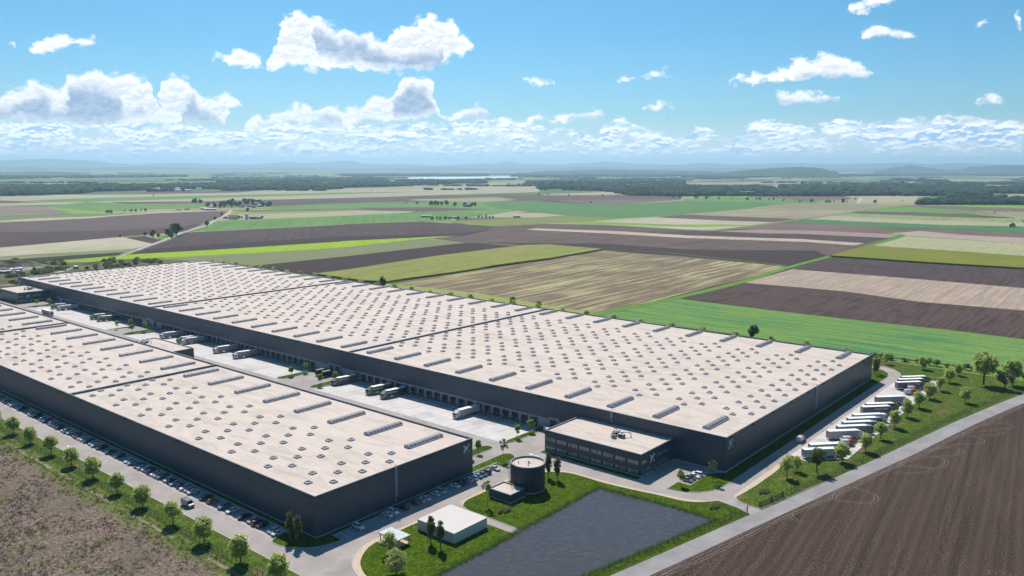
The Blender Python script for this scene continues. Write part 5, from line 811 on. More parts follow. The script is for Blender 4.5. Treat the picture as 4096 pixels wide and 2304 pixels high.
# round tank
tk = empty('sprinkler_tank', (224.2, 178.6, 0)); tag(tk, 'round dark corrugated water tank with a pale flat top beside the pond lawn', 'tank')
b = MB(); n = 144; rr = [6.2 + (.10 if (k // 2) % 2 else 0) for k in range(n)]
M['tank'] = simple('tank_steel', (0.030, 0.042, 0.055), 0.45)
b.add([(rr[k] * math.cos(2 * math.pi * k / n), rr[k] * math.sin(2 * math.pi * k / n), z) for z in (.3, 9.9) for k in range(n)], [(k, (k + 1) % n, n + (k + 1) % n, n + k) for k in range(n)], 'tank'); b.build('shell', tk)
b = MB(); b.cyl((0, 0, 0), 6.45, (0, 0, 1), .4, 'plinth', 64); b.build('plinth', tk)
b = MB(); b.cyl((0, 0, 9.3), 5.95, (0, 0, 1), .1, 'roof', 64); b.build('roof', tk)
b = MB(); N = 64
M['rim2'] = simple('tank_rim', (0.16, 0.20, 0.21), 0.4)
for ra, rb, za, zb_ in ((6.38, 6.38, 9.7, 10.05), (6.38, 5.95, 10.05, 10.05), (5.95, 5.95, 10.05, 9.35)):
    b.add([(r_ * math.cos(2 * math.pi * k / N), r_ * math.sin(2 * math.pi * k / N), z) for r_, z in ((ra, za), (rb, zb_)) for k in range(N)], [(k, (k + 1) % N, N + (k + 1) % N, N + k) for k in range(N)], 'rim2')
b.build('rim', tk)
for x, y in ((-2.2, 2.6), (-1.8, -1.6), (.5, .2), (.2, -.6)): b = MB(); b.cyl((x, y, 9.4), .14, (0, 0, 1), .6, 'dark', 8); b.cyl((x, y, 9.95), .24, (0, 0, 1), .12, 'dark', 8); b.build('vent_pipe', tk)
ladder(tk, (-6.35 * .77, 6.35 * .64, 0), (-.77, .64, 0), .6, 10.0)
pm = empty('pump_house', (0, 0, 0)); tag(pm, 'small dark flat roofed pump house joined to the foot of the round tank', 'pump house')
shell(pm, 208.8, 174.0, 217.1, 184.2, 3.3, 0, 2.9, True)
wb = empty('white_hall', (0, 0, 0)); tag(wb, 'plain white windowless flat hall on the lawn between the parking and the pond', 'building')
b = MB(); b.box(173.8, 167.7, -.05, 189.3, 184.1, 3.5, 'render', True); b.build('wall', wb)
M['wroof'] = simple('white_roof_sheet', (0.62, 0.57, 0.52), 0.85, 0, .03, .3, .15)
b = MB(); b.box(173.77, 167.67, 3.501, 189.33, 184.13, 3.56, 'wroof'); b.build('roof', wb)
# canopy
cp = empty('canopy', (0, 0, 0)); tag(cp, 'small open canopy with a white ribbed roof on four posts beside the beige path', 'shelter')
b = MB(); b.box(160.2, 178.7, 2.72, 165.5, 187.5, 2.82, 'white')
y = 178.9
while y < 187.4: b.box(160.25, y, 2.821, 165.45, y + .16, 2.90, 'white'); y += .42
b.build('roof', cp); b = MB(); b.ribbon([(160.15, 178.65), (165.55, 178.65), (165.55, 187.55), (160.15, 187.55)], .14, 2.86, 'coping', True, .32); b.build('gutter', cp)
for x, y in ((160.6, 179.1), (165.1, 179.1), (160.6, 187.1), (165.1, 187.1)): b = MB(); b.box(x - .11, y - .11, .13, x + .11, y + .11, 2.72, 'grey'); b.build('post', cp)
# wheel guides in front of each dock
g = MB()
g.tube([(0, 0, 0), (0, 0, .42), (2.0, 0, .42), (2.3, .12, .42), (2.3, .12, 0)], .085, 'dark', 5)
G0 = None
for y in YD:
    for s in (-1.25, 1.25):
        if G0 is None: G0 = g.build('wheel_guide', None, (280.2, y + s, -1.12)); o = G0
        else: o = G0.copy(); sc.collection.objects.link(o); o.location = (280.2, y + s, -1.12)
        tag(o, 'dark steel wheel guide rail before a loading dock of the %s yard' % ('nearest' if y < 360 else 'middle' if y < 575 else 'far'), 'wheel guide', 'wheel guides in front of the loading docks')

# ------------------------------------------------------------------ vehicles
def side_prism(b, prof, y0, y1, m, inset=0.0, zc=.6, chy=.09):
    # side profile extruded across the width with rounded-off flanks
    n = len(prof); S = []
    for y, k in ((y0, 1 - inset), (y0 + chy, 1), (y1 - chy, 1), (y1, 1 - inset)): S.append([(x * (1 - (1 - k) * .35), y, zc + (z - zc) * k) for x, z in prof])
    vs = [p for s in S for p in s]; fs = [tuple(range(n)), tuple(range(3 * n, 4 * n))[::-1]]
    for j in range(3): fs += [(j * n + i, (j + 1) * n + i, (j + 1) * n + (i + 1) % n, j * n + (i + 1) % n) for i in range(n)]
    b.add(vs, fs, m)
def frust(b, base, top, yb, yt, m):   # greenhouse
    (xa, za), (xb, zb_) = base; (ta, tz), (tb, tz2) = top
    vs = [(xa, -yb, za), (xb, -yb, zb_), (xb, yb, zb_), (xa, yb, za), (ta, -yt, tz), (tb, -yt, tz2), (tb, yt, tz2), (ta, yt, tz)]
    b.add(vs, [(0, 1, 5, 4), (1, 2, 6, 5), (2, 3, 7, 6), (3, 0, 4, 7), (4, 5, 6, 7)], m); return vs
def wheel(par, x, y, r_=.33, wd=.22, name='wheel'):
    b = MB(); s = 1 if y > 0 else -1; b.cyl((x, y - s * wd / 2, r_), r_, (0, s, 0), wd, 'tyre', 14); b.cyl((x, y + s * wd / 2, r_), r_ * .62, (0, s, 0), .015, 'rim', 10); return b.build(name, par)
CARK = {
 'saloon': dict(p=[(-2.3, .38), (-2.33, .62), (-2.26, .93), (-1.5, 1.0), (.95, .96), (1.95, .83), (2.28, .68), (2.33, .45), (2.25, .25), (-2.2, .25)], gb=((-1.75, .97), (1.05, .94)), gt=((-.85, 1.42), (.25, 1.42)), wx=1.38),
 'hatchback': dict(p=[(-1.95, .4), (-2.0, .7), (-1.9, .98), (-1.2, 1.03), (.95, 1.0), (1.75, .88), (2.0, .7), (2.03, .45), (1.95, .26), (-1.9, .26)], gb=((-1.88, .99), (1.1, .98)), gt=((-1.45, 1.46), (.3, 1.48)), wx=1.25),
 'estate': dict(p=[(-2.25, .45), (-2.3, .75), (-2.2, 1.08), (-1.2, 1.12), (1.0, 1.1), (2.0, .98), (2.28, .8), (2.32, .5), (2.25, .3), (-2.2, .3)], gb=((-2.15, 1.08), (1.15, 1.08)), gt=((-1.75, 1.62), (.35, 1.65)), wx=1.4),
}
def make_car(kind):
    k = CARK[kind]; r_ = empty('parked_car', (0, 0, 0))
    b = MB(); side_prism(b, k['p'], -.92, .92, 'paint', .13); 
    (xa, za), (xb, zb_) = k['gt']; b.box(xa - .05, -.63, za - .01, xb + .05, .63, za + .045, 'paint')
    g = k['gb']; 
    for s in (-1, 1):
        b.tube([(g[0][0], s * .82, g[0][1]), (xa, s * .63, za)], .05, 'paint', 4); b.tube([(g[1][0], s * .82, g[1][1]), (xb, s * .63, zb_)], .04, 'paint', 4); b.tube([((xa + xb) / 2 - .1, s * .84, g[0][1]), ((xa + xb) / 2 - .1, s * .65, za)], .035, 'paint', 4)
        b.box(g[1][0] - .35, s * .95, .98, g[1][0] - .18, s * 1.05, 1.1, 'paint')
        b.box(-k['wx'] - .4, s * .915, .2, -k['wx'] + .4, s * .925, .62, 'black'); b.box(k['wx'] - .4, s * .915, .2, k['wx'] + .4, s * .925, .62, 'black')
    b.build('body', r_)
    w_ = MB(); frust(w_, k['gb'], k['gt'], .83, .64, 'glass'); w_.build('window', r_)
    for x in (-k['wx'], k['wx']):
        for y in (-.84, .84): wheel(r_, x, y)
    fx = k['p'][6][0]; rx_ = k['p'][1][0]
    for s in (-1, 1):
        q = MB(); q.box(fx - .12, s * .82, .62, fx + .015, s * .52, .76, 'lampc'); q.build('headlight', r_)
        q = MB(); q.box(rx_ - .012, s * .85, .72, rx_ + .1, s * .55, .88, 'lampr'); q.build('tail_light', r_)
    return r_
PCOL = {'white': (.80, .80, .79), 'silver': (.50, .51, .54), 'black': (.012, .012, .015), 'dark grey': (.07, .07, .075), 'brown': (.12, .085, .06), 'beige': (.55, .48, .34), 'blue': (.02, .08, .28), 'bright blue': (.02, .26, .42), 'red': (.40, .015, .015), 'orange': (.62, .26, .02), 'slate grey': (.17, .22, .25), 'purple': (.25, .04, .16), 'green': (.06, .42, .26), 'cream': (.62, .58, .46), 'grey': (.2, .2, .205)}
CARS = {k: snap(make_car(k)) for k in CARK}
used_src = set()
def place_car(kind, col, x, y, rz, label, group):
    t = CARS[kind]
    if kind not in used_src: used_src.add(kind); r_, ch = t
    else: r_, ch = copy_tree(t)
    r_.location = (x, y, 0.012); r_.rotation_euler.z = rz
    for c in ch:
        if c[0].name.split('.')[0] == 'body': c[0].color = (*PCOL[col], 1)
    tag(r_, label, 'car', group)
LC = [(455.0, 'grey', 'estate'), (445.1, 'brown', 'hatchback'), (442.6, 'black', 'saloon'), (438.9, 'silver', 'hatchback'), (435.4, 'white', 'saloon'), (425.8, 'black', 'estate'), (413.1, 'silver', 'saloon'), (410.6, 'dark grey', 'saloon'), (408.1, 'black', 'estate'), (400.2, 'white', 'hatchback'), (396.6, 'grey', 'estate'),
 (390.2, 'white', 'hatchback'), (387.6, 'purple', 'hatchback'), (385.0, 'green', 'hatchback'), (381.6, 'dark grey', 'saloon'), (376.2, 'silver', 'saloon'), (373.5, 'beige', 'estate'), (370.6, 'white', 'hatchback'), (364.6, 'brown', 'hatchback'), (362.1, 'red', 'saloon'), (359.3, 'beige', 'saloon'), (356.6, 'white', 'saloon'), (353.6, 'blue', 'saloon'), (348.6, 'cream', 'hatchback'), (345.6, 'white', 'saloon'), (340.7, 'black', 'saloon'),
 (332.5, 'brown', 'saloon'), (325.1, 'dark grey', 'hatchback'), (316.1, 'white', 'saloon'), (313.2, 'silver', 'saloon'), (307.9, 'black', 'saloon'), (305.3, 'silver', 'saloon'), (302.5, 'white', 'hatchback'), (300.0, 'dark grey', 'hatchback'), (297.6, 'black', 'estate'), (295.1, 'white', 'saloon'), (292.6, 'cream', 'saloon'), (290.0, 'slate grey', 'estate'),
 (285.3, 'white', 'hatchback'), (282.8, 'black', 'hatchback'), (280.2, 'silver', 'saloon'), (275.9, 'black', 'hatchback'), (273.2, 'white', 'estate'), (270.5, 'cream', 'hatchback'), (267.7, 'white', 'saloon'), (259.6, 'black', 'saloon'), (254.8, 'orange', 'hatchback'), (247.4, 'slate grey', 'estate'), (242.3, 'white', 'saloon'), (235.0, 'black', 'saloon'),
 (229.9, 'silver', 'hatchback'), (227.3, 'red', 'estate'), (224.7, 'black', 'hatchback'), (218.3, 'white', 'hatchback'), (215.8, 'white', 'saloon')]
def rowlabels(lst, where):
    cnt = {}; out_ = []
    ords = ['nearest', 'second nearest', 'third nearest', 'fourth nearest', 'fifth nearest', 'sixth nearest', 'seventh nearest', 'eighth nearest', 'ninth nearest', 'tenth nearest', 'eleventh nearest', 'twelfth nearest']
    tot = {}
    for c, k in lst: tot[(c, k)] = tot.get((c, k), 0) + 1
    for c, k in lst:
        i = cnt.get((c, k), 0); cnt[(c, k)] = i + 1
        if tot[(c, k)] == 1: out_.append('the only %s %s parked in the row %s' % (c, k, where))
        else: out_.append('%s %s %s parked in the row %s' % (ords[i], c, k, where))
    return out_
LC = LC[::-1]; lab = rowlabels([(c, k) for _, c, k in LC], "along the front warehouse's long left side")
for i, ((y, c, k), l) in enumerate(zip(LC, lab)): place_car(k, c, 142.7, y, 0 if (i * 7) % 5 < 2 else math.pi, l, 'cars parked along the left side of the front warehouse')
FC = [(162.0, 'white', 'estate'), (174.4, 'white', 'saloon'), (177.1, 'white', 'estate'), (182.0, 'black', 'saloon'), (187.2, 'dark grey', 'saloon'), (189.8, 'silver', 'saloon'), (192.3, 'white', 'saloon'), (197.4, 'white', 'hatchback'), (200.1, 'silver', 'estate'), (207.4, 'white', 'saloon'), (210.0, 'black', 'estate'), (212.5, 'blue', 'saloon'), (215.0, 'white', 'hatchback'), (217.4, 'white', 'hatchback'), (219.9, 'bright blue', 'saloon'), (222.4, 'dark grey', 'saloon'), (224.9, 'dark grey', 'estate'), (230.0, 'silver', 'saloon')]
lab = rowlabels([(c, k) for _, c, k in FC], 'below the front warehouse ladder wall')
for i, ((x, c, k), l) in enumerate(zip(FC, lab)): place_car(k, c, x, 199.6, (-math.pi / 2 if i in (0, 2, 8, 10, 17) else math.pi / 2), l, 'cars parked below the front warehouse ladder wall')
for x, c, k, l, rz in ((267.6, 'grey', 'hatchback', 'grey hatchback at the end beside the small round tree in the office car park', -1.57), (270.2, 'dark grey', 'hatchback', 'dark hatchback between the grey and the white car in the office car park', -1.57), (272.8, 'white', 'saloon', 'white car facing the lawn, third of four in the office car park', -1.57), (275.5, 'white', 'estate', 'white car with its tail to the lawn, nearest the warehouse in the office car park', 1.57)):
    place_car(k, c, x, 136.5, rz, l, 'cars in the office car park')
place_car('estate', 'dark grey', 228.6, 211.9, 0, 'dark car driving out from behind the front warehouse corner', 'cars on the site roads')
place_car('hatchback', 'dark grey', 277.5, 743.0, 1.57, 'dark car in front of the far office beside a small tree', 'cars on the site roads')
# --- vans
def van(name, front, back, label, x, y, rz, group, lettering=False, z=.012):
    r_ = empty(name, (x, y, z), rz); tag(r_, label, 'van', group)
    b = MB(); side_prism(b, [(-2.9, .35), (-2.93, .9), (-2.85, 2.45), (-2.7, 2.58), (.1, 2.6), (.1, .35)], -1.0, 1.0, 'paint', .07, 1.4); o = b.build('cargo_body', r_); o.color = (*back, 1)
    b = MB(); side_prism(b, [(.1, .35), (.1, 2.6), (1.0, 2.55), (1.45, 2.3), (2.15, 1.45), (2.8, 1.2), (2.95, .95), (2.98, .5), (2.9, .3)], -1.0, 1.0, 'paint', .07, 1.4); o = b.build('cab', r_); o.color = (*front, 1)
    g = MB(); g.add([(1.5, -.78, 2.26), (1.5, .78, 2.26), (2.14, .86, 1.5), (2.14, -.86, 1.5)], [(0, 3, 2, 1), (0, 1, 2, 3)], 'glass'); w_ = g.build('windscreen', r_); w_.location = (.035, 0, .035)
    for s in (-1, 1):
        g = MB(); g.add([(1.0, s * 1.005, 2.1), (1.5, s * 1.005, 2.05), (1.95, s * 1.005, 1.5), (1.0, s * 1.005, 1.45)], [(0, 1, 2, 3)] if s > 0 else [(3, 2, 1, 0)], 'glass'); g.build('side_window', r_)
        g = MB(); g.box(1.75, s * 1.02, 1.45, 1.9, s * 1.25, 1.75, 'black'); g.build('mirror', r_)
        g = MB(); g.box(2.82, s * .92, .8, 2.99, s * .62, 1.05, 'lampc'); g.build('headlight', r_); g = MB(); g.box(-2.95, s * .96, .8, -2.86, s * .82, 1.5, 'lampr'); g.build('tail_light', r_)
        for wx in (-1.9, 1.9): wheel(r_, wx, s * .93, .36, .24)
    g = MB(); g.box(-2.955, -.02, .5, -2.93, .02, 2.35, 'dark'); g.box(2.93, -.55, .55, 3.0, .55, .8, 'black'); g.build('trim', r_)
    if lettering:
        for s in (-1, 1):
            text_part('aetob', .5, 'vanred', 'lettering', r_, (-.9 * s - .5 * s if s > 0 else -1.7, s * 1.012, 1.55), (-1, 0, 0) if s > 0 else (1, 0, 0), (0, 0, 1), .3, .02, .02)
    return r_
M['vanred'] = simple('red_lettering', (.6, .08, .03), .5); ORG = (.55, .055, .015); VW = (.62, .62, .62)
def VR(v): return v
van('delivery_van', ORG, VW, 'red fronted grey delivery van driving along the road beside the largest warehouse', 340.2, 120.8, 0.0, 'red and grey delivery vans')
A_ = R(-42.5)
van('delivery_van', ORG, VW, 'red fronted delivery van beside the pale trailer in the truck park, wholly visible', 352.6, 104.4, A_, 'red and grey delivery vans')
van('delivery_van', ORG, VW, 'red fronted delivery van mostly hidden behind a young tree', 347.8, 103.6, A_, 'red and grey delivery vans')
van('delivery_van', ORG, VW, 'red fronted delivery van behind another one, next to the dark grey lettered truck', 458.0, 105.0, A_, 'red and grey delivery vans')
van('delivery_van', ORG, VW, 'red fronted delivery van in front of its twin in the middle of the truck park', 450.0, 104.6, A_, 'red and grey delivery vans')
van('minibus', (.16, .16, .165), (.16, .16, .165), 'grey high roofed van driving on the road by the row of young trees', 135.4, 258.6, R(-90), 'vans on the site roads')
van('delivery_van', (.72, .72, .72), (.30, .31, .32), 'white fronted van at the corner of the office beside the last loading dock', 278.3, 210.8, R(-122), 'vans on the site roads')
def boxtruck(x, y, label, rz=0.0):
    r_ = empty('box_truck', (x, y, .012), rz); tag(r_, label, 'truck', 'black box trucks at the middle gates')
    b = MB(); b.box(-3.6, -1.2, .75, 1.7, 1.2, 3.3, 'black'); b.box(-3.63, -1.22, 3.3, 1.72, 1.22, 3.36, 'dark'); b.build('cargo_box', r_)
    b = MB(); side_prism(b, [(1.8, .5), (1.8, 2.6), (2.6, 2.6), (3.0, 1.6), (3.4, 1.4), (3.5, .5)], -1.1, 1.1, 'paint', .06, 1.2); o = b.build('cab', r_); o.color = (.03, .02, .012, 1)
    b = MB(); b.add([(2.63, -.9, 2.5), (2.63, .9, 2.5), (3.0, .95, 1.68), (3.0, -.95, 1.68)], [(0, 3, 2, 1), (0, 1, 2, 3)], 'glass'); b.build('windscreen', r_).location = (.03, 0, .02)
    for s in (-1, 1):
        for wx in (-2.4, 2.5): wheel(r_, wx, s * 1.0, .42, .28)
        b = MB(); b.add([(x_, s * 1.212, z_) for x_, z_ in ((-3.1, 2.75), (-2.75, 2.75), (-2.75, 2.4), (-2.92, 2.2), (-3.1, 2.4))], [(0, 1, 2, 3, 4), (4, 3, 2, 1, 0)], 'yellow')
        b.box(-2.2, s * 1.2, 2.05, -.2, s * 1.212, 2.11, 'yellow'); b.box(-1.0, s * 1.2, 2.35, .6, s * 1.212, 2.4, 'yellow'); b.build('emblem', r_)
    b = MB(); b.box(-3.7, -1.0, .4, -3.6, 1.0, .75, 'grey'); b.build('bumper', r_)
    return r_
boxtruck(277.6, 370.6, 'black box truck nosed up to the middle warehouse gate, further one of two'); boxtruck(277.4, 364.9, 'black box truck nosed up to the middle warehouse gate, nearer one of two')
# --- articulated trucks: origin at the rear end, driving towards +x
def make_truck(style):      # 0: aero roof cab, 1: flat tall cab
    r_ = empty('articulated_truck', (0, 0, 0))
    b = MB(); b.box(0, -1.275, 1.12, 13.6, 1.275, 3.96, 'tarp'); tr = b.build('trailer', r_)
    b = MB(); b.box(-.02, -1.29, 3.96, 13.62, 1.29, 4.02, 'white'); b.build('trailer_roof', tr)
    b = MB(); b.box(-.03, -1.22, 1.2, 0, 1.22, 3.92, 'grey'); b.box(-.05, -.02, 1.2, -.03, .02, 3.9, 'dark'); b.build('rear_door', tr)
    b = MB(); b.box(0, -1.26, .98, 13.6, 1.26, 1.119, 'grey'); b.box(.1, -.5, .7, 12.5, .5, .98, 'dark'); b.box(-.1, -1.2, .45, .05, 1.2, .6, 'grey')
    for s in (-1, 1):
        b.box(6.6, s * 1.0, .35, 8.6, s * 1.24, .9, 'grey'); b.box(-.08, s * 1.2, .75, .02, s * .8, .92, 'lampr')
        for k in range(10): b.box(.7 + 1.35 * k, s * 1.278, .92, .74 + 1.35 * k, s * 1.30, 1.25, 'dark')
    b.build('chassis', r_)
    cb = MB(); zc = 1.9
    if style == 0: prof = [(14.1, .9), (14.1, 3.75), (14.5, 3.85), (15.3, 3.45), (15.75, 3.0), (16.35, 2.9), (16.5, 2.0), (16.58, 1.2), (16.55, .38), (15.2, .38), (15.2, .95)]
    else: prof = [(14.1, .9), (14.1, 3.72), (14.6, 3.88), (16.1, 3.78), (16.35, 3.3), (16.5, 2.0), (16.58, 1.2), (16.55, .38), (15.2, .38), (15.2, .95)]
    # cab as rounded extrusion
    n_ = len(prof); S = []
    for y, k in ((-1.24, .96), (-1.12, 1), (1.12, 1), (1.24, .96)): S.append([(15.3 + (x - 15.3) * k, y, zc + (z - zc) * k) for x, z in prof])
    vs = [p for s_ in S for p in s_]; tri = geometry.tessellate_polygon([[Vector((x, z, 0)) for x, z in prof]])
    fs = [tuple(t) for t in tri] + [tuple(3 * n_ + i for i in t)[::-1] for t in tri]
    for j in range(3): fs += [(j * n_ + i, (j + 1) * n_ + i, (j + 1) * n_ + (i + 1) % n_, j * n_ + (i + 1) % n_) for i in range(n_)]
    cb.add(vs, fs, 'paint'); cab = cb.build('cab', r_)
    g = MB(); ztop = 2.82 if style == 0 else 2.95
    g.add([(16.40, -1.05, ztop), (16.40, 1.05, ztop), (16.52, 1.1, 2.0), (16.52, -1.1, 2.0)], [(0, 3, 2, 1), (0, 1, 2, 3)], 'glass'); g.build('windscreen', cab).location = (.03, 0, 0)
    g = MB(); g.box(16.56, -.85, .75, 16.61, .85, 1.7, 'dark'); 
    for k in range(4): g.box(16.61, -.8, .85 + .2 * k, 16.62, .8, .93 + .2 * k, 'alu')
    g.build('grille', cab)
    for s in (-1, 1):
        g = MB(); g.add([(15.45, s * 1.255, 2.75), (16.2, s * 1.255, 2.75), (16.35, s * 1.255, 2.05), (15.45, s * 1.255, 2.05)], [(0, 1, 2, 3), (3, 2, 1, 0)], 'glass'); g.build('side_window', cab)
        g = MB(); g.box(16.35, s * 1.3, 2.1, 16.5, s * 1.5, 2.75, 'dark'); g.build('mirror', cab)
        g = MB(); g.box(16.52, s * 1.12, .55, 16.6, s * .8, .8, 'lampc'); g.build('headlight', cab)
        g = MB(); g.cyl((12.6, s * 1.02, .75), .3, (1, 0, 0), 1.3, 'alu', 10); g.build('fuel_tank', r_)
    g = MB(); g.box(11.2, -.45, .75, 15.2, .45, .97, 'dark'); g.build('tractor_frame', r_)
    for wx in (1.9, 3.2, 4.5, 11.9 - .6, 12.5 - .0, 15.3):
        for s in (-1, 1): wheel(r_, wx, s * 1.08, .5, .3)
    return r_
TRK_ = {k: None for k in (0, 1)}
TT = {'green': ((.035, .11, .03), (.12, .26, .08)), 'lightgrey': ((.42, .41, .40), (.72, .72, .72)), 'darkgrey': ((.115, .105, .095), (.22, .21, .20)), 'black': ((.035, .032, .03), (.30, .29, .27)), 'white': ((.62, .64, .64), (.74, .76, .76)), 'grey': ((.24, .25, .235), (.19, .21, .20)), 'pale': ((.50, .47, .46), (.72, .72, .72)), 'palegreen': ((.55, .60, .56), (.7, .7, .7)), 'beige': ((.36, .34, .32), (.66, .65, .64))}
M['letter'] = simple('white_lettering', (.62, .63, .63), .6, 0, .03); M['faint'] = simple('faded_lettering', (.36, .36, .36), .6, 0, .03)
def truck(style, tone, x, y, z, rz, label, text=None, tm_='letter', tilt=0.0):
    if TRK_[style] is None: r0 = make_truck(style); TRK_[style] = snap(r0); r_, ch = TRK_[style]
    else: r_, ch = copy_tree(TRK_[style])
    # the first one is itself the pattern, so colour only object colours
    r_.location = (x, y, z); r_.rotation_euler = (0, tilt, rz)
    for c in ch:
        nm = c[0].name.split('.')[0]
        if nm == 'trailer': c[0].color = (*TT[tone][0], 1); trl = c[0]
        if nm == 'cab': c[0].color = (*TT[tone][1], 1)
    tag(r_, label, 'truck', 'articulated trucks with curtain trailers')
    r_['_t'] = text or ''; return (r_, trl, text, tm_)
TL = []
docked = [(257.5, 'pale', 'GLOB-TRANS', 'faint', 'pale truck backed to a dock near the office end of the nearest yard', 0), (308.8, 'black', 'GLOB-TRANS', 'letter', 'black trailer truck with white lettering, nearer of a docked pair', 0), (320.0, 'green', 'GLOB-TRANS', 'letter', 'green truck docked beside the black trailer one in the nearest yard', 0), (348.3, 'darkgrey', 'GLOB-TRANS', 'letter', 'dark grey lettered truck docked beside the grass strip and the black box trucks', 0),
 (444.8, 'beige', 'GLOB-TRANS', 'faint', 'grey truck docked nearest to us in the middle yard', 0), (467.4, 'beige', 'GLOB-TRANS', 'faint', 'grey truck docked second nearest in the middle yard', 0), (507.1, 'beige', 'GLOB-TRANS', 'faint', 'grey truck docked directly in front of a green one in the middle yard', 0), (512.7, 'green', None, 'letter', 'green truck mostly hidden behind a grey truck in the middle yard', 0), (535.4, 'beige', None, 'letter', 'grey truck docked furthest away in the middle yard', 0),
 (631.7, 'green', 'GLOB-TRANS', 'letter', 'green lettered truck, nearer of the docked green pair in the far yard', 0), (643.1, 'green', 'GLOB-TRANS', 'letter', 'green lettered truck, further of the docked green pair in the far yard', 0), (705.0, 'pale', None, 'letter', 'white cab truck docked beside a green one near the far office', 0), (716.4, 'green', 'GLOB-TRANS', 'letter', 'green truck docked nearest to the far office', 0)]
for y, tone, tx, tmm, l, st in docked: TL.append(truck(st, tone, 284.2, y, -1.27, math.pi, l, tx, tmm, -math.atan2(1.3, 29.1)))
park = [(468.7, 112.9, 'green', None, 'letter', 0, 'green truck at the far end of the truck park'), (461.9, 112.7, 'green', None, 'letter', 0, 'second green truck from the far end of the truck park'), (454.5, 111.8, 'darkgrey', 'GLOB-TRANS', 'letter', 0, 'dark grey lettered truck beside the far pair of red vans in the truck park'),
 (418.2, 111.7, 'beige', 'GLOB-TRANS', 'faint', 0, 'light grey faintly lettered truck standing alone in the middle of the truck park'), (402.6, 111.8, 'green', None, 'letter', 0, 'green truck behind the dark grey lettered one in mid truck park'), (396.1, 111.8, 'darkgrey', 'GLOB-TRANS', 'letter', 0, 'dark grey lettered truck in front of a green one in mid truck park'),
 (380.4, 110.9, 'white', None, 'letter', 1, 'white truck with a tall flat cab and a white trailer'), (373.1, 111.1, 'grey', None, 'letter', 1, 'grey tall cab truck directly beside the white tall cab one'), (365.9, 110.9, 'grey', None, 'letter', 1, 'grey tall cab truck, middle of three alike'), (358.3, 110.8, 'grey', None, 'letter', 1, 'grey tall cab truck next to the pale pinkish trailer'),
 (348.8, 111.8, 'pale', 'GLOB-TRANS', 'faint', 0, 'truck with a pale pinkish trailer, its cab behind a young tree'), (326.6, 111.6, 'grey', None, 'letter', 1, 'long grey trailer truck second from the near end of the truck park'), (318.9, 111.4, 'palegreen', None, 'letter', 1, 'pale green trailer truck at the near end behind the dark oak')]
for x, y, tone, tx, tmm, st, l in park:
    # roof corner measured on the right-hand rear edge
    ux, uy = math.cos(A_), math.sin(A_); nx, ny = -uy, ux; TL.append(truck(st, tone, x + nx * 1.27, y + ny * 1.27, .012, A_, l, tx, tmm))
TL.append(truck(1, 'beige', 253.6, 694.5, .012, R(-90), 'grey truck driving along the aisle past the far yard'))
for r_, trl, tx, tmm in TL:
    del r_['_t']
    if tx:
        for s in (-1, 1):
            o = text_part(tx, 1.0, tmm, 'lettering', trl, (12.9 if s > 0 else 6.6, s * 1.285, 2.55), (-1, 0, 0) if s > 0 else (1, 0, 0), (0, 0, 1), .35, .035, .02)
            b = MB(); x0 = 6.6; b.box(x0, s * 1.28, 2.25, x0 + 6.2, s * 1.295, 2.36, tmm); b.cyl((13.3 if s > 0 else 6.1, s * 1.28, 2.85), .42, (0, s, 0), .014, tmm, 14); b.build('logo', trl)

# ------------------------------------------------------------------ trees
import numpy as np
RNG = random.Random(11)
def mesh_np(name, V, F, mat, nper):      # V (n,3), F (m,nper)
    me = bpy.data.meshes.new(name); V = np.asarray(V, np.float32); F = np.asarray(F, np.int32)
    me.vertices.add(len(V)); me.vertices.foreach_set('co', V.ravel()); me.loops.add(F.size); me.loops.foreach_set('vertex_index', F.ravel())
    me.polygons.add(len(F)); me.polygons.foreach_set('loop_start', np.arange(0, F.size, nper, dtype=np.int32)); me.materials.append(M[mat]); me.update(); me.validate(); return me
def leaf_cloud(seed, cents, rad, per, ls, mat, name='crown', flat=.8):
    r = np.random.default_rng(seed); V = []; C = np.array(cents); n = len(C) * per
    ci = np.repeat(np.arange(len(C)), per); d = r.normal(size=(n, 3)); d /= np.linalg.norm(d, axis=1)[:, None]
    rr = (r.random(n) ** .35)[:, None] * np.array(rad)[ci][:, None]; d2 = d.copy(); d2[:, 2] *= flat; P = C[ci] + d2 * rr
    nrm = d + r.normal(size=(n, 3)) * .55; nrm /= np.linalg.norm(nrm, axis=1)[:, None]
    u = np.cross(nrm, r.normal(size=(n, 3))); u /= np.linalg.norm(u, axis=1)[:, None]; v = np.cross(nrm, u); s = (ls * (.6 + .8 * r.random(n)))[:, None]
    V = np.concatenate([P - u * s * .5 - v * s * .3, P + u * s * .5 - v * s * .3, P + u * s * .35 + v * s * .45, P - u * s * .35 + v * s * .45], axis=1).reshape(-1, 3)
    return mesh_np(name, V, np.arange(len(V)).reshape(-1, 4), mat, 4)
def trunk_mesh(seed, h, r0, cents, base, spread=1.0, name='trunk'):
    b = MB(); rn = random.Random(seed); top = Vector((rn.uniform(-.15, .15), rn.uniform(-.15, .15), h * .78))
    b.cyl((0, 0, 0), r0, (0, 0, 1), h * .3, 'bark', 8, r0 * .75); b.cyl((0, 0, h * .3), r0 * .75, top - Vector((0, 0, h * .3)), h * .5, 'bark', 7, r0 * .2)
    for c in cents[::max(1, len(cents) // 9)]:
        c = Vector(c); a = Vector((0, 0, max(base * .8, min(c.z - .8, h * .7)))); b.cyl(a, r0 * .35, c - a, (c - a).length * .85, 'bark', 5, r0 * .08)
    b.build(name)
    o = bpy.data.objects[-1] if False else None
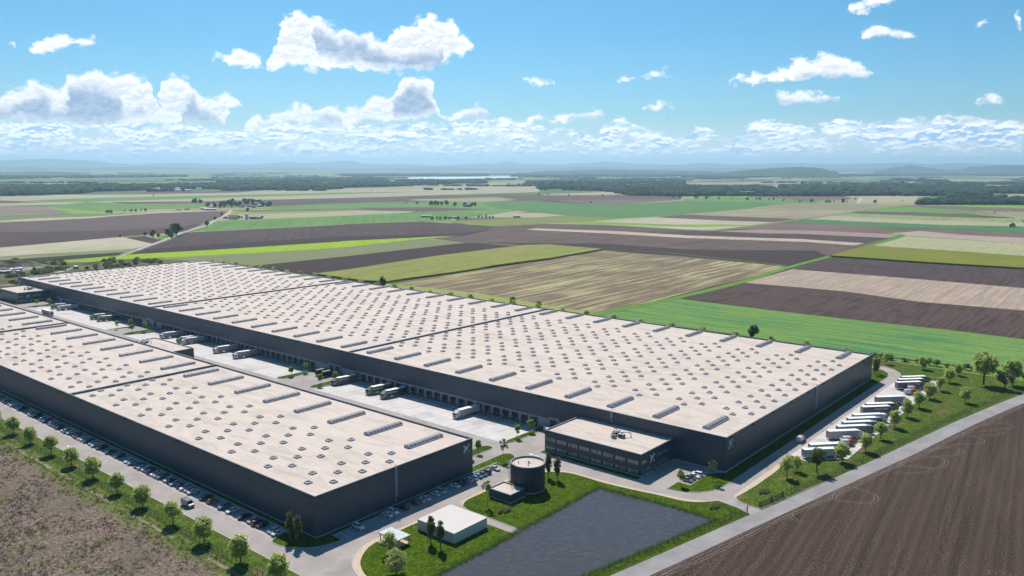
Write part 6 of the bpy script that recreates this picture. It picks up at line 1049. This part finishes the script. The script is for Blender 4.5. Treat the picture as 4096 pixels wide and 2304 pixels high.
def tree_proto(kind, seed):
    rn = random.Random(seed); spec = {
     # h, crown radius, crown base, clumps, clump r, per, leaf size, mat, r0
     'mid': (8.0, 2.6, 1.3, 44, .95, 60, .36, 'leaf', .16), 'fresh': (6.3, 1.7, 1.9, 22, .75, 50, .36, 'leaf_fresh', .09),
     'poplar': (10.1, 1.5, 1.2, 50, .66, 46, .32, 'leaf_dark', .16), 'thin': (9.3, 2.3, 3.9, 17, .62, 44, .30, 'leaf_dark', .10),
     'pale': (7.9, 3.7, .7, 60, 1.0, 60, .30, 'leaf_light', .2), 'oak': (10.5, 3.9, 2.5, 34, 1.05, 60, .42, 'leaf_dark', .3),
     'palemid': (8.8, 3.0, 1.6, 36, 1.0, 60, .34, 'leaf', .18), 'big': (18.5, 6.8, 4.4, 64, 2.0, 80, .75, 'leaf', .55),
     'far': (10.0, 4.2, 1.2, 22, 1.7, 20, 1.5, 'leaf_far', .35), 'shrub': (2.6, 1.7, .1, 8, .9, 40, .4, 'leaf_dark', .1)}[kind]
    h, cr, cb, nc, crd, per, ls, mat, r0 = spec; cents = []; rad = []
    ch = (h - cb) / 2
    for i in range(nc):
        while True:
            x, y, z = (rn.uniform(-1, 1) for _ in range(3))
            if kind == 'poplar':
                lim = (1 - abs(z) ** 2.2) ** .8
                if math.hypot(x, y) < lim: break
            elif kind == 'thin':
                if .25 < math.sqrt(x * x + y * y + z * z) < 1: break
            else:
                q = math.sqrt(x * x + y * y + z * z)
                if .35 < q < 1: break
        k = (cr - crd * .75)
        if kind in ('mid', 'fresh', 'palemid'): k *= 1 - .22 * z
        cents.append((x * k, y * k, cb + ch + z * (ch - crd * .6))); rad.append(crd * rn.uniform(.7, 1.3))
    root = empty('tree', (0, 0, 0))
    me = leaf_cloud(seed, cents, rad, per, ls, mat); c = bpy.data.objects.new('crown', me); sc.collection.objects.link(c); c.parent = root
    b = MB(); top = Vector((rn.uniform(-.2, .2), rn.uniform(-.2, .2), h * .8)); m_ = Vector((top.x * .3, top.y * .3, h * .32))
    b.cyl((0, 0, -.1), r0, m_, m_.length, 'bark', 8, r0 * .75); b.cyl(m_ * .99, r0 * .75, top - m_, (top - m_).length, 'bark', 7, r0 * .15)
    for c_ in cents[::max(1, nc // 10)]:
        c_ = Vector(c_); a = Vector((top.x * .4, top.y * .4, max(cb * .85, min(c_.z - ch * .35, h * .72)))); b.cyl(a, r0 * .34, c_ - a, (c_ - a).length * .9, 'bark', 5, r0 * .07)
    b.build('trunk', root); return snap(root)
TP = {k: [tree_proto(k, 100 + 7 * i + 31 * len(k)) for i in range(n)] for k, n in (('mid', 5), ('fresh', 3), ('poplar', 3), ('thin', 3), ('pale', 1), ('oak', 1), ('palemid', 2), ('big', 2), ('far', 4), ('shrub', 3))}
BASEH = {'mid': 8.0, 'fresh': 6.3, 'poplar': 10.1, 'thin': 9.3, 'pale': 7.9, 'oak': 10.5, 'palemid': 8.8, 'big': 18.5, 'far': 10.0, 'shrub': 2.6}
BASER = {'mid': 2.6, 'fresh': 1.7, 'poplar': 1.35, 'thin': 2.3, 'pale': 3.7, 'oak': 3.9, 'palemid': 3.0, 'big': 6.8, 'far': 4.2, 'shrub': 1.7}
usedp = set(); tcount = {}
def tree(kind, x, y, h, r_, label, group=None, name='tree', z=.1, var=None, cat='tree'):
    k = tcount.get(kind, 0); tcount[kind] = k + 1; L_ = TP[kind]; t = L_[(var if var is not None else k) % len(L_)]
    if id(t[0]) not in usedp: usedp.add(id(t[0])); o = t[0]
    else: o, _ = copy_tree(t)
    o.name = name; s = h / BASEH[kind]; w_ = (r_ / BASER[kind]) if r_ else s
    o.location = (x, y, z); o.scale = (w_, w_, s); o.rotation_euler.z = RNG.uniform(0, 6.28); tag(o, label, cat, group); return o
ONES = ['', 'first', 'second', 'third', 'fourth', 'fifth', 'sixth', 'seventh', 'eighth', 'ninth', 'tenth', 'eleventh', 'twelfth', 'thirteenth', 'fourteenth', 'fifteenth', 'sixteenth', 'seventeenth', 'eighteenth', 'nineteenth']
def ordn(n):
    if n < 20: return ONES[n]
    t, o = divmod(n, 10); c = ['', '', 'twent', 'thirt', 'fort', 'fift', 'sixt', 'sevent', 'eight', 'ninet'][t]
    return c + 'ieth' if o == 0 else c + 'y-' + ONES[o]
ORD = [ordn(i) for i in range(1, 90)]
for i, (y, h, r_) in enumerate([(188.2, 9.9, 2.9), (208.0, 9.2, 3.1), (228.6, 8.6, 3.0), (248.6, 8.0, 2.8), (269.9, 8.1, 2.9), (289.2, 7.8, 2.5), (309.5, 8.6, 3.2), (329.1, 7.7, 2.8), (349.2, 8.1, 2.8), (370.1, 7.5, 2.5), (389.3, 8.1, 2.8), (409.5, 8.0, 2.8), (429.5, 8.0, 2.8)]):
    tree('mid', (123.9 + min(i, 8) * .26), y, h * 1.03, r_ * 1.13, '%s nearest young tree of the row on the grass inside the left fence' % ORD[i], 'young trees on the grass by the left fence', 'young_tree')
row = [(511.4, 133.0, 6.9, 2.6, 'young tree at the far corner of the meadow, nearest the warehouse end'), (512.0, 112.8, 8.1, 3.0, 'young tree near the back fence right of the far truck park end'), (489.0, 94.1, 8.0, 3.0, 'young tree past the far end of the truck park, left of the big tree'), (509.2, 94.0, 7.2, 2.5, 'young tree by the back fence before the reddish bushes'), (451.5, 79.1, 8.2, 2.8, 'lone young tree in the middle of the right meadow'),
 (467.8, 94.2, 7.4, 2.5, 'first young tree from the far end of the line beside the truck park'), (447.6, 94.5, 8.6, 3.0, 'second young tree from the far end of the line beside the truck park'), (426.4, 94.5, 8.7, 3.0, 'third young tree from the far end of the line beside the truck park'), (406.5, 94.9, 8.9, 2.8, 'fourth young tree from the far end of the line beside the truck park'), (385.7, 94.9, 8.3, 2.7, 'fifth young tree from the far end of the line beside the truck park'), (365.6, 95.3, 7.5, 2.6, 'sixth young tree from the far end of the line beside the truck park'), (344.6, 95.3, 8.3, 2.6, 'seventh young tree from the far end of the line beside the truck park'), (325.6, 98.4, 8.3, 3.1, 'nearest young tree of the line, covering the cab of the pale green truck')]
for x, y, h, r_, l in row: tree('mid', x, y, h * 1.03, r_ * 1.13, l, 'young trees around the truck park', 'young_tree')
tree('big', 495.9, 78.9, 18.7, 6.9, 'large bright green tree with a stout trunk, tallest tree of the right meadow', None, 'large_tree'); tree('big', 505.2, 66.8, 15.2, 5.9, 'large bright green tree at the right picture edge behind a darker one', None, 'large_tree'); tree('oak', 492.7, 68.3, 10.1, 4.7, 'dark olive tree in front of the large one at the right picture edge', None, 'dark_tree')
tree('palemid', 295.2, 109.2, 9.0, 3.0, 'pale green young tree beside the end of the beige path', None, 'young_tree'); tree('palemid', 303.9, 108.7, 6.4, 2.5, 'small pale round tree right behind the one at the beige path', None, 'young_tree')
o = tree('oak', 307.9, 102.6, 10.5, 3.8, 'dark oak standing in front of the nearest parked trailer', None, 'oak_tree')
for x, y, l in ((479.8, 130.5, 'left poplar of the far pair at the warehouse end wall'), (483.6, 130.4, 'right poplar of the far pair at the warehouse end wall'), (142.6, 209.2, 'left poplar of the pair at the front warehouse corner'), (142.4, 204.8, 'right poplar of the pair at the front warehouse corner'), (169.4, 173.5, 'left poplar of the pair in front of the white hall'), (169.0, 169.0, 'right poplar of the pair in front of the white hall'), (237.0, 178.9, 'left poplar of the pair right of the round tank'), (237.0, 174.7, 'right poplar of the pair right of the round tank')):
    tree('poplar', x, y, 10.1, 1.4, l, 'slim dark poplars', 'poplar')
for x, y, h, r_, l in ((239.7, 203.3, 9.3, 2.2, 'slender open crowned tree on the grass island behind the round tank'), (202.3, 179.1, 9.4, 2.4, 'slender open crowned tree in front of the pump house'), (272.4, 128.6, 9.3, 2.1, 'slender open crowned tree on the island before the warehouse corner')): tree('thin', x, y, h, r_, l, 'slender open crowned trees', 'slender_tree')
for x, y, h, r_, l in ((261.9, 136.2, 6.3, 1.7, 'small round tree at the tip of the office car park island'), (239.5, 216.8, 6.3, 1.5, 'small round tree on the rounded island end behind the front warehouse corner'), (264.5, 216.7, 6.4, 1.7, 'left small round tree on the strip between the nearest yard and the office road'), (274.6, 217.2, 6.2, 1.8, 'right small round tree on the strip between the nearest yard and the office road'),
 (264.2, 380.3, 6.2, 1.8, 'outer small round tree on the grass strip left of the black box trucks'), (274.2, 380.6, 6.2, 1.8, 'inner small round tree on the grass strip left of the black box trucks'), (262.2, 351.5, 7.2, 1.8, 'outer small round tree on the strip right of the black box trucks'), (272.4, 352.0, 6.6, 1.9, 'inner small round tree just behind the dark grey docked truck'),
 (263.2, 588.5, 6.6, 1.8, 'outer small round tree on the far yard strip, left pair'), (264.4, 568.5, 6.1, 1.8, 'outer small round tree on the far yard strip, right pair'), (273.4, 589.0, 6.3, 1.9, 'inner small round tree on the far yard strip, left pair'), (272.3, 565.6, 6.7, 1.8, 'inner small round tree on the far yard strip, right pair'), (264.8, 738.0, 5.9, 1.9, 'outer small round tree before the far office'), (274.7, 738.6, 5.8, 2.0, 'inner small round tree before the far office, beside the green truck')):
    tree('fresh', x, y, h, r_, l, 'small round trees on the kerbed islands', 'young_tree')
tree('palemid', 156.0, 177.9, 7.5, 2.9, 'green bushy tree in front of the small canopy', None, 'bushy_tree'); tree('pale', 149.3, 167.4, 7.9, 3.8, 'round pale yellow green tree on the near lawn by the beige path', None, 'round_tree')
for x, y, h, r_, l in ((239, 800, 8, 3.2, 'tree beside the far office, half behind the front warehouse roof'), (244, 828, 8, 3, 'tree left of the far office roof, darker one'), (252, 822, 7, 3.3, 'pale tree behind the far office roof'), (290, 842, 9, 3, 'tree peeking past the far left end of the largest warehouse')): tree('mid', x, y, h, r_, l, 'trees around the far office', 'tree')
# row behind the big warehouse
for i in range(31):
    y = 147 + 22.79 * i
    if y > 835: break
    tree('mid', 481.0, y, 15.4 if i % 3 else 14.6, 3.5, '%s tree top from the right showing over the largest warehouse\'s back roof edge' % ORD[i], 'trees behind the largest warehouse', 'tree')
for x, y, h, r_, l in ((519, 592, 12, 3.6, 'taller dark tree behind the back roof edge at the maize field corner'), (521, 432, 9, 3.4, 'dark bush tree behind the middle of the back roof edge'), (524, 407, 7, 2.5, 'grey green bush right of the dark bush tree behind the roof edge'), (527, 224, 10.2, 4.2, 'dark round tree standing in the bright green field behind the warehouse')): tree('far', x, y, h, r_, l, 'dark trees behind the largest warehouse', 'tree')
hx = [(526.9, 145.2), (526, 139), (525.4, 134.3), (526.6, 126), (527.5, 119.5), (526, 112.6), (525.5, 109), (527, 104), (527.7, 98.5), (527.5, 94), (527.4, 90.4), (526, 83), (525, 76), (524.7, 70), (524.7, 63.9), (524, 57)]
for i, (x, y) in enumerate(hx): tree('shrub', x, y, RNG.uniform(2.2, 4.6), RNG.uniform(1.8, 3.2), '%s dark bush from the left in the hedge beyond the back meadow fence' % ORD[i], 'dark bushes beyond the back meadow fence', 'bush', 0, cat='bush')
for i, (x, y, h, r_) in enumerate(sorted(FARTREES, key=lambda p: proj((p[0], p[1], 0))[0])): tree('far', x, y, h, max(r_, h * .3), '%s from the left of the lone dark trees scattered over the far fields' % ORD[i], 'lone trees in the far fields', 'tree', .4)
for c_, nm_ in enumerate(CNAMES):
    for i, (x, y, h, r_, k) in enumerate(sorted([q for q in CLUSTER if q[4] == c_], key=lambda p: proj((p[0], p[1], 0))[0])): tree('far', x, y, h, r_, '%s dark tree from the left in %s' % (ORD[i], nm_), 'trees around the distant farms', 'tree', .4)
# ornamental beds
def bed(x, y, label):
    r_ = empty('flower_bed', (x, y, .12)); tag(r_, label, 'flower bed', 'ornamental grass beds')
    rn = random.Random(int(x))
    for nm, mat, ce, hh in (('ornamental_grass', 'dry', [(-2.0, .5), (-1.1, 1.0), (1.2, -.8), (-.5, -.7), (.4, .2)], (.6, 1.3)), ('flowers', 'lav', [(.5, .8), (1.4, .4), (2.1, -.1)], (.3, .8))):
        V = []
        for cx, cy in ce:
            for q in range(110):
                a = rn.uniform(0, 6.28); rr = rn.random() ** .5 * .45; px, py = cx + rr * math.cos(a), cy + rr * math.sin(a); h_ = rn.uniform(*hh); l_ = rn.uniform(.1, .55); u = (-math.sin(a + 1) * .04, math.cos(a + 1) * .04)
                V += [(px - u[0], py - u[1], 0), (px + u[0], py + u[1], 0), (px + l_ * math.cos(a) + u[0], py + l_ * math.sin(a) + u[1], h_), (px + l_ * math.cos(a) - u[0], py + l_ * math.sin(a) - u[1], h_)]
        me = mesh_np(nm, V, np.arange(len(V)).reshape(-1, 4), mat, 4); o = bpy.data.objects.new(nm, me); sc.collection.objects.link(o); o.parent = r_
bed(202.6, 171.3, 'clump of dry grasses and purple flowers on the lawn by the slender tree'); bed(252.1, 117.8, 'clump of grasses and purple flowers on the pond lawn near the gate post'); bed(275.7, 110.1, 'clump of grasses and purple flowers inside the meadow gate corner')
# reeds, scrub and meadow tufts as uncountable cover
def blades(name, pts, hs, wd, mat, label, cat, per=5, lean=.25, spread=.35):
    r = np.random.default_rng(len(pts)); P = np.repeat(np.array(pts), per, 0); n = len(P); P = P + np.c_[r.normal(size=(n, 2)) * spread, np.zeros(n)]
    a = r.random(n) * 6.28; u = np.c_[np.cos(a), np.sin(a), np.zeros(n)] * wd; h = (hs[0] + (hs[1] - hs[0]) * r.random(n))[:, None]
    tip = P + np.c_[r.normal(size=(n, 2)) * lean, np.ones(n)] * h
    V = np.concatenate([P - u, P + u, tip + u * .2, tip - u * .2], 1).reshape(-1, 3); me = mesh_np(name, V, np.arange(len(V)).reshape(-1, 4), mat, 4)
    o = bpy.data.objects.new(name, me); sc.collection.objects.link(o); tag(o, label, cat, kind='stuff'); return o
def along(pts, step, jit=0):
    o = []
    for a, c in zip(pts, pts[1:]):
        a, c = Vector(a), Vector(c); n = max(1, int((c - a).length / step))
        for i in range(n): q = a.lerp(c, (i + RNG.random()) / n); o.append((q.x + RNG.gauss(0, jit), q.y + RNG.gauss(0, jit), 0.02))
    return o
rp = along([(120, 157.9), (156.4, 158.1), (178.7, 157.7), (204.5, 158.3), (241.2, 158.8), (242.0, 147.5), (243.1, 131.2), (243.3, 112.8)], .22, .45) + along([(243.3, 112.8), (235.8, 114.0), (184.9, 124.6), (140, 134)], .3, .4)
blades('reeds', rp, (.5, 1.5), .045, 'reed', 'bright green reeds fringing the dark pond', 'reeds', 9)
sp = [(RNG.uniform(58, 121.5), RNG.uniform(140, 440), .03) for _ in range(5200)]
sp = [p for p in sp if noise.noise(Vector((p[0] * .07, p[1] * .07, 0))) > -.15]
blades('dry_shrubs', sp, (.25, .95), .11, 'dry2', 'dry brownish scrub covering the waste ground beyond the left fence', 'scrub', 9, .6, .35) if False else None
M['dry2'] = leafmat('dry_stems', (0.10, 0.07, 0.048), (0.38, 0.285, 0.205), .15)
blades('dry_scrub', sp, (.2, .8), .10, 'dry2', 'dry brownish scrub covering the waste ground beyond the left fence', 'scrub', 9, .6, .35)
sp = [(RNG.uniform(60, 123), RNG.uniform(140, 440), .03) for _ in range(9000)]
sp = [p for p in sp if noise.noise(Vector((p[0] * .05 + 9, p[1] * .05, 0))) > .22 or 117.5 + 1.5 * noise.noise(Vector((p[1] * .1, 0, 0))) < p[0] < 122.6]
blades('green_weeds', sp, (.15, .6), .09, 'reed', 'fresh green weeds in patches and along the outside of the left fence', 'weeds', 7, .6, .3)
# quarry bushes
def inpoly(x, y, poly):
    c = False; j = len(poly) - 1
    for i in range(len(poly)):
        if (poly[i][1] > y) != (poly[j][1] > y) and x < (poly[j][0] - poly[i][0]) * (y - poly[i][1]) / (poly[j][1] - poly[i][1]) + poly[i][0]: c = not c
        j = i
    return c
ICO = []
for s_ in range(5):
    bm = bmesh.new(); bmesh.ops.create_icosphere(bm, subdivisions=2, radius=1.0); rn = random.Random(s_)
    for v in bm.verts: v.co *= 1 + .30 * noise.noise(v.co * 1.7 + Vector((s_ * 9, 0, 0))) + .16 * noise.noise(v.co * 4 + Vector((s_ * 5, 3, 0))) + rn.uniform(-.06, .06)
    bm.verts.ensure_lookup_table(); ICO.append((np.array([v.co[:] for v in bm.verts], np.float32), np.array([[v.index for v in f.verts] for f in bm.faces], np.int32))); bm.free()
def blobs(name, items, mat, label, cat):      # items x,y,z,r,h
    V, F, o = [], [], 0; r = np.random.default_rng(len(items))
    for i, (x, y, z, ra, h) in enumerate(items):
        v, f = ICO[i % 5]; a = r.random() * 6.28; c, s = math.cos(a), math.sin(a)
        q = np.c_[(v[:, 0] * c - v[:, 1] * s) * ra + x, (v[:, 0] * s + v[:, 1] * c) * ra + y, np.maximum(v[:, 2] * h * .56 + h * .44, 0) + z]; V.append(q); F.append(f + o); o += len(v)
    me = mesh_np(name, np.concatenate(V), np.concatenate(F), mat, 3); ob = bpy.data.objects.new(name, me); sc.collection.objects.link(ob); tag(ob, label, cat, kind='stuff'); return ob
WL = ['long dark wood across the right half of the plain', 'wood right of the centre beyond the fields', 'small dark nearer copse at the right edge', 'long wood across the left half of the plain', 'wood strip left of centre', 'narrow wood at the left of the lake', 'wood between the two lakes', 'thin tree belt before the wooded hill', 'small copse in the far right fields', 'far right tree belt', 'distant left tree belt', 'distant belt behind the left wood', 'distant tree belt before the lake', 'most distant tree belt under the hills']
M['wood'] = ground2('distant_canopy', (0.012, 0.026, 0.010), (0.055, 0.085, 0.025), None, 0.022, 1.0, 0, .12)
for k, (sp_, h, poly) in enumerate(WOODS):
    xs = [p[0] for p in poly]; ys = [p[1] for p in poly]; it = []; sp2 = sp_ * .8; x = min(xs)
    area = (max(xs) - min(xs)) * (max(ys) - min(ys)); sp2 = max(sp2, math.sqrt(area / 9000))
    while x < max(xs):
        y = min(ys)
        while y < max(ys):
            px, py = x + RNG.uniform(-.45, .45) * sp2, y + RNG.uniform(-.45, .45) * sp2
            if inpoly(px, py, poly) and inframe((px, py, 0), 150) and (k == 2 or noise.noise(Vector((px * .0028, py * .0028, k * 3.1))) > -.2): hh = min(h, 17) * RNG.uniform(.55, 1.2) * (1 + .35 * noise.noise(Vector((px * .004, py * .004, k)))); it.append((px, py, 0, sp2 * RNG.uniform(.5, .8), hh))
            y += sp2
        x += sp2
    if it: blobs('wood', it, 'wood', WL[k], 'wood')
it = []
for i in range(120):
    dd = 3600 * (14000 / 3600) ** RNG.random(); a = AZC + R(RNG.uniform(-34, 34)); cx, cy = dd * math.cos(a), dd * math.sin(a); n_ = RNG.randint(2, 16); e = RNG.uniform(-.5, .5) + AZC + 1.57; sp_ = 14 + dd * .004
    if dd < 4800 and RNG.random() < .6: continue
    for q in range(n_): it.append((cx + math.cos(e) * q * sp_ + RNG.gauss(0, 8), cy + math.sin(e) * q * sp_ + RNG.gauss(0, 20), 0, RNG.uniform(.45, .9) * sp_, RNG.uniform(7, 13)))
blobs('tree_belts', it, 'wood', 'scattered dark tree belts and copses across the hazy far plain', 'tree belts')
it = []
for i in range(520):
    t = RNG.random(); x, y = RNG.uniform(250, 500), RNG.uniform(880, 1140)
    if inpoly(x, y, QUARRY) and noise.noise(Vector((x * .02, y * .02, 1))) > -.12 and not (300 < x < 352 and 965 < y < 1015): it.append((x, y, .4, RNG.uniform(2, 5.5), RNG.uniform(2, 5.5)))
me = leaf_cloud(77, [(x, y, h * .45) for x, y, z, r_, h in it], [r_ * .9 for x, y, z, r_, h in it], 130, 1.1, 'leaf_far', 'thicket', .75); o = bpy.data.objects.new('thicket', me); sc.collection.objects.link(o); tag(o, 'dark thicket of bushes on the rough ground past the far warehouse end', 'bushes', kind='stuff')
b = MB(); bm = bmesh.new(); bmesh.ops.create_grid(bm, x_segments=24, y_segments=24, size=1)
for v in bm.verts: q = v.co.length; v.co = Vector((v.co.x * 30, v.co.y * 17, max(0, 1 - q) ** .8 * 9 * (1 + .35 * noise.noise(v.co * 3)))); 
b.add([v.co[:] for v in bm.verts], [tuple(l.vert.index for l in f.loops) for f in bm.faces] if not bm.verts.index_update() else [], 'quarry'); bm.free(); o = b.build('spoil_heap', None, (MOUND[0], MOUND[1], .4), 2.3); tag(o, 'brown spoil heap on the rough ground beyond the far left warehouse end', 'mound')
SL = ['white roofed container', 'grey shed', 'pale roofed cabin', 'long pale shed', 'brown cabin', 'small grey cabin', 'white hut beside the dirt track', 'pale hut']
for i, (x, y) in enumerate(SHEDS):
    r_ = empty('shed', (x, y, .5), .9 + .1 * i); tag(r_, SL[i] + ' on the rough ground at the far left', 'shed', 'sheds on the rough ground')
    b = MB(); b.box(-4, -1.6, 0, 4, 1.6, 2.6, 'grey'); b.build('wall', r_); b = MB(); b.box(-4.15, -1.75, 2.6, 4.15, 1.75, 2.85, 'white' if i % 2 == 0 else 'alu'); b.build('roof', r_)
# distant farms and houses
hm = {}
def hmat(c): return hm.setdefault(c, simple('house_surface', tuple(v * .8 for v in s2l(c)), .8, 0, .08, .3))
for i, (x, y, w_, d, h, wc, rc, l) in enumerate(HOUSES):
    r_ = empty('house', (x, y, .5), AZC - 1.35 + .2 * (i % 3)); tag(r_, l, 'house', 'distant farms and houses')
    b = MB(); b.box(-w_ / 2, -d / 2, 0, w_ / 2, d / 2, h * .62, hmat(wc)); b.build('wall', r_)
    b = MB(); z0, z1 = h * .62, h if 'flat' not in l else h * .66; e = .5
    b.add([(-w_ / 2 - e, -d / 2 - e, z0), (w_ / 2 + e, -d / 2 - e, z0), (w_ / 2 + e, d / 2 + e, z0), (-w_ / 2 - e, d / 2 + e, z0), (-w_ / 2 - e, 0, z1), (w_ / 2 + e, 0, z1)], [(0, 1, 5, 4), (2, 3, 4, 5), (1, 2, 5), (3, 0, 4)], hmat(rc)); b.build('roof', r_)
    for xx in (-w_ * .3, 0, w_ * .3): b = MB(); b.box(xx - .7, -d / 2 - .06, 1.2, xx + .7, -d / 2, 2.8, 'glass'); b.build('window', r_)
s_ = empty('silo', (1012.5, 1601.5, .5)); tag(s_, 'tall pale grain silo beside the pink barn', 'silo'); b = MB(); b.cyl((0, 0, 0), 3.4, (0, 0, 1), 11, 'alu', 16); b.build('bin', s_); b = MB(); b.cyl((0, 0, 11), 3.5, (0, 0, 1), 2.2, 'alu', 16, .3); b.build('lid', s_)

# ------------------------------------------------------------------ fences
def fence(name, pts, h, step, label, bars=True, z0=.1, maxp=99):
    r_ = empty(name, (pts[0][0], pts[0][1], 0)); tag(r_, label, 'fence'); o0 = Vector((pts[0][0], pts[0][1], 0)); seg = []
    P = [Vector((x, y, z0)) - o0 for x, y in pts]; tot = sum((c - a).length for a, c in zip(P, P[1:])); step = max(step, tot / (maxp - 1))
    rail = MB(); mesh_ = MB(); d = 0; posts = []
    for a, c in zip(P, P[1:]):
        L_ = (c - a).length; u = (c - a) / L_
        for hh in (.25, h * .5, h - .1): rail.tube([a + Vector((0, 0, hh)), c + Vector((0, 0, hh))], .03, 'dark', 4)
        t = (-d) % step
        while t < L_: posts.append(a + u * t); t += step
        d += L_; t = 0
        while t < L_ and bars:
            q = a + u * t; s = .012; mesh_.add([q + u * s, q - u * s, q - u * s + Vector((0, 0, h)), q + u * s + Vector((0, 0, h))], [(0, 1, 2, 3)], 'dark'); t += .16
    rail.build('rail', r_)
    if bars: mesh_.build('wire_mesh', r_)
    p0 = None
    for q in posts:
        if p0 is None: b = MB(); b.box(-.045, -.045, 0, .045, .045, h + .1, 'dark'); p0 = b.build('post', r_, q)
        else: p = p0.copy(); sc.collection.objects.link(p); p.parent = r_; p.location = q
    return r_
fence('mesh_fence', [(123.0, 176), (123.2, 200), (123.6, 240), (124.3, 280), (124.6, 330), (124.8, 440)], 2.0, 2.5, 'long dark mesh fence between the tree row and the scrub at the left')
fence('mesh_fence', [(276.5, 103.2), (307.4, 97.0), (339.6, 91.6), (386.3, 83.8), (435.0, 74.9), (488.6, 63.2), (504, 58.6)], 2.0, 2.5, 'long dark mesh fence between the right meadow and the country road')
fence('mesh_fence', [(254.6, 107.6), (242.0, 111.2), (235.8, 112.6), (184.9, 122.9), (150, 130.4)], 1.9, 2.6, 'dark mesh fence between the pond and the country road')
fence('mesh_fence', [(517.0, 60), (517.6, 88.5), (517.8, 108.5), (518.3, 142.6), (518.3, 190)], 1.9, 3.0, 'thin mesh fence at the back of the right meadow before the dark bushes', True)
b = MB(); gt = empty('sliding_gate', (262.2, 105.9, .1), math.atan2(103.2 - 105.9, 276.5 - 262.2)); tag(gt, 'dark sliding gate panel standing open at the site entrance', 'gate')
L_ = 14.2
b.box(0, -.05, .1, L_, .05, .22, 'dark'); b.box(0, -.05, 1.85, L_, .05, 1.95, 'dark'); b.build('gate_frame', gt)
b = MB(); x = .2
while x < L_: b.box(x, -.02, .22, x + .05, .02, 1.85, 'dark'); x += .2
b.build('bars', gt)
for x in (-.1, L_ * .5, L_): b = MB(); b.box(x - .12, -.2, 0, x + .12, .2, 2.2, 'dark'); b.build('post', gt)
b = MB(); b.box(255.15, 107.3, 0, 255.4, 107.55, 2.6, 'dark'); b.box(255.1, 107.25, 2.6, 255.45, 107.6, 2.66, 'black'); tag(b.build('gate_post'), 'single dark gate post at the corner of the pond lawn', 'post')

bp = CAMP + (FW + RT * ((2673 - 2048) / 3270) + UP * ((1152 - 466) / 3270)) * 300
b = MB(); b.cyl(Vector((-.22, 0, 0)), .02, (1, 0, 0), .2, 'black', 8, .075); b.cyl(Vector((-.02, 0, 0)), .075, (1, 0, 0), .22, 'black', 8, .03); b.add([(-.22, -.02, 0), (-.22, .02, 0), (-.36, .07, 0), (-.36, -.07, 0)], [(0, 1, 2, 3)], 'black')
for s_ in (-1, 1): b.add([(.08, s_ * .05, .03), (-.1, s_ * .05, .03), (-.1, s_ * .28, .13), (.06, s_ * .28, .13), (-.16, s_ * .52, .04)], [(0, 1, 2, 3), (3, 2, 4)], 'black')
bi = b.build('bird', None, bp, 1.2); tag(bi, 'tiny dark bird gliding in the sky right of the middle', 'bird')
# ------------------------------------------------------------------ air
hz = MB(); hz.box(-46000, -46000, -2.6, 46000, 46000, 520, 'black'); ho = hz.build('haze'); ho['kind'] = 'stuff'
ho.data.materials.clear(); hmz = bpy.data.materials.new('haze'); hmz.use_nodes = True; t = hmz.node_tree; t.nodes.clear()
pvn = t.nodes.new('ShaderNodeVolumePrincipled'); pvn.inputs['Color'].default_value = (0.55, 0.83, 1.0, 1); pvn.inputs['Density'].default_value = 5.8e-5; pvn.inputs['Anisotropy'].default_value = 0.4
mo = t.nodes.new('ShaderNodeOutputMaterial'); t.links.new(pvn.outputs[0], mo.inputs['Volume']); ho.data.materials.append(hmz)
bpy.context.view_layer.update()
